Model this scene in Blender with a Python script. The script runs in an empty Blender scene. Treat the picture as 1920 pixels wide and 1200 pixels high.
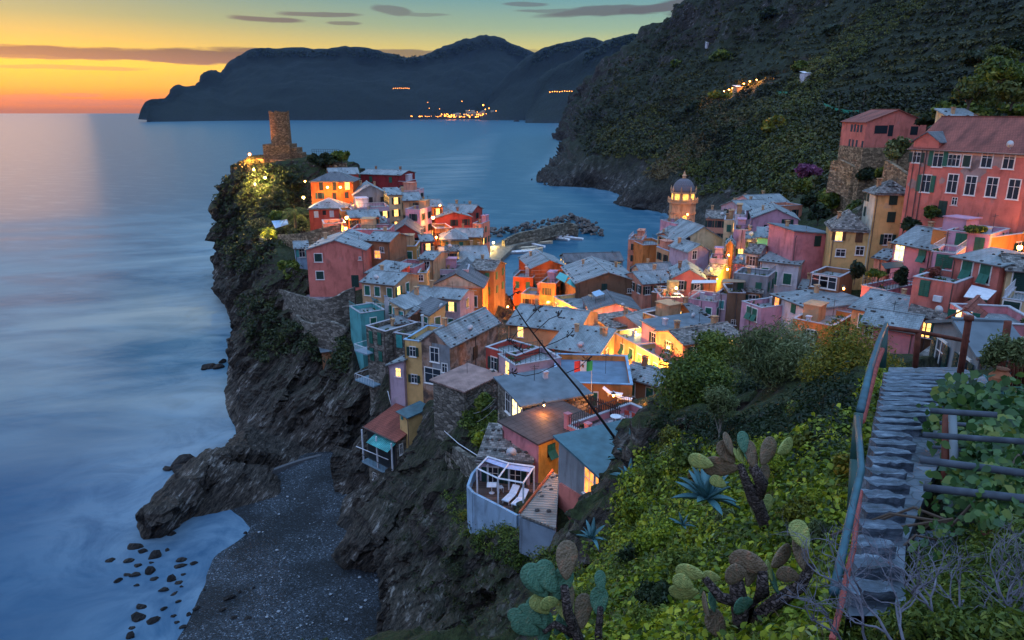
import bpy, bmesh, math, random
import numpy as np
from mathutils import Vector, Matrix, noise
from mathutils.geometry import delaunay_2d_cdt
R = math.radians
random.seed(7); rng = np.random.default_rng(7)
SC = bpy.context.scene
# ------------------------------------------------------------------ camera
F, PITCH, HC = 1340.0, R(16.35), 50.0
cp, sp_ = math.cos(PITCH), math.sin(PITCH)
cd = bpy.data.cameras.new('camera'); cam = bpy.data.objects.new('camera', cd)
SC.collection.objects.link(cam); SC.camera = cam
cam.location = (0, 0, HC); cam.rotation_euler = (R(90) - PITCH, 0, 0)
cd.sensor_width = 36; cd.lens = F / 1920 * 36; cd.clip_start = 0.1; cd.clip_end = 80000
# ------------------------------------------------------------------ exposure
SC.view_settings.view_transform = 'Standard'; SC.view_settings.look = 'None'
SC.view_settings.exposure = 0.65; SC.view_settings.gamma = 1.0
# ------------------------------------------------------------------ sky
def azel(px, py):
    u, v = (px - 960) / F, (600 - py) / F
    d = Vector((u, cp + v * sp_, -sp_ + v * cp)).normalized()
    return math.atan2(d.x, d.y), math.asin(d.z)
W = bpy.data.worlds.new('World'); SC.world = W; W.use_nodes = True
nt = W.node_tree; N = nt.nodes; Lk = nt.links; N.clear()
def mth(op, a, b=None, c=None, clamp=False, T=None):
    T = T or nt
    n = T.nodes.new('ShaderNodeMath'); n.operation = op; n.use_clamp = clamp
    for i, s in enumerate((a, b, c)):
        if s is None: continue
        if isinstance(s, (int, float)): n.inputs[i].default_value = s
        else: T.links.new(s, n.inputs[i])
    return n.outputs[0]
def ramp(T, fac, stops, interp='LINEAR'):
    n = T.nodes.new('ShaderNodeValToRGB'); cr = n.color_ramp; cr.interpolation = interp
    while len(cr.elements) < len(stops): cr.elements.new(0.5)
    for e, (p, c) in zip(cr.elements, stops):
        e.position = p; e.color = (c[0], c[1], c[2], 1) if len(c) >= 3 else (c[0],) * 3 + (1,)
    if fac is not None: T.links.new(fac, n.inputs[0])
    return n.outputs[0]
def mixc(T, fac, a, b, mode='MIX'):
    n = T.nodes.new('ShaderNodeMix'); n.data_type = 'RGBA'; n.blend_type = mode
    for i, s in ((0, fac), (6, a), (7, b)):
        if isinstance(s, (int, float)): n.inputs[i].default_value = s
        elif isinstance(s, (tuple, list)): n.inputs[i].default_value = (s[0], s[1], s[2], 1)
        else: T.links.new(s, n.inputs[i])
    return n.outputs[2]
tc = N.new('ShaderNodeTexCoord'); sx = N.new('ShaderNodeSeparateXYZ'); Lk.new(tc.outputs['Generated'], sx.inputs[0])
X, Y, Z = sx.outputs
az = mth('ARCTAN2', X, Y); el = mth('ARCSINE', Z)
zz = mth('MAXIMUM', Z, 0.0)
sunaz = -0.62
rl = ramp(nt, zz, [(0, (.36, .12, .05)), (.013, (.80, .19, .006)), (.028, (.96, .37, .0)), (.05, (.90, .50, .03)), (.08, (.54, .37, .085)), (.105, (.26, .29, .14)), (.14, (.10, .22, .20)), (.3, (.18, .37, .52)), (.6, (.30, .58, .94)), (1, (.50, .80, 1.32))])
rc = ramp(nt, zz, [(0, (.36, .18, .08)), (.02, (.58, .28, .04)), (.05, (.60, .42, .09)), (.075, (.48, .44, .15)), (.10, (.23, .33, .22)), (.14, (.09, .24, .28)), (.3, (.15, .38, .60)), (.6, (.30, .58, .94)), (1, (.50, .80, 1.32))])
rb = ramp(nt, zz, [(0, (.26, .24, .34)), (.15, (.44, .38, .50)), (.4, (.46, .56, .82)), (.8, (.48, .74, 1.22)), (1, (.50, .80, 1.32))])
fa = mth('MULTIPLY_ADD', mth('ABSOLUTE', mth('SUBTRACT', az, sunaz)), -1.7, 1.25, clamp=True)
front = mixc(nt, fa, rc, rl)
fb = mth('MULTIPLY_ADD', Y, -1.6, 0.45, clamp=True)
skyc = mixc(nt, fb, front, rb)
nz = N.new('ShaderNodeTexNoise'); nz.inputs['Scale'].default_value = 1.0; nz.inputs['Detail'].default_value = 6
cmb = N.new('ShaderNodeCombineXYZ'); Lk.new(mth('MULTIPLY', az, 14), cmb.inputs[0]); Lk.new(mth('MULTIPLY', el, 110), cmb.inputs[1]); Lk.new(cmb.outputs[0], nz.inputs['Vector'])
nzf = mth('SUBTRACT', nz.outputs[0], 0.5)
cl = None
for (px, py, hw, hh, sl, st) in [(330, 105, 330, 9, .004, 1), (190, 99, 150, 8, -.03, .9), (520, 97, 110, 6, 0, .9), (80, 104, 70, 5, 0, .9), (790, 100, 130, 6, -.03, .8), (600, 27, 70, 4, 0, .8), (500, 36, 60, 4, .02, .9),
    (645, 43, 30, 2.5, 0, .7), (735, 20, 36, 7, .08, .7), (790, 27, 50, 3, 0, .5), (1170, 18, 150, 7, -.05, .9), (1270, 12, 120, 10, -.06, 1), (985, 8, 40, 3, 0, .7), (1030, 20, 60, 3, 0, .6),
    (130, 127, 110, 3, 0, .45), (190, 128, 50, 2.5, 0, .5), (40, 183, 60, 5, 0, .35), (220, 192, 150, 5, 0, .4), (150, 178, 30, 2.5, 0, .4), (15, 86, 30, 2.5, 0, .6), (870, 92, 40, 4, 0, .6), (1000, 97, 30, 4, 0, .5)]:
    a0, e0 = azel(px, py); wa = hw / 1400; we = hh * 1.15 / 1400
    dx = mth('SUBTRACT', az, a0)
    ex = mth('MULTIPLY', dx, 1 / wa)
    ey = mth('MULTIPLY', mth('ADD', mth('SUBTRACT', el, e0), mth('MULTIPLY', dx, sl)), 1 / we)
    ey = mth('ADD', ey, mth('MULTIPLY', nzf, 2.2))
    d = mth('ADD', mth('MULTIPLY', ex, ex), mth('MULTIPLY', ey, ey))
    m = mth('MULTIPLY', mth('MULTIPLY_ADD', d, -1.6, 2.1, clamp=True), st)
    cl = m if cl is None else mth('MAXIMUM', cl, m)
cc = ramp(nt, zz, [(0, (.30, .13, .12)), (.04, (.30, .14, .10)), (.07, (.085, .058, .055)), (.14, (.075, .09, .11)), (1, (.4, .5, .7))])
skyc = mixc(nt, mth('MULTIPLY', cl, .96), skyc, cc)
skt = N.new('ShaderNodeTexSky'); skt.sky_type = 'NISHITA'; skt.sun_disc = False
skt.sun_elevation = R(1.5); skt.sun_rotation = sunaz; skt.dust_density = 2
bg = N.new('ShaderNodeBackground'); Lk.new(skyc, bg.inputs[0]); bg.inputs[1].default_value = 0.9
bg2 = N.new('ShaderNodeBackground'); Lk.new(skt.outputs[0], bg2.inputs[0]); bg2.inputs[1].default_value = 0.012
ad = N.new('ShaderNodeAddShader'); Lk.new(bg.outputs[0], ad.inputs[0]); Lk.new(bg2.outputs[0], ad.inputs[1])
wo = N.new('ShaderNodeOutputWorld'); Lk.new(ad.outputs[0], wo.inputs[0])
# ------------------------------------------------------------------ sun (already at the horizon, only a warm rim)
sd = bpy.data.lights.new('sun', 'SUN'); sd.energy = 0.06; sd.specular_factor = .15; sd.angle = R(12); sd.color = (1, .5, .22)
so = bpy.data.objects.new('sun', sd); SC.collection.objects.link(so)
so.rotation_euler = (R(90 - 3), 0, -sunaz + math.pi)
so.rotation_euler = Vector((-math.sin(sunaz) * math.cos(R(3)), -math.cos(sunaz) * math.cos(R(3)), -math.sin(R(3)))).to_track_quat('-Z', 'Y').to_euler()

# ================================================================== geometry helpers
def slope(py):
    v = (600 - py) / F
    return -(-sp_ + v * cp) / (cp + v * sp_)
def P(px, py, D):
    u, v = (px - 960) / F, (600 - py) / F
    k = D / (cp + v * sp_)
    return Vector((u * k, D, HC + k * (-sp_ + v * cp)))
def Pz(px, py, z=0.0): return P(px, py, (HC - z) / slope(py))
def proj(p):
    dz = p[2] - HC; dep = p[1] * cp - dz * sp_
    if dep < .01: return (-9999, -9999)
    return 960 + F * p[0] / dep, 600 - F * (p[1] * sp_ + dz * cp) / dep
def pin(x, y, poly):
    ins = False; j = len(poly) - 1
    for i in range(len(poly)):
        xi, yi = poly[i]; xj, yj = poly[j]
        if (yi > y) != (yj > y) and x < (xj - xi) * (y - yi) / (yj - yi) + xi: ins = not ins
        j = i
    return ins
def tag(o, label=None, cat=None, group=None, kind=None):
    if label: o['label'] = label
    if cat: o['category'] = cat
    if group: o['group'] = group
    if kind: o['kind'] = kind
    return o
def empty(name, loc, rz=0, label=None, cat=None, group=None):
    o = bpy.data.objects.new(name, None); SC.collection.objects.link(o)
    o.location = loc; o.rotation_euler = (0, 0, rz); o.empty_display_size = .2
    return tag(o, label, cat, group)
def link(name, me, parent=None, loc=(0, 0, 0), rot=(0, 0, 0), sc=None):
    o = bpy.data.objects.new(name, me); SC.collection.objects.link(o)
    o.location = loc; o.rotation_euler = rot
    if sc: o.scale = sc
    if parent: o.parent = parent
    return o
def uvize(me):
    if not me.polygons: return
    uv = me.uv_layers.new(name='UVMap'); n = len(me.loops)
    co = np.empty(len(me.vertices) * 3); me.vertices.foreach_get('co', co); co = co.reshape(-1, 3)
    vi = np.empty(n, int); me.loops.foreach_get('vertex_index', vi)
    pn = np.empty(len(me.polygons) * 3); me.polygons.foreach_get('normal', pn); pn = pn.reshape(-1, 3)
    lt = np.empty(len(me.polygons), int); me.polygons.foreach_get('loop_total', lt)
    nn = np.repeat(pn, lt, 0)
    u = np.stack([-nn[:, 1], nn[:, 0], np.zeros(n)], 1); l = np.linalg.norm(u, axis=1)
    flat = l < .05
    u[flat] = (1, 0, 0); l[flat] = 1; u /= l[:, None]
    v = np.cross(nn, u); p = co[vi]
    out = np.stack([(p * u).sum(1), (p * v).sum(1)], 1).astype(np.float32)
    uv.data.foreach_set('uv', out.ravel())
def mesh(name, V, Fc, mat, smooth=False, uv=True):
    me = bpy.data.meshes.new(name); me.from_pydata([tuple(v) for v in V], [], Fc); me.update()
    for m in (mat if isinstance(mat, (list, tuple)) else [mat]): me.materials.append(m)
    if smooth: me.polygons.foreach_set('use_smooth', [True] * len(me.polygons))
    if uv: uvize(me)
    return me
def npmesh(name, V, Fq, mat, smooth=False):
    V = np.asarray(V, np.float32); Fq = np.asarray(Fq, np.int32); k = Fq.shape[1]
    me = bpy.data.meshes.new(name); me.vertices.add(len(V)); me.vertices.foreach_set('co', V.ravel())
    me.loops.add(Fq.size); me.loops.foreach_set('vertex_index', Fq.ravel())
    me.polygons.add(len(Fq)); me.polygons.foreach_set('loop_start', np.arange(0, Fq.size, k, dtype=np.int32))
    me.update(calc_edges=True)
    if smooth: me.polygons.foreach_set('use_smooth', np.ones(len(Fq), bool))
    me.materials.append(mat); return me
class MB:
    def __init__(s): s.v = []; s.f = []
    def add(s, V, Fc):
        o = len(s.v); s.v += [Vector(v) for v in V]; s.f += [tuple(i + o for i in f) for f in Fc]; return s
    def box(s, x0, y0, z0, x1, y1, z1):
        return s.add([(x0, y0, z0), (x1, y0, z0), (x1, y1, z0), (x0, y1, z0), (x0, y0, z1), (x1, y0, z1), (x1, y1, z1), (x0, y1, z1)],
                     [(0, 3, 2, 1), (4, 5, 6, 7), (0, 1, 5, 4), (1, 2, 6, 5), (2, 3, 7, 6), (3, 0, 4, 7)])
    def tube(s, pts, r, n=6, cap=True):
        pts = [Vector(p) for p in pts]; rr = r if isinstance(r, (list, tuple)) else [r] * len(pts); o = len(s.v); up = Vector((0, 0, 1))
        for i, p in enumerate(pts):
            d = (pts[min(i + 1, len(pts) - 1)] - pts[max(i - 1, 0)])
            if d.length < 1e-6: d = up.copy()
            d.normalize()
            a = d.cross(up) if abs(d.z) < .95 else d.cross(Vector((1, 0, 0))); a.normalize(); b = d.cross(a)
            for k in range(n):
                t = 2 * math.pi * k / n; s.v.append(p + (a * math.cos(t) + b * math.sin(t)) * rr[i])
        for i in range(len(pts) - 1):
            for k in range(n):
                k2 = (k + 1) % n; s.f.append((o + i * n + k, o + i * n + k2, o + (i + 1) * n + k2, o + (i + 1) * n + k))
        if cap: s.f.append(tuple(o + k for k in range(n))[::-1]); s.f.append(tuple(o + (len(pts) - 1) * n + k for k in range(n)))
        return s
    def lathe(s, prof, n=12, c=(0, 0, 0)):
        o = len(s.v)
        for (r, z) in prof:
            for k in range(n):
                t = 2 * math.pi * (k + .5) / n; s.v.append(Vector((c[0] + r * math.cos(t), c[1] + r * math.sin(t), c[2] + z)))
        for i in range(len(prof) - 1):
            for k in range(n):
                k2 = (k + 1) % n; s.f.append((o + i * n + k, o + i * n + k2, o + (i + 1) * n + k2, o + (i + 1) * n + k))
        s.f.append(tuple(o + k for k in range(n))[::-1]); s.f.append(tuple(o + (len(prof) - 1) * n + k for k in range(n)))
        return s
    def me(s, name, mat, smooth=False): return mesh(name, s.v, s.f, mat, smooth)
    def build(s, name, mat, parent=None, loc=(0, 0, 0), rot=(0, 0, 0), smooth=False):
        return link(name, s.me(name, mat, smooth), parent, loc, rot)
def hsh(i, j, k, seed):
    h = (i * 374761393 + j * 668265263 + k * 2147483647 + seed * 974711) & 0xffffffff
    h = ((h ^ (h >> 13)) * 1274126177) & 0xffffffff
    return ((h ^ (h >> 16)) & 0xffff) / 65535.0
def vn(p, seed=0):
    p = np.asarray(p, float); i = np.floor(p).astype(np.int64); f = p - i; f = f * f * (3 - 2 * f); o = 0
    for a in (0, 1):
        for b in (0, 1):
            for c in (0, 1):
                w = (f[:, 0] if a else 1 - f[:, 0]) * (f[:, 1] if b else 1 - f[:, 1]) * (f[:, 2] if c else 1 - f[:, 2])
                o = o + w * hsh(i[:, 0] + a, i[:, 1] + b, i[:, 2] + c, seed)
    return o
def fbm(p, sc, oct=4, seed=0):
    p = np.asarray(p, float) / sc; s = 0; a = .5
    for k in range(oct): s = s + a * (vn(p, seed + k) - .5); p = p * 2.03 + 7.1; a *= .55
    return s
# ================================================================== materials
MC = {}
def newmat(name, rough=.8, spec=.3):
    m = bpy.data.materials.new(name); m.use_nodes = True; T = m.node_tree
    b = T.nodes['Principled BSDF']; b.inputs['Roughness'].default_value = rough; b.inputs['Specular IOR Level'].default_value = spec
    return m, T, b
def tex(T, kind, scale, vec=None, **kw):
    n = T.nodes.new(kind)
    if 'Scale' in n.inputs: n.inputs['Scale'].default_value = scale
    for k, v in kw.items():
        if k in n.inputs: n.inputs[k].default_value = v
        else: setattr(n, k, v)
    if vec is not None: T.links.new(vec, n.inputs['Vector'])
    return n
def coords(T, which='Object', sc=(1, 1, 1), rot=(0, 0, 0)):
    c = T.nodes.new('ShaderNodeTexCoord'); mp = T.nodes.new('ShaderNodeMapping'); mp.inputs['Scale'].default_value = sc; mp.inputs['Rotation'].default_value = rot
    T.links.new(c.outputs[which], mp.inputs[0]); return mp.outputs[0]
def wpos(T, sc=(1, 1, 1), rot=(0, 0, 0)):
    c = T.nodes.new('ShaderNodeNewGeometry'); m0 = T.nodes.new('ShaderNodeMapping'); m0.inputs['Rotation'].default_value = rot; mp = T.nodes.new('ShaderNodeMapping'); mp.inputs['Scale'].default_value = sc
    T.links.new(c.outputs['Position'], m0.inputs[0]); T.links.new(m0.outputs[0], mp.inputs[0]); return mp.outputs[0]
def bump(T, b, h, st=.5, dist=.1):
    n = T.nodes.new('ShaderNodeBump'); n.inputs['Strength'].default_value = st; n.inputs['Distance'].default_value = dist
    T.links.new(h, n.inputs['Height']); T.links.new(n.outputs[0], b.inputs['Normal']); return n
def sc3(c, k): return tuple(min(1, x * k) for x in c)
def plain(name, c, rough=.6, spec=.4, var=.15, nsc=3):
    k = ('p', name)
    if k in MC: return MC[k]
    m, T, b = newmat(name, rough, spec)
    n = tex(T, 'ShaderNodeTexNoise', nsc, coords(T), Detail=4)
    T.links.new(ramp(T, n.outputs[0], [(.3, sc3(c, 1 - var)), (.7, sc3(c, 1 + var))]), b.inputs['Base Color'])
    MC[k] = m; return m
def plaster(c):
    k = ('pl', c)
    if k in MC: return MC[k]
    m, T, b = newmat('plaster', .9, .15); g = wpos(T)
    n = tex(T, 'ShaderNodeTexNoise', .45, g, Detail=7, Roughness=.65)
    n2 = tex(T, 'ShaderNodeTexNoise', 1.0, wpos(T, (1.1, 1.1, .3)), Detail=6, Distortion=.5)
    big = c == COL['stain']; g3 = sum(c) / 3; grey = tuple(.45 * x + .55 * g3 * .8 for x in c)
    col = ramp(T, n.outputs[0], [(.28, sc3(c, .66)), (.45, sc3(c, .93)), (.62, sc3(c, 1.1)), (.74, grey)] if not big else [(.34, (.10, .07, .06)), (.45, sc3(c, .8)), (.52, (.45, .30, .24)), (.62, (.16, .11, .09))])
    st = ramp(T, n2.outputs[0], [(.34, (.5, .47, .45)), (.48, (1, 1, 1))])
    T.links.new(mixc(T, .6, col, st, 'MULTIPLY'), b.inputs['Base Color'])
    n3 = tex(T, 'ShaderNodeTexNoise', 9, g, Detail=5); bump(T, b, n3.outputs[0], .35, .06)
    MC[k] = m; return m
def stonemat(name='stone_wall', c=(.17, .15, .13), sc=1.9, mort=.5):
    k = ('st', name)
    if k in MC: return MC[k]
    m, T, b = newmat(name, .9, .15); g = wpos(T, (sc, sc, sc * 1.9))
    wn = tex(T, 'ShaderNodeTexNoise', 1.5, g)
    gg = mixc(T, .12, g, wn.outputs[1])
    v = tex(T, 'ShaderNodeTexVoronoi', 1, gg); v2 = tex(T, 'ShaderNodeTexVoronoi', 1, gg, feature='DISTANCE_TO_EDGE')
    sp = T.nodes.new('ShaderNodeSeparateColor'); T.links.new(v.outputs['Color'], sp.inputs[0])
    col = ramp(T, sp.outputs[0], [(0, sc3(c, .55)), (.5, c), (1, sc3(c, 1.9))])
    e = ramp(T, v2.outputs[0], [(0, (mort,) * 3), (.07, (1, 1, 1))])
    T.links.new(mixc(T, 1, col, e, 'MULTIPLY'), b.inputs['Base Color'])
    bump(T, b, ramp(T, v2.outputs[0], [(0, (0, 0, 0)), (.12, (1, 1, 1))]), .9, .12)
    MC[k] = m; return m
def tiled(name, c, bw=.55, bh=.38, mort=.8, var=.09, rough=.7, spec=.25):
    k = ('ti', name)
    if k in MC: return MC[k]
    m, T, b = newmat(name, rough, spec); uv = coords(T, 'UV')
    br = T.nodes.new('ShaderNodeTexBrick'); T.links.new(uv, br.inputs['Vector']); br.inputs['Scale'].default_value = 1
    br.inputs['Brick Width'].default_value = bw; br.inputs['Row Height'].default_value = bh; br.inputs['Mortar Size'].default_value = .022
    br.inputs['Mortar Smooth'].default_value = .3
    br.inputs['Color1'].default_value = (*sc3(c, 1 - var), 1); br.inputs['Color2'].default_value = (*sc3(c, 1 + var), 1)
    br.inputs['Mortar'].default_value = (*sc3(c, mort * .6), 1)
    n = tex(T, 'ShaderNodeTexNoise', 1, coords(T, 'UV', (.55, .16, 1)), Detail=5, Roughness=.6)
    st = ramp(T, n.outputs[0], [(.36, (.52, .52, .52)), (.5, (1, 1, 1)), (.68, (1.45, 1.4, 1.35))])
    T.links.new(mixc(T, .85, br.outputs[0], st, 'MULTIPLY'), b.inputs['Base Color'])
    sw = T.nodes.new('ShaderNodeSeparateXYZ'); T.links.new(uv, sw.inputs[0])
    saw = mth('FRACT', mth('MULTIPLY', sw.outputs[1], 1 / bh, T=T), T=T)
    hh = mth('ADD', mth('MULTIPLY', saw, -.6, T=T), mth('MULTIPLY', br.outputs['Fac'], -.5, T=T), T=T)
    bump(T, b, hh, .5, .06)
    MC[k] = m; return m
def corrug(name, c, per=.25):
    k = ('co', name)
    if k in MC: return MC[k]
    m, T, b = newmat(name, .6, .35); uv = coords(T, 'UV'); sw = T.nodes.new('ShaderNodeSeparateXYZ'); T.links.new(uv, sw.inputs[0])
    s = mth('SINE', mth('MULTIPLY', sw.outputs[0], 6.283 / per, T=T), T=T)
    n = tex(T, 'ShaderNodeTexNoise', .9, wpos(T), Detail=6)
    T.links.new(mixc(T, .8, ramp(T, n.outputs[0], [(.3, sc3(c, .6)), (.7, sc3(c, 1.25))]), ramp(T, mth('MULTIPLY_ADD', s, .5, .5, T=T), [(0, (.55, .55, .55)), (.6, (1, 1, 1))]), 'MULTIPLY'), b.inputs['Base Color'])
    bump(T, b, s, .8, .06); MC[k] = m; return m
def emit(name, c, st):
    k = ('em', name)
    if k in MC: return MC[k]
    m, T, b = newmat(name); b.inputs['Base Color'].default_value = (*c, 1)
    b.inputs['Emission Color'].default_value = (*c, 1); b.inputs['Emission Strength'].default_value = st
    MC[k] = m; return m
def litpane(name, c, st):
    k = ('lp', name)
    if k in MC: return MC[k]
    m, T, b = newmat(name); n = tex(T, 'ShaderNodeTexNoise', 1.7, coords(T), Detail=3)
    T.links.new(ramp(T, n.outputs[0], [(.35, sc3(c, .35)), (.6, c)]), b.inputs['Emission Color']); b.inputs['Emission Strength'].default_value = st
    b.inputs['Base Color'].default_value = (*sc3(c, .4), 1); MC[k] = m; return m
def leafmat(name, cols, rough=.55, trans=.25, shade=.35):
    k = ('lf', name)
    if k in MC: return MC[k]
    m, T, b = newmat(name, rough, .35); g = T.nodes.new('ShaderNodeNewGeometry')
    n = tex(T, 'ShaderNodeTexNoise', shade, wpos(T), Detail=4)
    f = mth('ADD', mth('MULTIPLY', g.outputs['Random Per Island'], .6, T=T), mth('MULTIPLY_ADD', n.outputs[0], 1.6, -.6, T=T), clamp=True, T=T)
    st = [(i / (len(cols) - 1), c) for i, c in enumerate(cols)]
    col = ramp(T, f, st); T.links.new(col, b.inputs['Base Color'])
    tr = T.nodes.new('ShaderNodeBsdfTranslucent'); T.links.new(col, tr.inputs[0])
    mx = T.nodes.new('ShaderNodeMixShader'); mx.inputs[0].default_value = trans
    T.links.new(b.outputs[0], mx.inputs[1]); T.links.new(tr.outputs[0], mx.inputs[2])
    T.links.new(mx.outputs[0], T.nodes['Material Output'].inputs[0]); MC[k] = m; return m
def rockmat(name, dark, mid, light, veg, vegamt=.5, sc=1.0, rot=(0, R(51), R(0))):
    k = ('rk', name)
    if k in MC: return MC[k]
    m, T, b = newmat(name, .85, .25)
    g = wpos(T)
    n = tex(T, 'ShaderNodeTexNoise', .16 * sc, g, Detail=8, Roughness=.6)
    s = tex(T, 'ShaderNodeTexNoise', 1, wpos(T, (.42 * sc, .42 * sc, 2.4 * sc), rot), Detail=7, Roughness=.65, Distortion=.4)
    s2 = tex(T, 'ShaderNodeTexNoise', 1, wpos(T, (1.8 * sc, 1.8 * sc, 8 * sc), rot), Detail=5, Roughness=.6)
    f = mth('ADD', mth('MULTIPLY', s.outputs[0], .65, T=T), mth('MULTIPLY', n.outputs[0], .35, T=T), T=T)
    col = ramp(T, f, [(.38, dark), (.48, mid), (.56, sc3(mid, 1.5)), (.63, light)])
    col = mixc(T, .8, col, ramp(T, s2.outputs[0], [(.40, (.22, .22, .24)), (.56, (1.25, 1.2, 1.15))]), 'MULTIPLY')
    geo = T.nodes.new('ShaderNodeNewGeometry'); sn = T.nodes.new('ShaderNodeSeparateXYZ'); T.links.new(geo.outputs['Normal'], sn.inputs[0])
    vnz = tex(T, 'ShaderNodeTexNoise', .5 * sc, g, Detail=7, Roughness=.7)
    ps = T.nodes.new('ShaderNodeSeparateXYZ'); T.links.new(geo.outputs['Position'], ps.inputs[0])
    hz = mth('MULTIPLY_ADD', ps.outputs[2], .05, -.2, clamp=True, T=T)
    vf = mth('MULTIPLY', mth('MULTIPLY', mth('MULTIPLY_ADD', mth('ADD', mth('MULTIPLY', sn.outputs[2], .5, T=T), vnz.outputs[0], T=T), 5, -4.2 + 2 * vegamt, clamp=True, T=T), hz, T=T), 1.0, T=T)
    vc = ramp(T, tex(T, 'ShaderNodeTexNoise', 3.0 * sc, g, Detail=4).outputs[0], [(.35, sc3(veg, .4)), (.65, veg)])
    T.links.new(mixc(T, vf, col, vc), b.inputs['Base Color'])
    bb = mth('ADD', s.outputs[0], mth('MULTIPLY', s2.outputs[0], .4, T=T), T=T)
    bump(T, b, bb, 1.0, .9 / sc); MC[k] = m; return m
COL = dict(pink=(.58, .18, .15), rust=(.52, .12, .035), rose=(.62, .23, .26), red=(.42, .075, .06), dred=(.25, .035, .04), orange=(.62, .22, .07), yellow=(.66, .42, .18), cream=(.66, .50, .30), lilac=(.46, .34, .42), mauve=(.56, .30, .40),
           white=(.58, .55, .62), teal=(.10, .34, .36), tan=(.52, .31, .18), brown=(.17, .10, .065), salmon=(.64, .27, .19), grey=(.26, .27, .30), ochre=(.42, .24, .08), blue=(.28, .42, .58), brick=(.34, .16, .09), stain=(.42, .22, .14))
def wm(c):
    if c == 'stone': return stonemat()
    if c == 'bstone': return stonemat('warm_stone', (.24, .17, .11))
    return plaster(COL[c])
RM = dict(slate=lambda: tiled('slate_roof', (.25, .28, .30)), dslate=lambda: tiled('dark_slate_roof', (.13, .135, .15)), bslate=lambda: tiled('weathered_slate_roof', (.20, .18, .17), .4, .3, var=.7),
          red=lambda: tiled('red_tile_roof', (.27, .075, .055), .3, .36), corr=lambda: corrug('ribbed_tile_roof', (.44, .27, .24)), reed=lambda: corrug('ribbed_grey_roof', (.33, .29, .26), .3),
          wood=lambda: tiled('plank_roof', (.09, .06, .055), .9, .6), felt=lambda: plain('roof_felt', (.14, .17, .20), .8, .2, .25, .8), bfelt=lambda: plain('blue_terrace_paint', (.13, .19, .27), .7, .3, .2, .8), tealf=lambda: plain('teal_roof_sheet', (.06, .13, .16), .5, .4, .3, 1.2),
          paving=lambda: tiled('terrace_tiles', (.26, .22, .25), .4, .4, var=.2))
SH = dict(g=(.015, .12, .085), d=(.012, .045, .04), b=(.12, .055, .03), w=(.6, .6, .65), t=(.05, .30, .30))
def shmat(k): return plain('shutter_' + k, SH[k], .5, .4)
GL = lambda: MC.setdefault('glass', (lambda t: (t[2].inputs['Base Color'].__setattr__('default_value', (.02, .025, .035, 1)), t[0])[1])(newmat('window_glass', .12, .6)))
PANE = dict(k=GL, y=lambda: litpane('lit_window', (1, .52, .12), 2.6), Y=lambda: litpane('bright_window', (1, .68, .25), 3.2), o=lambda: litpane('orange_window', (1, .30, .06), 1.6), w=lambda: plain('pale_curtain', (.5, .5, .6), .8))
FRW = lambda: plain('white_window_trim', (.72, .70, .70), .7)
WMX = {}
def winmeshes(w, h, st):
    k = (round(w, 1), round(h, 1), st)
    if k in WMX: return WMX[k]
    p, s, fr = st[0], st[1], st[2]; out = []
    out.append(('window', MB().box(-w / 2, -.03, -h / 2, w / 2, .05, h / 2).me('window', PANE[p]())))
    if fr == 'w' or p in 'yYwo' or (p == 'k' and s in '-GDBT'):
        b = MB(); t = .12 if fr == 'w' else .05
        b.box(-w / 2 - t, -.07, h / 2, w / 2 + t, .03, h / 2 + t).box(-w / 2 - t, -.07, -h / 2 - t, w / 2 + t, .03, -h / 2)
        b.box(-w / 2 - t, -.07, -h / 2, -w / 2, .03, h / 2).box(w / 2, -.07, -h / 2, w / 2 + t, .03, h / 2)
        b.box(-w / 2 - .2, -.17, -h / 2 - .17, w / 2 + .2, .02, -h / 2 - .11)
        if s in '-GDBT': b.box(-.03, -.055, -h / 2, .03, -.02, h / 2).box(-w / 2, -.052, h * .12, -.03, -.02, h * .12 + .05).box(.03, -.052, h * .12, w / 2, -.02, h * .12 + .05)
        out.append(('frame', b.me('frame', FRW())))
    def leafsh(b, x0, x1, y):
        b.box(x0, y - .04, -h / 2, x1, y, h / 2)
        n = max(3, int(h / .22))
        for i in range(n):
            z = -h / 2 + .08 + (h - .16) * i / n; b.box(x0 + .06, y - .07, z, x1 - .06, y - .04, z + (h - .16) / n * .55)
    if s != '-':
        m = shmat(s.lower() if s != 'A' else 'g')
        if s in 'gdbwt':
            for x0, x1 in ((-w / 2, -.01), (.01, w / 2)):
                b = MB(); leafsh(b, x0, x1, -.06); out.append(('shutter', b.me('shutter', m)))
        elif s == 'A':
            for x0, x1 in ((-w / 2, -.01), (.01, w / 2)):
                b = MB(); b.box(x0, -.1, 0, x1, -.06, h / 2); b.add([(x0, -.1, 0), (x1, -.1, 0), (x1, -.55, -h / 2), (x0, -.55, -h / 2), (x0, -.06, 0), (x1, -.06, 0), (x1, -.51, -h / 2), (x0, -.51, -h / 2)], [(0, 3, 2, 1), (4, 5, 6, 7), (0, 1, 5, 4), (2, 3, 7, 6), (1, 2, 6, 5), (3, 0, 4, 7)])
                out.append(('shutter', b.me('shutter', m)))
        else:
            for x0, x1 in ((-w - .06, -w / 2 - .06), (w / 2 + .06, w + .06)):
                b = MB(); leafsh(b, x0, x1, -.08); out.append(('shutter', b.me('shutter', m)))
    WMX[k] = out; return out
def addwin(root, loc, rz, w, h, st, far):
    ms = winmeshes(w, h, st)
    o = link('window' if h < 1.9 else 'door', ms[0][1], root, loc, (0, 0, rz))
    for nm, me in (ms[1:] if not far else ms[1:][-2:] if st[1] != '-' else []):
        link(nm, me, o)
def LFM(): return leafmat('pot_leaves', [(.012, .030, .010), (.035, .080, .018), (.08, .14, .03), (.16, .10, .05)])
def nrm(a): return a / (np.linalg.norm(a, axis=1)[:, None] + 1e-9)
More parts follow.
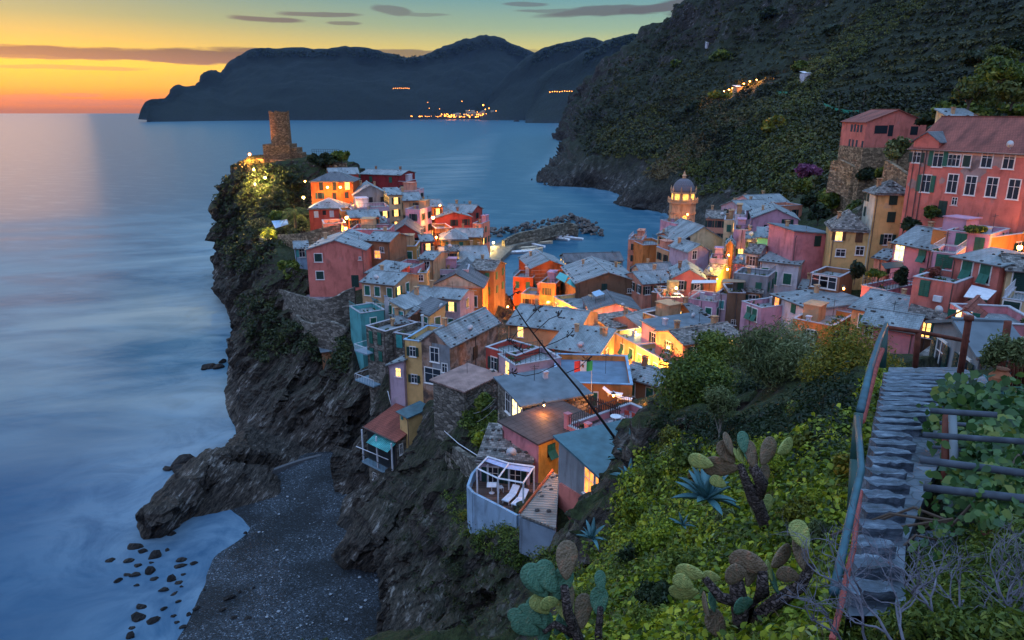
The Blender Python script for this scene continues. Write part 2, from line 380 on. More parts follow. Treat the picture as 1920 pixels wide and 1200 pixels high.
def leaves(C, Nn, S, asp=.5, spread=.8, six=False):
    n = len(C); d = nrm(Nn + rng.normal(0, spread, (n, 3))); r = rng.normal(0, 1, (n, 3)); r[:, 2] -= .35
    a = nrm(np.cross(d, r)); b_ = nrm(np.cross(a, d)); S = np.asarray(S).reshape(-1, 1) * np.ones((n, 1)); S = S * rng.uniform(.6, 1.25, (n, 1))
    if six:
        sh = [(-1, 0, 0), (-.45, .62, .06), (.15, .60, .1), (1, 0, -.15), (.15, -.60, .1), (-.45, -.62, .06)]
    else: sh = [(-1, 0, 0), (0, asp, .12), (1, 0, -.1), (0, -asp, .12)]
    k = len(sh); V = np.zeros((n, k, 3))
    for i, (x, y, z) in enumerate(sh): V[:, i] = C + (a * x + b_ * y * (1 if six else 1) + d * z) * S
    return V.reshape(-1, 3), np.arange(n * k).reshape(n, k)
def cloud(n, rad, lumps=9, fill=.35, bottom=-.5):
    """leaf positions on an uneven crown: leaves sit on lumps spread over an ellipsoid"""
    L_ = nrm(rng.normal(0, 1, (lumps, 3))); L_[:, 2] = np.maximum(L_[:, 2], bottom) ; L_ *= rng.uniform(.25, .72, (lumps, 1))
    lr = rng.uniform(.26, .52, lumps); k = rng.integers(0, lumps, n); d = nrm(rng.normal(0, 1, (n, 3)))
    rr_ = lr[k] * (1 - fill * rng.random(n) ** 2 * 1.6) * (1 + .3 * rng.normal(0, 1, n) * .5)
    p = L_[k] + d * rr_[:, None]
    return p * np.array(rad), nrm(d + nrm(L_[k]) * .5)
GROUND = []    # terrain control points taken from the houses
HS = []
CHM = {}
def chimney(kind):
    if kind not in CHM:
        b = MB().box(-.32, -.32, -.6, .32, .32, 1.1).box(-.4, -.4, 1.1, .4, .4, 1.2)
        if kind != 'plain':
            for x in (-.26, .26):
                for y in (-.26, .26): b.box(x - .06, y - .06, 1.2, x + .06, y + .06, 1.5)
        b.box(-.45, -.45, 1.5 if kind != 'plain' else 1.2, .45, .45, 1.62 if kind != 'plain' else 1.32)
        CHM[kind] = b.me('chimney', wm(dict(pale='tan', dark='brick', plain='white')[kind] if kind in ('pale', 'dark', 'plain') else 'tan'))
    return CHM[kind]
def stonemesh():
    if 'rs' not in CHM:
        b = bmesh.new(); bmesh.ops.create_icosphere(b, subdivisions=1, radius=.2)
        for v in b.verts: v.co = Vector((v.co.x * 1.3, v.co.y, v.co.z * .6)) * random.uniform(.75, 1.2)
        me = bpy.data.meshes.new('roof_stone'); b.to_mesh(me); b.free(); me.materials.append(plain('roof_stone', (.06, .055, .055), .9)); CHM['rs'] = me
    return CHM['rs']
GABW = {}
def slab(b, quad, t=.16):
    q = [Vector(v) for v in quad]; n = (q[1] - q[0]).cross(q[-1] - q[0]).normalized()
    if n.z < 0: q = q[::-1]; n = -n
    m = len(q); lo = [v - Vector((0, 0, t)) for v in q]
    b.add(q + lo, [tuple(range(m)), tuple(range(2 * m - 1, m - 1, -1))] + [(i, i + m, (i + 1) % m + m, (i + 1) % m) for i in range(m)])
def H(label, L, Rr, D, dep, h, roof='gx', wall='pink', rise=1.6, rm='slate', win=(), auto=None, chim=1, ck='pale', base=None, cat='house', stones=None, rail=None, ov=.35, dish=0, lim=None, name='house', side=None, cornice=None):
    a = P(L[0], L[1], D); z = a.z; c = Pz(Rr[0], Rr[1], z)
    yw = math.atan2(c.y - a.y, c.x - a.x); lim = R(lim) if lim else R(18) if D > 125 else R(32) if D > 100 else R(75)
    if abs(yw) > lim:
        yw = math.copysign(lim, yw); u_ = (Rr[0] - 960) / F; t_ = (u_ * (a.y * cp - (z - HC) * sp_) - a.x) / (math.cos(yw) - u_ * math.sin(yw) * cp); c = a + Vector((math.cos(yw) * t_, math.sin(yw) * t_, 0))
    if not win and auto is None and 'hut' not in label and roof != 'x': auto = (2 if D > 120 else 3, 2, 'kgw' if len(label) % 2 else 'kDw')
    d = c - a; w = d.length; yaw = math.atan2(d.y, d.x); gz = z - h
    root = empty(name, (a.x, a.y, gz), yaw, label, cat)
    M = Matrix.Translation((a.x, a.y, gz)) @ Matrix.Rotation(yaw, 4, 'Z'); Mi = M.inverted()
    ctr = M @ Vector((w / 2, dep / 2, 0)); GROUND.append((ctr.x, ctr.y, gz))
    lo = -5.0; b = MB(); m = wm(wall); far = D > 138
    if roof == 'flat':
        t = .22; o = len(b.v)
        V = [(0, 0, lo), (w, 0, lo), (w, dep, lo), (0, dep, lo), (0, 0, h), (w, 0, h), (w, dep, h), (0, dep, h), (t, t, h), (w - t, t, h), (w - t, dep - t, h), (t, dep - t, h), (t, t, h - .8), (w - t, t, h - .8), (w - t, dep - t, h - .8), (t, dep - t, h - .8)]
        Fc = [(0, 1, 5, 4), (1, 2, 6, 5), (2, 3, 7, 6), (3, 0, 4, 7)] + [(4 + i, 4 + (i + 1) % 4, 8 + (i + 1) % 4, 8 + i) for i in range(4)] + [(8 + i, 8 + (i + 1) % 4, 12 + (i + 1) % 4, 12 + i) for i in range(4)] + [(0, 3, 2, 1)]
        b.add(V, Fc)
    else:
        hz = {'gx': [(0, h), (0, h)], }
        V = [(0, 0, lo), (w, 0, lo), (w, dep, lo), (0, dep, lo), (0, 0, h), (w, 0, h), (w, dep, h), (0, dep, h)]
        Fc = [(0, 3, 2, 1), (0, 1, 5, 4), (1, 2, 6, 5), (2, 3, 7, 6), (3, 0, 4, 7)]
        if roof == 'gx': V += [(0, dep / 2, h + rise), (w, dep / 2, h + rise)]; Fc[2] = (1, 2, 6, 9, 5); Fc[4] = (3, 0, 4, 8, 7)
        if roof == 'gy': V += [(w / 2, 0, h + rise), (w / 2, dep, h + rise)]; Fc[1] = (0, 1, 5, 8, 4); Fc[3] = (2, 3, 7, 9, 6)
        if roof == 'shedf': V[6] = (w, dep, h + rise); V[7] = (0, dep, h + rise)
        if roof == 'shedl': V[5] = (w, 0, h + rise); V[6] = (w, dep, h + rise)
        if roof == 'shedr': V[4] = (0, 0, h + rise); V[7] = (0, dep, h + rise)
        b.add(V, Fc)
    b.build('wall', m, root)
    if base:
        bh, bm = base; q = .05; MB().box(-q, -q, lo - .1, w + q, dep + q, bh).build('lower_wall', wm(bm), root)
    r = MB(); e = ov; g = .3; slopes = []
    zt = h + .1
    if roof == 'flat':
        t = .22; r.box(t, t, h - .85, w - t, dep - t, h - .62)
        if D < 130 or True:
            c2 = MB()
            for (x0, y0, x1, y1) in ((-.06, -.06, w + .06, t + .04), (-.06, dep - t - .04, w + .06, dep + .06), (-.06, t + .04, t + .04, dep - t - .04), (w - t - .04, t + .04, w + .06, dep - t - .04)): c2.box(x0, y0, h + .004, x1, y1, h + .09)
            c2.build('parapet_cap', wm(cornice) if cornice else plain('coping', (.40, .38, .42), .8), root)
    elif roof == 'gx':
        k = rise / (dep / 2); y0, y1, ym = -e, dep + e, dep / 2
        A = [(-g, y0, zt - k * e), (w + g, y0, zt - k * e), (w + g, ym, zt + rise), (-g, ym, zt + rise)]
        B = [(w + g, y1, zt - k * e), (-g, y1, zt - k * e), (-g, ym, zt + rise), (w + g, ym, zt + rise)]
        slab(r, A); slab(r, B); slopes = [A, B]
        r.box(-g, ym - .14, zt + rise - .02, w + g, ym + .14, zt + rise + .07)
    elif roof == 'gy':
        k = rise / (w / 2); xm = w / 2
        A = [(-e, -g, zt - k * e), (xm, -g, zt + rise), (xm, dep + g, zt + rise), (-e, dep + g, zt - k * e)]
        B = [(w + e, -g, zt - k * e), (w + e, dep + g, zt - k * e), (xm, dep + g, zt + rise), (xm, -g, zt + rise)]
        slab(r, A); slab(r, B); slopes = [A, B]
        r.box(xm - .14, -g, zt + rise - .02, xm + .14, dep + g, zt + rise + .07)
    elif roof == 'hip':
        m_ = min(w, dep) / 2; k = rise / m_; zz_ = zt - k * e
        if w >= dep: p0, p1 = (m_, dep / 2, zt + rise), (w - m_, dep / 2, zt + rise)
        else: p0, p1 = (w / 2, m_, zt + rise), (w / 2, dep - m_, zt + rise)
        c_ = [(-e, -e, zz_), (w + e, -e, zz_), (w + e, dep + e, zz_), (-e, dep + e, zz_)]
        if w >= dep: Q = [[c_[0], c_[1], p1, p0], [c_[1], c_[2], p1], [c_[2], c_[3], p0, p1], [c_[3], c_[0], p0]]
        else: Q = [[c_[0], c_[1], p0], [c_[1], c_[2], p1, p0], [c_[2], c_[3], p1], [c_[3], c_[0], p0, p1]]
        for q in Q: slab(r, q)
        slopes = [Q[0]] if w >= dep else [Q[3]]
    else:
        hz = dict(shedf=lambda x, y: rise * y / dep, shedl=lambda x, y: rise * x / w, shedr=lambda x, y: rise * (w - x) / w)[roof]
        A = [(x, y, zt + hz(x, y)) for x, y in ((-g, -e), (w + g, -e), (w + g, dep + g), (-g, dep + g))]
        slab(r, A); slopes = [A]
    ro = r.build('roof', RM[rm](), root)
    rnd = random.Random(int(L[0] * 7 + L[1] * 131))
    ns = (16 if D < 100 else 11 if D < 135 else 6) if stones is None else stones
    if slopes and rm in ('slate', 'bslate') and ns:
        for i in range(ns):
            s = [Vector(v) for v in slopes[0 if i % 3 or len(slopes) < 2 else 1]]
            if len(s) == 3: break
            if i % 2: u, v = (i + .5) / ns, .06
            else: u, v = rnd.uniform(.06, .94), rnd.choice((.3, .55, .8))
            if roof == 'gy': u, v = v, u
            p = (s[0] * (1 - u) + s[1] * u) * (1 - v) + (s[3] * (1 - u) + s[2] * u) * v
            link('roof_stone', stonemesh(), ro, p + Vector((0, 0, .06)), (0, 0, rnd.uniform(0, 3)), (rnd.uniform(.8, 1.3),) * 3)
    for i in range(chim):
        fx, fy = (.22 + .5 * i + rnd.uniform(-.06, .1), .62 + rnd.uniform(-.15, .2))
        if fx > .92: fx = .9
        x, y = w * fx, dep * fy; zc = h - .6
        if roof == 'gx': zc = h + rise * (1 - abs(y - dep / 2) / (dep / 2))
        if roof == 'gy': zc = h + rise * (1 - abs(x - w / 2) / (w / 2))
        if roof == 'hip': zc = h + rise * .4
        if roof.startswith('shed'): zc = h + hz(x, y)
        link('chimney', chimney(ck), ro, (x, y, zc), (0, 0, 0), (rnd.uniform(.6, .85),) * 3)
    # walls facing the camera
    cl_ = Mi @ Vector((0, 0, HC)); walls = []
    if cl_.y < 0: walls.append(('f', 0))
    if cl_.x < 0: walls.append(('l', -math.pi / 2))
    if cl_.x > w: walls.append(('r', math.pi / 2))
    for it in win:
        px, py, st = it[:3]; ww, wh = it[3:5] if len(it) > 4 else (1.0, 1.5)
        u, v = (px - 960) / F, (600 - py) / F
        dr = (Mi.to_3x3() @ Vector((u, cp + v * sp_, -sp_ + v * cp))); best = None
        for k, rz in walls:
            if k == 'f': t = -cl_.y / dr.y if dr.y else -1
            elif k == 'l': t = -cl_.x / dr.x if dr.x else -1
            else: t = (w - cl_.x) / dr.x if dr.x else -1
            if t <= 0: continue
            q = cl_ + dr * t
            off = max(0, -q.x - .01, q.x - w - .01, -q.y - .01, q.y - dep - .01)
            if best is None or off < best[0]: best = (off, q, rz, k)
        if best:
            off, q, rz, k = best
            mg = ww / 2 + .15
            if k == 'f': q.x = min(max(q.x, mg), w - mg); q.y = 0
            else: q.y = min(max(q.y, mg), dep - mg)
            q.z = min(q.z, h - wh / 2 - .15) if roof != 'gy' else q.z
            addwin(root, q, rz, ww, wh, st, far)
    if auto:
        nc, nr, st = auto[:3]; wh = 1.5
        for k, rz in walls:
            ln = w if k == 'f' else dep; n = nc if k == 'f' else max(0, int(round(nc * dep / max(w, 1) * .7)))
            if side is not None and k != 'f': n = side
            n = min(n, int(ln / 1.9))
            for i in range(n):
                for j in range(nr):
                    zc = h - (1.75 if roof == 'flat' else 1.35) - 2.8 * j
                    if zc < .9: continue
                    s = (i + .5) / n * ln + rnd.uniform(-.15, .15)
                    if rnd.random() < .06 and nc * nr > 2: continue
                    q = Vector((s, 0, zc)) if k == 'f' else Vector((0 if k == 'l' else w, s, zc))
                    s2 = st
                    if rnd.random() < .13: s2 = 'y' + st[1].upper() + st[2] if st[1] not in '-A' else 'y' + st[1:]
                    addwin(root, q, rz, .9, wh, s2, far)
    if rail:
        rb_ = MB(); ph = h
        for (x0, y0, x1, y1) in ((.05, .05, w - .05, .05), (.05, .05, .05, dep - .05), (w - .05, .05, w - .05, dep - .05)):
            n = max(1, int(math.hypot(x1 - x0, y1 - y0) / (.25 if D < 70 else .6)))
            for i in range(n + 1): t = i / n; X_, Y_ = x0 + (x1 - x0) * t, y0 + (y1 - y0) * t; rb_.box(X_ - .02, Y_ - .02, ph, X_ + .02, Y_ + .02, ph + .85)
            rb_.tube([(x0, y0, ph + .87), (x1, y1, ph + .87)], .03, 5)
        rb_.build('railing', plain('rail_' + rail, dict(d=(.03, .035, .04), w=(.55, .55, .6), t=(.06, .3, .3), g=(.02, .1, .08))[rail], .5), root)
    gm = plain('gutter', (.10, .07, .065), .6)
    if roof in ('gx', 'hip', 'shedf', 'shedl', 'shedr') and D < 180:
        k = rise / (dep / 2) if roof == 'gx' else 0; zg = h + .02 - k * ov
        if roof in ('gx', 'hip', 'shedf'): MB().tube([(-.3, -ov - .06, zg), (w + .3, -ov - .06, zg - .05)], .075, 6).build('gutter', gm, root)
    if D < 150:
        xp = w * rnd.choice((.04, .96, .5)); MB().tube([(xp, -ov if roof != 'flat' else -.08, h - .05), (xp, -.09, h - .5), (xp, -.09, -2)], .055, 5).build('drain_pipe', gm, root)
    if roof == 'flat' and not win and D > 75 and rnd.random() < .6:
        x0 = w * rnd.uniform(.1, .5); MB().box(x0, dep * .55, h - .6, x0 + min(2.6, w * .45), dep - .3, h + 1.5).box(x0 - .15, dep * .55 - .25, h + 1.5, x0 + min(2.6, w * .45) + .15, dep - .2, h + 1.62).build('roof_room', wm(rnd.choice(('white', 'salmon', 'mauve', 'tan'))), root)
    if roof == 'flat' and D < 150 and 'terrace flying' not in label:
        n_ = 3 + int(rnd.random() * 4)
        for i in range(n_):
            x0, y0 = w * rnd.uniform(.08, .9), .45 + rnd.random() * .5; lv = MB().lathe([(.14, h - .6), (.2, h - .25)], 7, (x0, y0, 0)); lv.build('flower_pot', plain('terracotta', (.45, .16, .08), .8), root)
            pp, n2_ = cloud(26, (.35, .35, .35), 4); Vv, Ff = leaves(pp + np.array([x0, y0, h + .05]), n2_, .13, .5); link('plant', npmesh('plant', Vv, Ff, LFM()), root)
    if roof in ('gx', 'shedf') and 70 < D < 170 and rnd.random() < .35 and not dish: dish = 1
    for i in range(dish):
        satdish(root, (w * rnd.uniform(.3, .9), .2, h + (.3 if roof != 'flat' else .1)), rnd.uniform(-.6, .6))
    HS.append((root, label, w, dep, h, yaw, a)); return root, w, dep, h
def satdish(parent, loc, rz, s=.45):
    b = MB(); pr = [(s * math.sin(t), s * .35 * (1 - math.cos(t))) for t in (0.02, .4, .8, 1.2, 1.5)]
    b.lathe(pr, 14); d = b
    for i in range(len(d.v)): v = d.v[i]; d.v[i] = Vector((v.x, -v.z * 1.2, v.y * 1.0 + .6 + v.z * .3))
    b.tube([(0, 0, 0), (0, 0, .55)], .03, 5).tube([(0, -.05, .35), (0, -.5, .6)], .015, 4)
    return b.build('satellite_dish', plain('dish_white', (.55, .56, .6), .5), parent, loc, (0, 0, rz), True)
# ================================================================== HOUSES (pixel of the two front eave corners, distance, depth, height)
# --- headland
H('orange villa just below the round tower with two glowing wall lamps', (582, 340), (661, 340), 175, 8, 9, 'hip', 'rust', 1.9, 'dslate', [(602, 346, 'k-w', 1, 2), (627, 347, 'k-w', 1, 2), (651, 346, 'y-w', 1.1, 1.8), (600, 367, 'kDw'), (627, 369, 'k-w', 1, 2), (650, 366, 'k-w'), (653, 391, 'k-w')], chim=0)
H('small dark red hip-roofed house directly beneath the orange lit villa', (579, 391), (647, 390), 165, 8, 6, 'hip', 'red', 1.9, 'slate', [(593, 402, 'w-w', 1, 1.5), (608, 399, 'k--', .8, 1), (622, 401, 'w-w', 1, 1.5)], chim=0)
H('red house behind the orange villa by the castle shrubs', (618, 327), (672, 322), 192, 8, 7, 'gx', 'red', 1.3, auto=(3, 1, 'y-w'))
H('wide dark maroon house standing highest against the sea', (676, 326), (751, 329), 202, 9, 8, 'gx', 'dred', .9, chim=2, ck='dark')
H('little dark red annex at the seaward end of the maroon house', (747, 340), (762, 341), 198, 6, 6, 'flat', 'dred', chim=0)
H('grey gabled house with a dark open loggia behind the lilac terrace', (663, 366), (727, 364), 172, 10, 7, 'gy', 'grey', 2.3, auto=(3, 1, 'k--'), chim=2)
H('pale violet house with a low roof beside the sea above the cream house', (735, 357), (778, 358), 182, 7, 7, 'flat', 'lilac', auto=(2, 1, 'kDw'))
H('narrow cream house with a row of three lit yellow windows', (729, 366), (754, 364), 166, 8, 13, 'shedf', 'cream', .8, auto=(3, 3, 'yDw'), chim=0)
H('tan four-storey house right of the narrow cream house', (756, 376), (790, 373), 166, 9, 12, 'gx', 'tan', 1.3, auto=(4, 3, 'kDw'))
H('long lilac house with roof terrace under the grey loggia house', (663, 390), (730, 384), 160, 8, 9, 'flat', 'lilac', auto=(4, 2, 'kDw'), chim=1, rail='d')
H('small slate-roofed house with a tall chimney stack above the white sun beds', (655, 408), (711, 400), 152, 6, 5, 'gx', 'orange', 1.1, chim=2, auto=(3, 1, 'kDw'))
TERR = H('brownish pink flat-topped house with white beds on its terrace', (656, 431), (729, 431), 140, 7, 6, 'flat', 'rose', chim=1, rail='d')
H('little salmon block beside the glowing alley under the red hip-roofed house', (607, 420), (648, 418), 148, 6, 6, 'flat', 'salmon', chim=0, cornice='blue' if False else None)
H('orange lane house glowing under the villa lamps', (640, 396), (662, 394), 158, 6, 9, 'flat', 'orange', auto=(1, 2, 'kDw'), chim=0)
PINKH = H('large pink gable house on the curved stone terrace', (574, 468), (684, 468), 125, 12, 6.6, 'gy', 'pink', 1.7, 'slate', [(597, 483, 'kdw', 1.3, 1.4), (600, 516, 'kdw', 1.3, 1.4), (666, 527, 'kd-', 1.3, 2.2), (675, 484, 'k--', .4, .5)], chim=1, stones=14)
H('brick-red house tucked behind the right corner of the pink gable house', (687, 450), (730, 454), 131, 7, 9, 'gx', 'brick', 1.0, win=[(708, 477, 'o-w', 1.1, 1.3), (716, 468, 'k--', .8, .9)], rail=None)
H('pale blue cottage at the left of the pink gable house', (553, 466), (577, 461), 134, 6, 5, 'gx', 'blue', .8, win=[(566, 470, 'kT-')], chim=0)
H('low red shed between the pink gable house and the flat salmon house', (687, 511), (732, 518), 119, 5, 4, 'shedf', 'red', 1.1, chim=0)
H('plain tan house with white eaves below the pink terrace house', (678, 528), (739, 534), 112, 8, 7, 'gx', 'tan', 1.0, chim=1)
H('flat-roofed pink house with plants in front of the dark gabled barn', (732, 500), (774, 503), 128, 7, 8, 'flat', 'rose', chim=0, rail='d', win=[(760, 513, 'kDw'), (742, 512, 'k--', .8, 1.6)])
H('wide red house with a dark wooden gable in the middle of the headland', (730, 441), (790, 440), 148, 11, 6, 'gy', 'red', 2.2, 'dslate', chim=1, auto=(3, 1, 'k--'))
H('low ochre house under the dark wooden gable', (731, 462), (780, 462), 138, 6, 5, 'flat', 'ochre', chim=1, ck='pale')
H('small tan house with a balcony in front of the wide white slates', (786, 485), (812, 489), 132, 7, 8, 'gx', 'tan', .8, win=[(800, 499, 'k-w', 1.2, 1.8)])
H('slim yellow house with one window beside the vine-covered wall', (783, 512), (800, 512), 126, 6, 7, 'flat', 'yellow', win=[(788, 521, 'k-w', .8, 1)], chim=0)
H('dark pink house with a black chimney near the seaward edge', (816, 409), (884, 406), 176, 9, 8, 'gy', 'red', 1.3, auto=(3, 1, 'kD-'), chim=2, ck='dark')
H('hindmost red house on the seaward edge', (832, 396), (884, 399), 187, 8, 7, 'gx', 'red', 1.4, chim=2)
H('small round-topped red house at the right tip of the headland', (886, 419), (903, 421), 178, 6, 8, 'flat', 'salmon', chim=1)
H('orange house lit from the alley beside the dark pink house', (817, 429), (848, 422), 160, 7, 11, 'flat', 'orange', chim=1, auto=(2, 2, 'kBw'))
H('ochre house with pale slates at the sea side above the harbour', (852, 444), (903, 444), 158, 8, 8, 'gx', 'ochre', 1.2, chim=2)
H('low ochre house in front with a hipped slate roof above the alley', (827, 449), (876, 448), 150, 7, 7, 'hip', 'ochre', 1.5, chim=1)
H('orange and lilac house with lit upper windows at the end of the headland lane', (790, 388), (830, 383), 178, 8, 9, 'gx', 'orange', 1.2, auto=(3, 2, 'yBw'))
H('grey-lilac house with rooftop chimneys beside the headland lane', (760, 392), (788, 397), 160, 6, 8, 'flat', 'mauve', auto=(2, 2, 'kDw'), chim=2)
H('broad house with very wide white slate roof above the harbour ramp', (828, 492), (918, 489), 142, 13, 6, 'gx', 'lilac', 1.9, chim=3, auto=(4, 1, 'kDw'))
H('brown-walled house with a dark slab roof behind the orange street house', (882, 504), (926, 508), 139, 7, 7, 'gx', 'brown', 1.2, 'bslate', chim=1)
H('lilac house between the yellow slim house and the dark gable roof', (822, 506), (878, 506), 134, 5, 6, 'flat', 'lilac', chim=1, auto=(2, 1, 'kDw'))
H('glowing orange house with cream pediment and black roof at the piazza', (806, 537), (905, 539), 130, 17, 9, 'gy', 'orange', 2.5, 'dslate', [(888, 565, 'kdw', 1.3, 2.0)], chim=1, auto=(0, 0, 'kAw'), side=5)
H('yellow balconied house at the left side of the piazza opening', (905, 520), (938, 508), 146, 9, 10, 'gx', 'yellow', 1.0, 'dslate', auto=(3, 3, 'yBw'), rail=None)
# --- left village edge over the cliff
H('wide lilac house with a sunken white roof terrace', (765, 552), (862, 561), 114, 6, 7, 'gx', 'lilac', .8, chim=1)
H('white rooftop terrace box joined to the lilac house', (721, 556), (768, 553), 110, 6, 6, 'flat', 'white', chim=0, cornice='blue')
H('turquoise house with a glazed roof terrace on the cliff edge', (676, 588), (722, 580), 104, 5, 10, 'flat', 'teal', chim=0, rail='t', win=[(700, 604, 'kgw', .9, 1.4)])
H('tiny teal hut behind the turquoise roof terrace', (702, 562), (736, 556), 111, 4, 4, 'gx', 'teal', .8, chim=0)
H('teal-shuttered house with a plain blue slate slope', (734, 574), (760, 591), 103, 7, 5, 'shedr', 'cream', .8, win=[(742, 584, 'ktw', .9, 1), (752, 590, 'ktw', .9, 1)], chim=1, stones=0)
H('stone house with flat slate roof and green shutters over the cliff', (686, 611), (722, 622), 98, 6, 11, 'flat', 'stone', chim=1, win=[(696, 632, 'kg-', .8, 1.8), (712, 635, 'kg-', .8, 1.8), (698, 664, 'kg-', .9, 1.9), (714, 668, 'kg-', .8, 1.5)])
H('flat blue-roofed block with tall steel flue', (738, 624), (790, 632), 96, 6, 6, 'flat', 'stone', chim=0, win=[(749, 638, 'kt-', 1, 1.9)])
H('small house with wooden shutters beneath the steel flue wall', (768, 592), (804, 583), 101, 4, 4, 'gy', 'salmon', .9, win=[(777, 597, 'kb-', 1.2, 1.2), (790, 592, 'kb-', 1.2, 1.2)], chim=0)
H('little yellow lean-to with a black solar panel roof', (806, 590), (835, 584), 100, 4, 4, 'shedl', 'yellow', 1.2, 'dslate', chim=0, dish=1)
H('tall narrow yellow house with two pairs of open dark shutters', (757, 637), (791, 641), 90, 7, 11, 'flat', 'yellow', chim=0, win=[(774, 659, 'kDw', .8, 1.25), (777, 710, 'kDw', .8, 1.1)], cornice='blue')
H('narrow lilac house with one small glowing window on the cliff', (728, 683), (757, 688), 90.5, 4, 9, 'shedl', 'lilac', .9, win=[(747, 698, 'y-w', .7, 1.1)], chim=0, stones=5)
H('narrow crimson house squeezed right of the tall yellow one', (793, 634), (808, 640), 91, 6, 13, 'flat', 'pink', chim=0, win=[(801, 655, 'kdw', .8, 1.3)])
STAIN = H('grand old house with weather-stained wall and large white slate roof', (843, 648), (933, 603), 84, 4.3, 11, 'gx', 'stain', 1.6, win=[(891, 661, 'kb-', 1.1, 1.7), (815, 665, 'k-w', 1.2, 1.8), (812, 705, 'k-w', 2.4, 2), (834, 690, 'k-w', .7, 1.1)], chim=1, stones=18, dish=1)
H('low ribbed-tile lean-to against the stained wall', (870, 733), (935, 707), 73, 5, 3.5, 'shedl', 'stone', .3, 'corr', chim=0, auto=(0, 0, 'k--'))
H('house with a long white slate roof studded with dark stones', (953, 607), (1083, 622), 102, 11, 6, 'gx', 'tan', 1.6, chim=1, stones=26, win=[(976, 622, 'y-w', .8, 1.5)])
H('low brick-edged house with three pot chimneys on its grey roof', (1028, 652), (1122, 664), 88, 8, 4, 'shedf', 'brick', .9, chim=3, stones=8)
H('grey lilac house with a glowing window under a balcony terrace', (934, 664), (966, 686), 80, 6, 8, 'flat', 'lilac', chim=0, win=[(952, 680, 'y-w', .9, 1.5)], rail='g')
H('dark crimson block behind the white roof stair', (968, 668), (1012, 652), 79, 5, 6, 'flat', 'red', chim=0)
FLAG = H('large flat blue roof terrace flying a tricolour flag above orange walls', (1037, 717), (1186, 722), 72, 9.5, 6, 'flat', 'orange', rm='bfelt', chim=0, cornice='blue')
GREYB = H('stone house with plain blue-grey roof and lit glass doors', (933, 718), (981, 760), 67, 7, 5, 'shedr', 'stone', .5, 'felt', win=[(953, 738, 'k-w', 1.0, 1.9), (966, 752, 'Y-w', 1.0, 2.0), (976, 765, 'Y-w', .8, 1.9)], chim=1, ck='plain')
WOODR = H('yellow and pink house with a brown plank roof', (942, 797), (1010, 830), 58, 7, 5, 'shedr', 'rose', .3, 'wood', win=[(1033, 844, 'kA-', .9, 1.2)], chim=0)
RUBB = H('lilac rubble-roofed shed with a round satellite dish', (899, 862), (993, 870), 55, 5, 6, 'shedf', 'lilac', .9, 'bslate', chim=0, stones=40, dish=1)
GREYK = H('grey plastered house with dark teal roof and glowing orange window', (1048, 832), (1150, 912), 48, 7, 4, 'shedr', 'grey', .5, 'tealf', win=[(1106, 888, 'o--', 1.1, 1.9), (1127, 908, 'o--', 1.1, 1.9)], chim=0, base=None)
# --- harbour and centre
REDH = H('striped red building with roof terrace standing at the harbour edge', (996, 503), (1064, 500), 158, 13, 15, 'gy', 'rust', 1.7, chim=1, win=[(1006, 539, 'k-w', 1.2, 1.8)])
H('orange terrace wing left of the striped red building', (962, 519), (999, 521), 157, 7, 14, 'flat', 'rust', chim=0, rail='d', auto=(2, 3, 'kAw'))
H('long low boathouse with dark slate roof and teal doors by the harbour', (1062, 491), (1168, 488), 184, 8, 6, 'gx', 'blue', 1.4, 'dslate', auto=(7, 1, 'ytw'), chim=0)
H('great brown house with a broad low curved slate roof', (1080, 531), (1199, 528), 133, 15, 9, 'gy', 'brown', 2.0, chim=2, win=[(1133, 539, 'kd-', 1.1, 1.5), (1180, 545, 'k--', .7, .8)], stones=26)
H('yellow lit house under the striped red building', (977, 551), (1038, 566), 149, 6, 9, 'flat', 'yellow', chim=0, auto=(4, 2, 'kBw'))
H('orange balcony house with potted plants between the red and brown buildings', (1012, 530), (1042, 545), 143, 6, 11, 'flat', 'orange', chim=1, auto=(2, 2, 'kDw'), rail='d')
H('yellow street house with teal roof lights beside the brown house', (1037, 556), (1107, 592), 132, 7, 10, 'flat', 'yellow', chim=1, auto=(5, 2, 'kAw'), lim=72)
H('low mauve gabled house in front of the great brown house', (1107, 583), (1200, 582), 118, 9, 6, 'gy', 'mauve', 1.3, 'dslate', chim=0, dish=1)
H('brown-slated house at the bend of the lit street', (1111, 598), (1146, 615), 113, 7, 9, 'shedr', 'yellow', .5, 'bslate', chim=0, auto=(2, 2, 'kBw'), lim=72)
H('salmon walled house with slate roof and a lit balcony', (1200, 612), (1263, 594), 107, 6, 8, 'gx', 'salmon', 1.1, win=[(1250, 608, 'k--', .5, .5)], chim=1, dish=1, side=0, lim=72)
H('bright yellow street front with open brown shutters, upper part of the row', (1146, 622), (1192, 646), 105, 6, 9, 'flat', 'yellow', chim=1, auto=(4, 3, 'kAw'), ck='plain', lim=72)
H('lower yellow street front running into the green trees', (1193, 648), (1256, 683), 95, 6, 9, 'flat', 'yellow', chim=2, auto=(6, 3, 'kAw'), ck='plain')
H('rough orange gable house facing the lit street bend', (1087, 640), (1140, 628), 101, 6, 7, 'gx', 'brick', 1.0, 'bslate', chim=0)
H('little blue-slated house beside the street top', (1060, 607), (1102, 599), 113, 6, 6, 'shedf', 'salmon', .7, chim=1)
H('slate house below the street row with a squat chimney', (1168, 704), (1238, 724), 80, 5, 5, 'gx', 'brick', .9, chim=1, ck='dark', stones=20)
H('orange harbour block with open balconies and one dark window', (1206, 460), (1252, 458), 166, 9, 15, 'flat', 'orange', chim=1, win=[(1240, 477, 'kd-', 1.3, 1.7)], rail='d')
H('salmon balcony house on the water side of the orange harbour block', (1178, 449), (1204, 452), 172, 8, 13, 'flat', 'salmon', chim=1, auto=(2, 3, 'kDw'), rail='w')
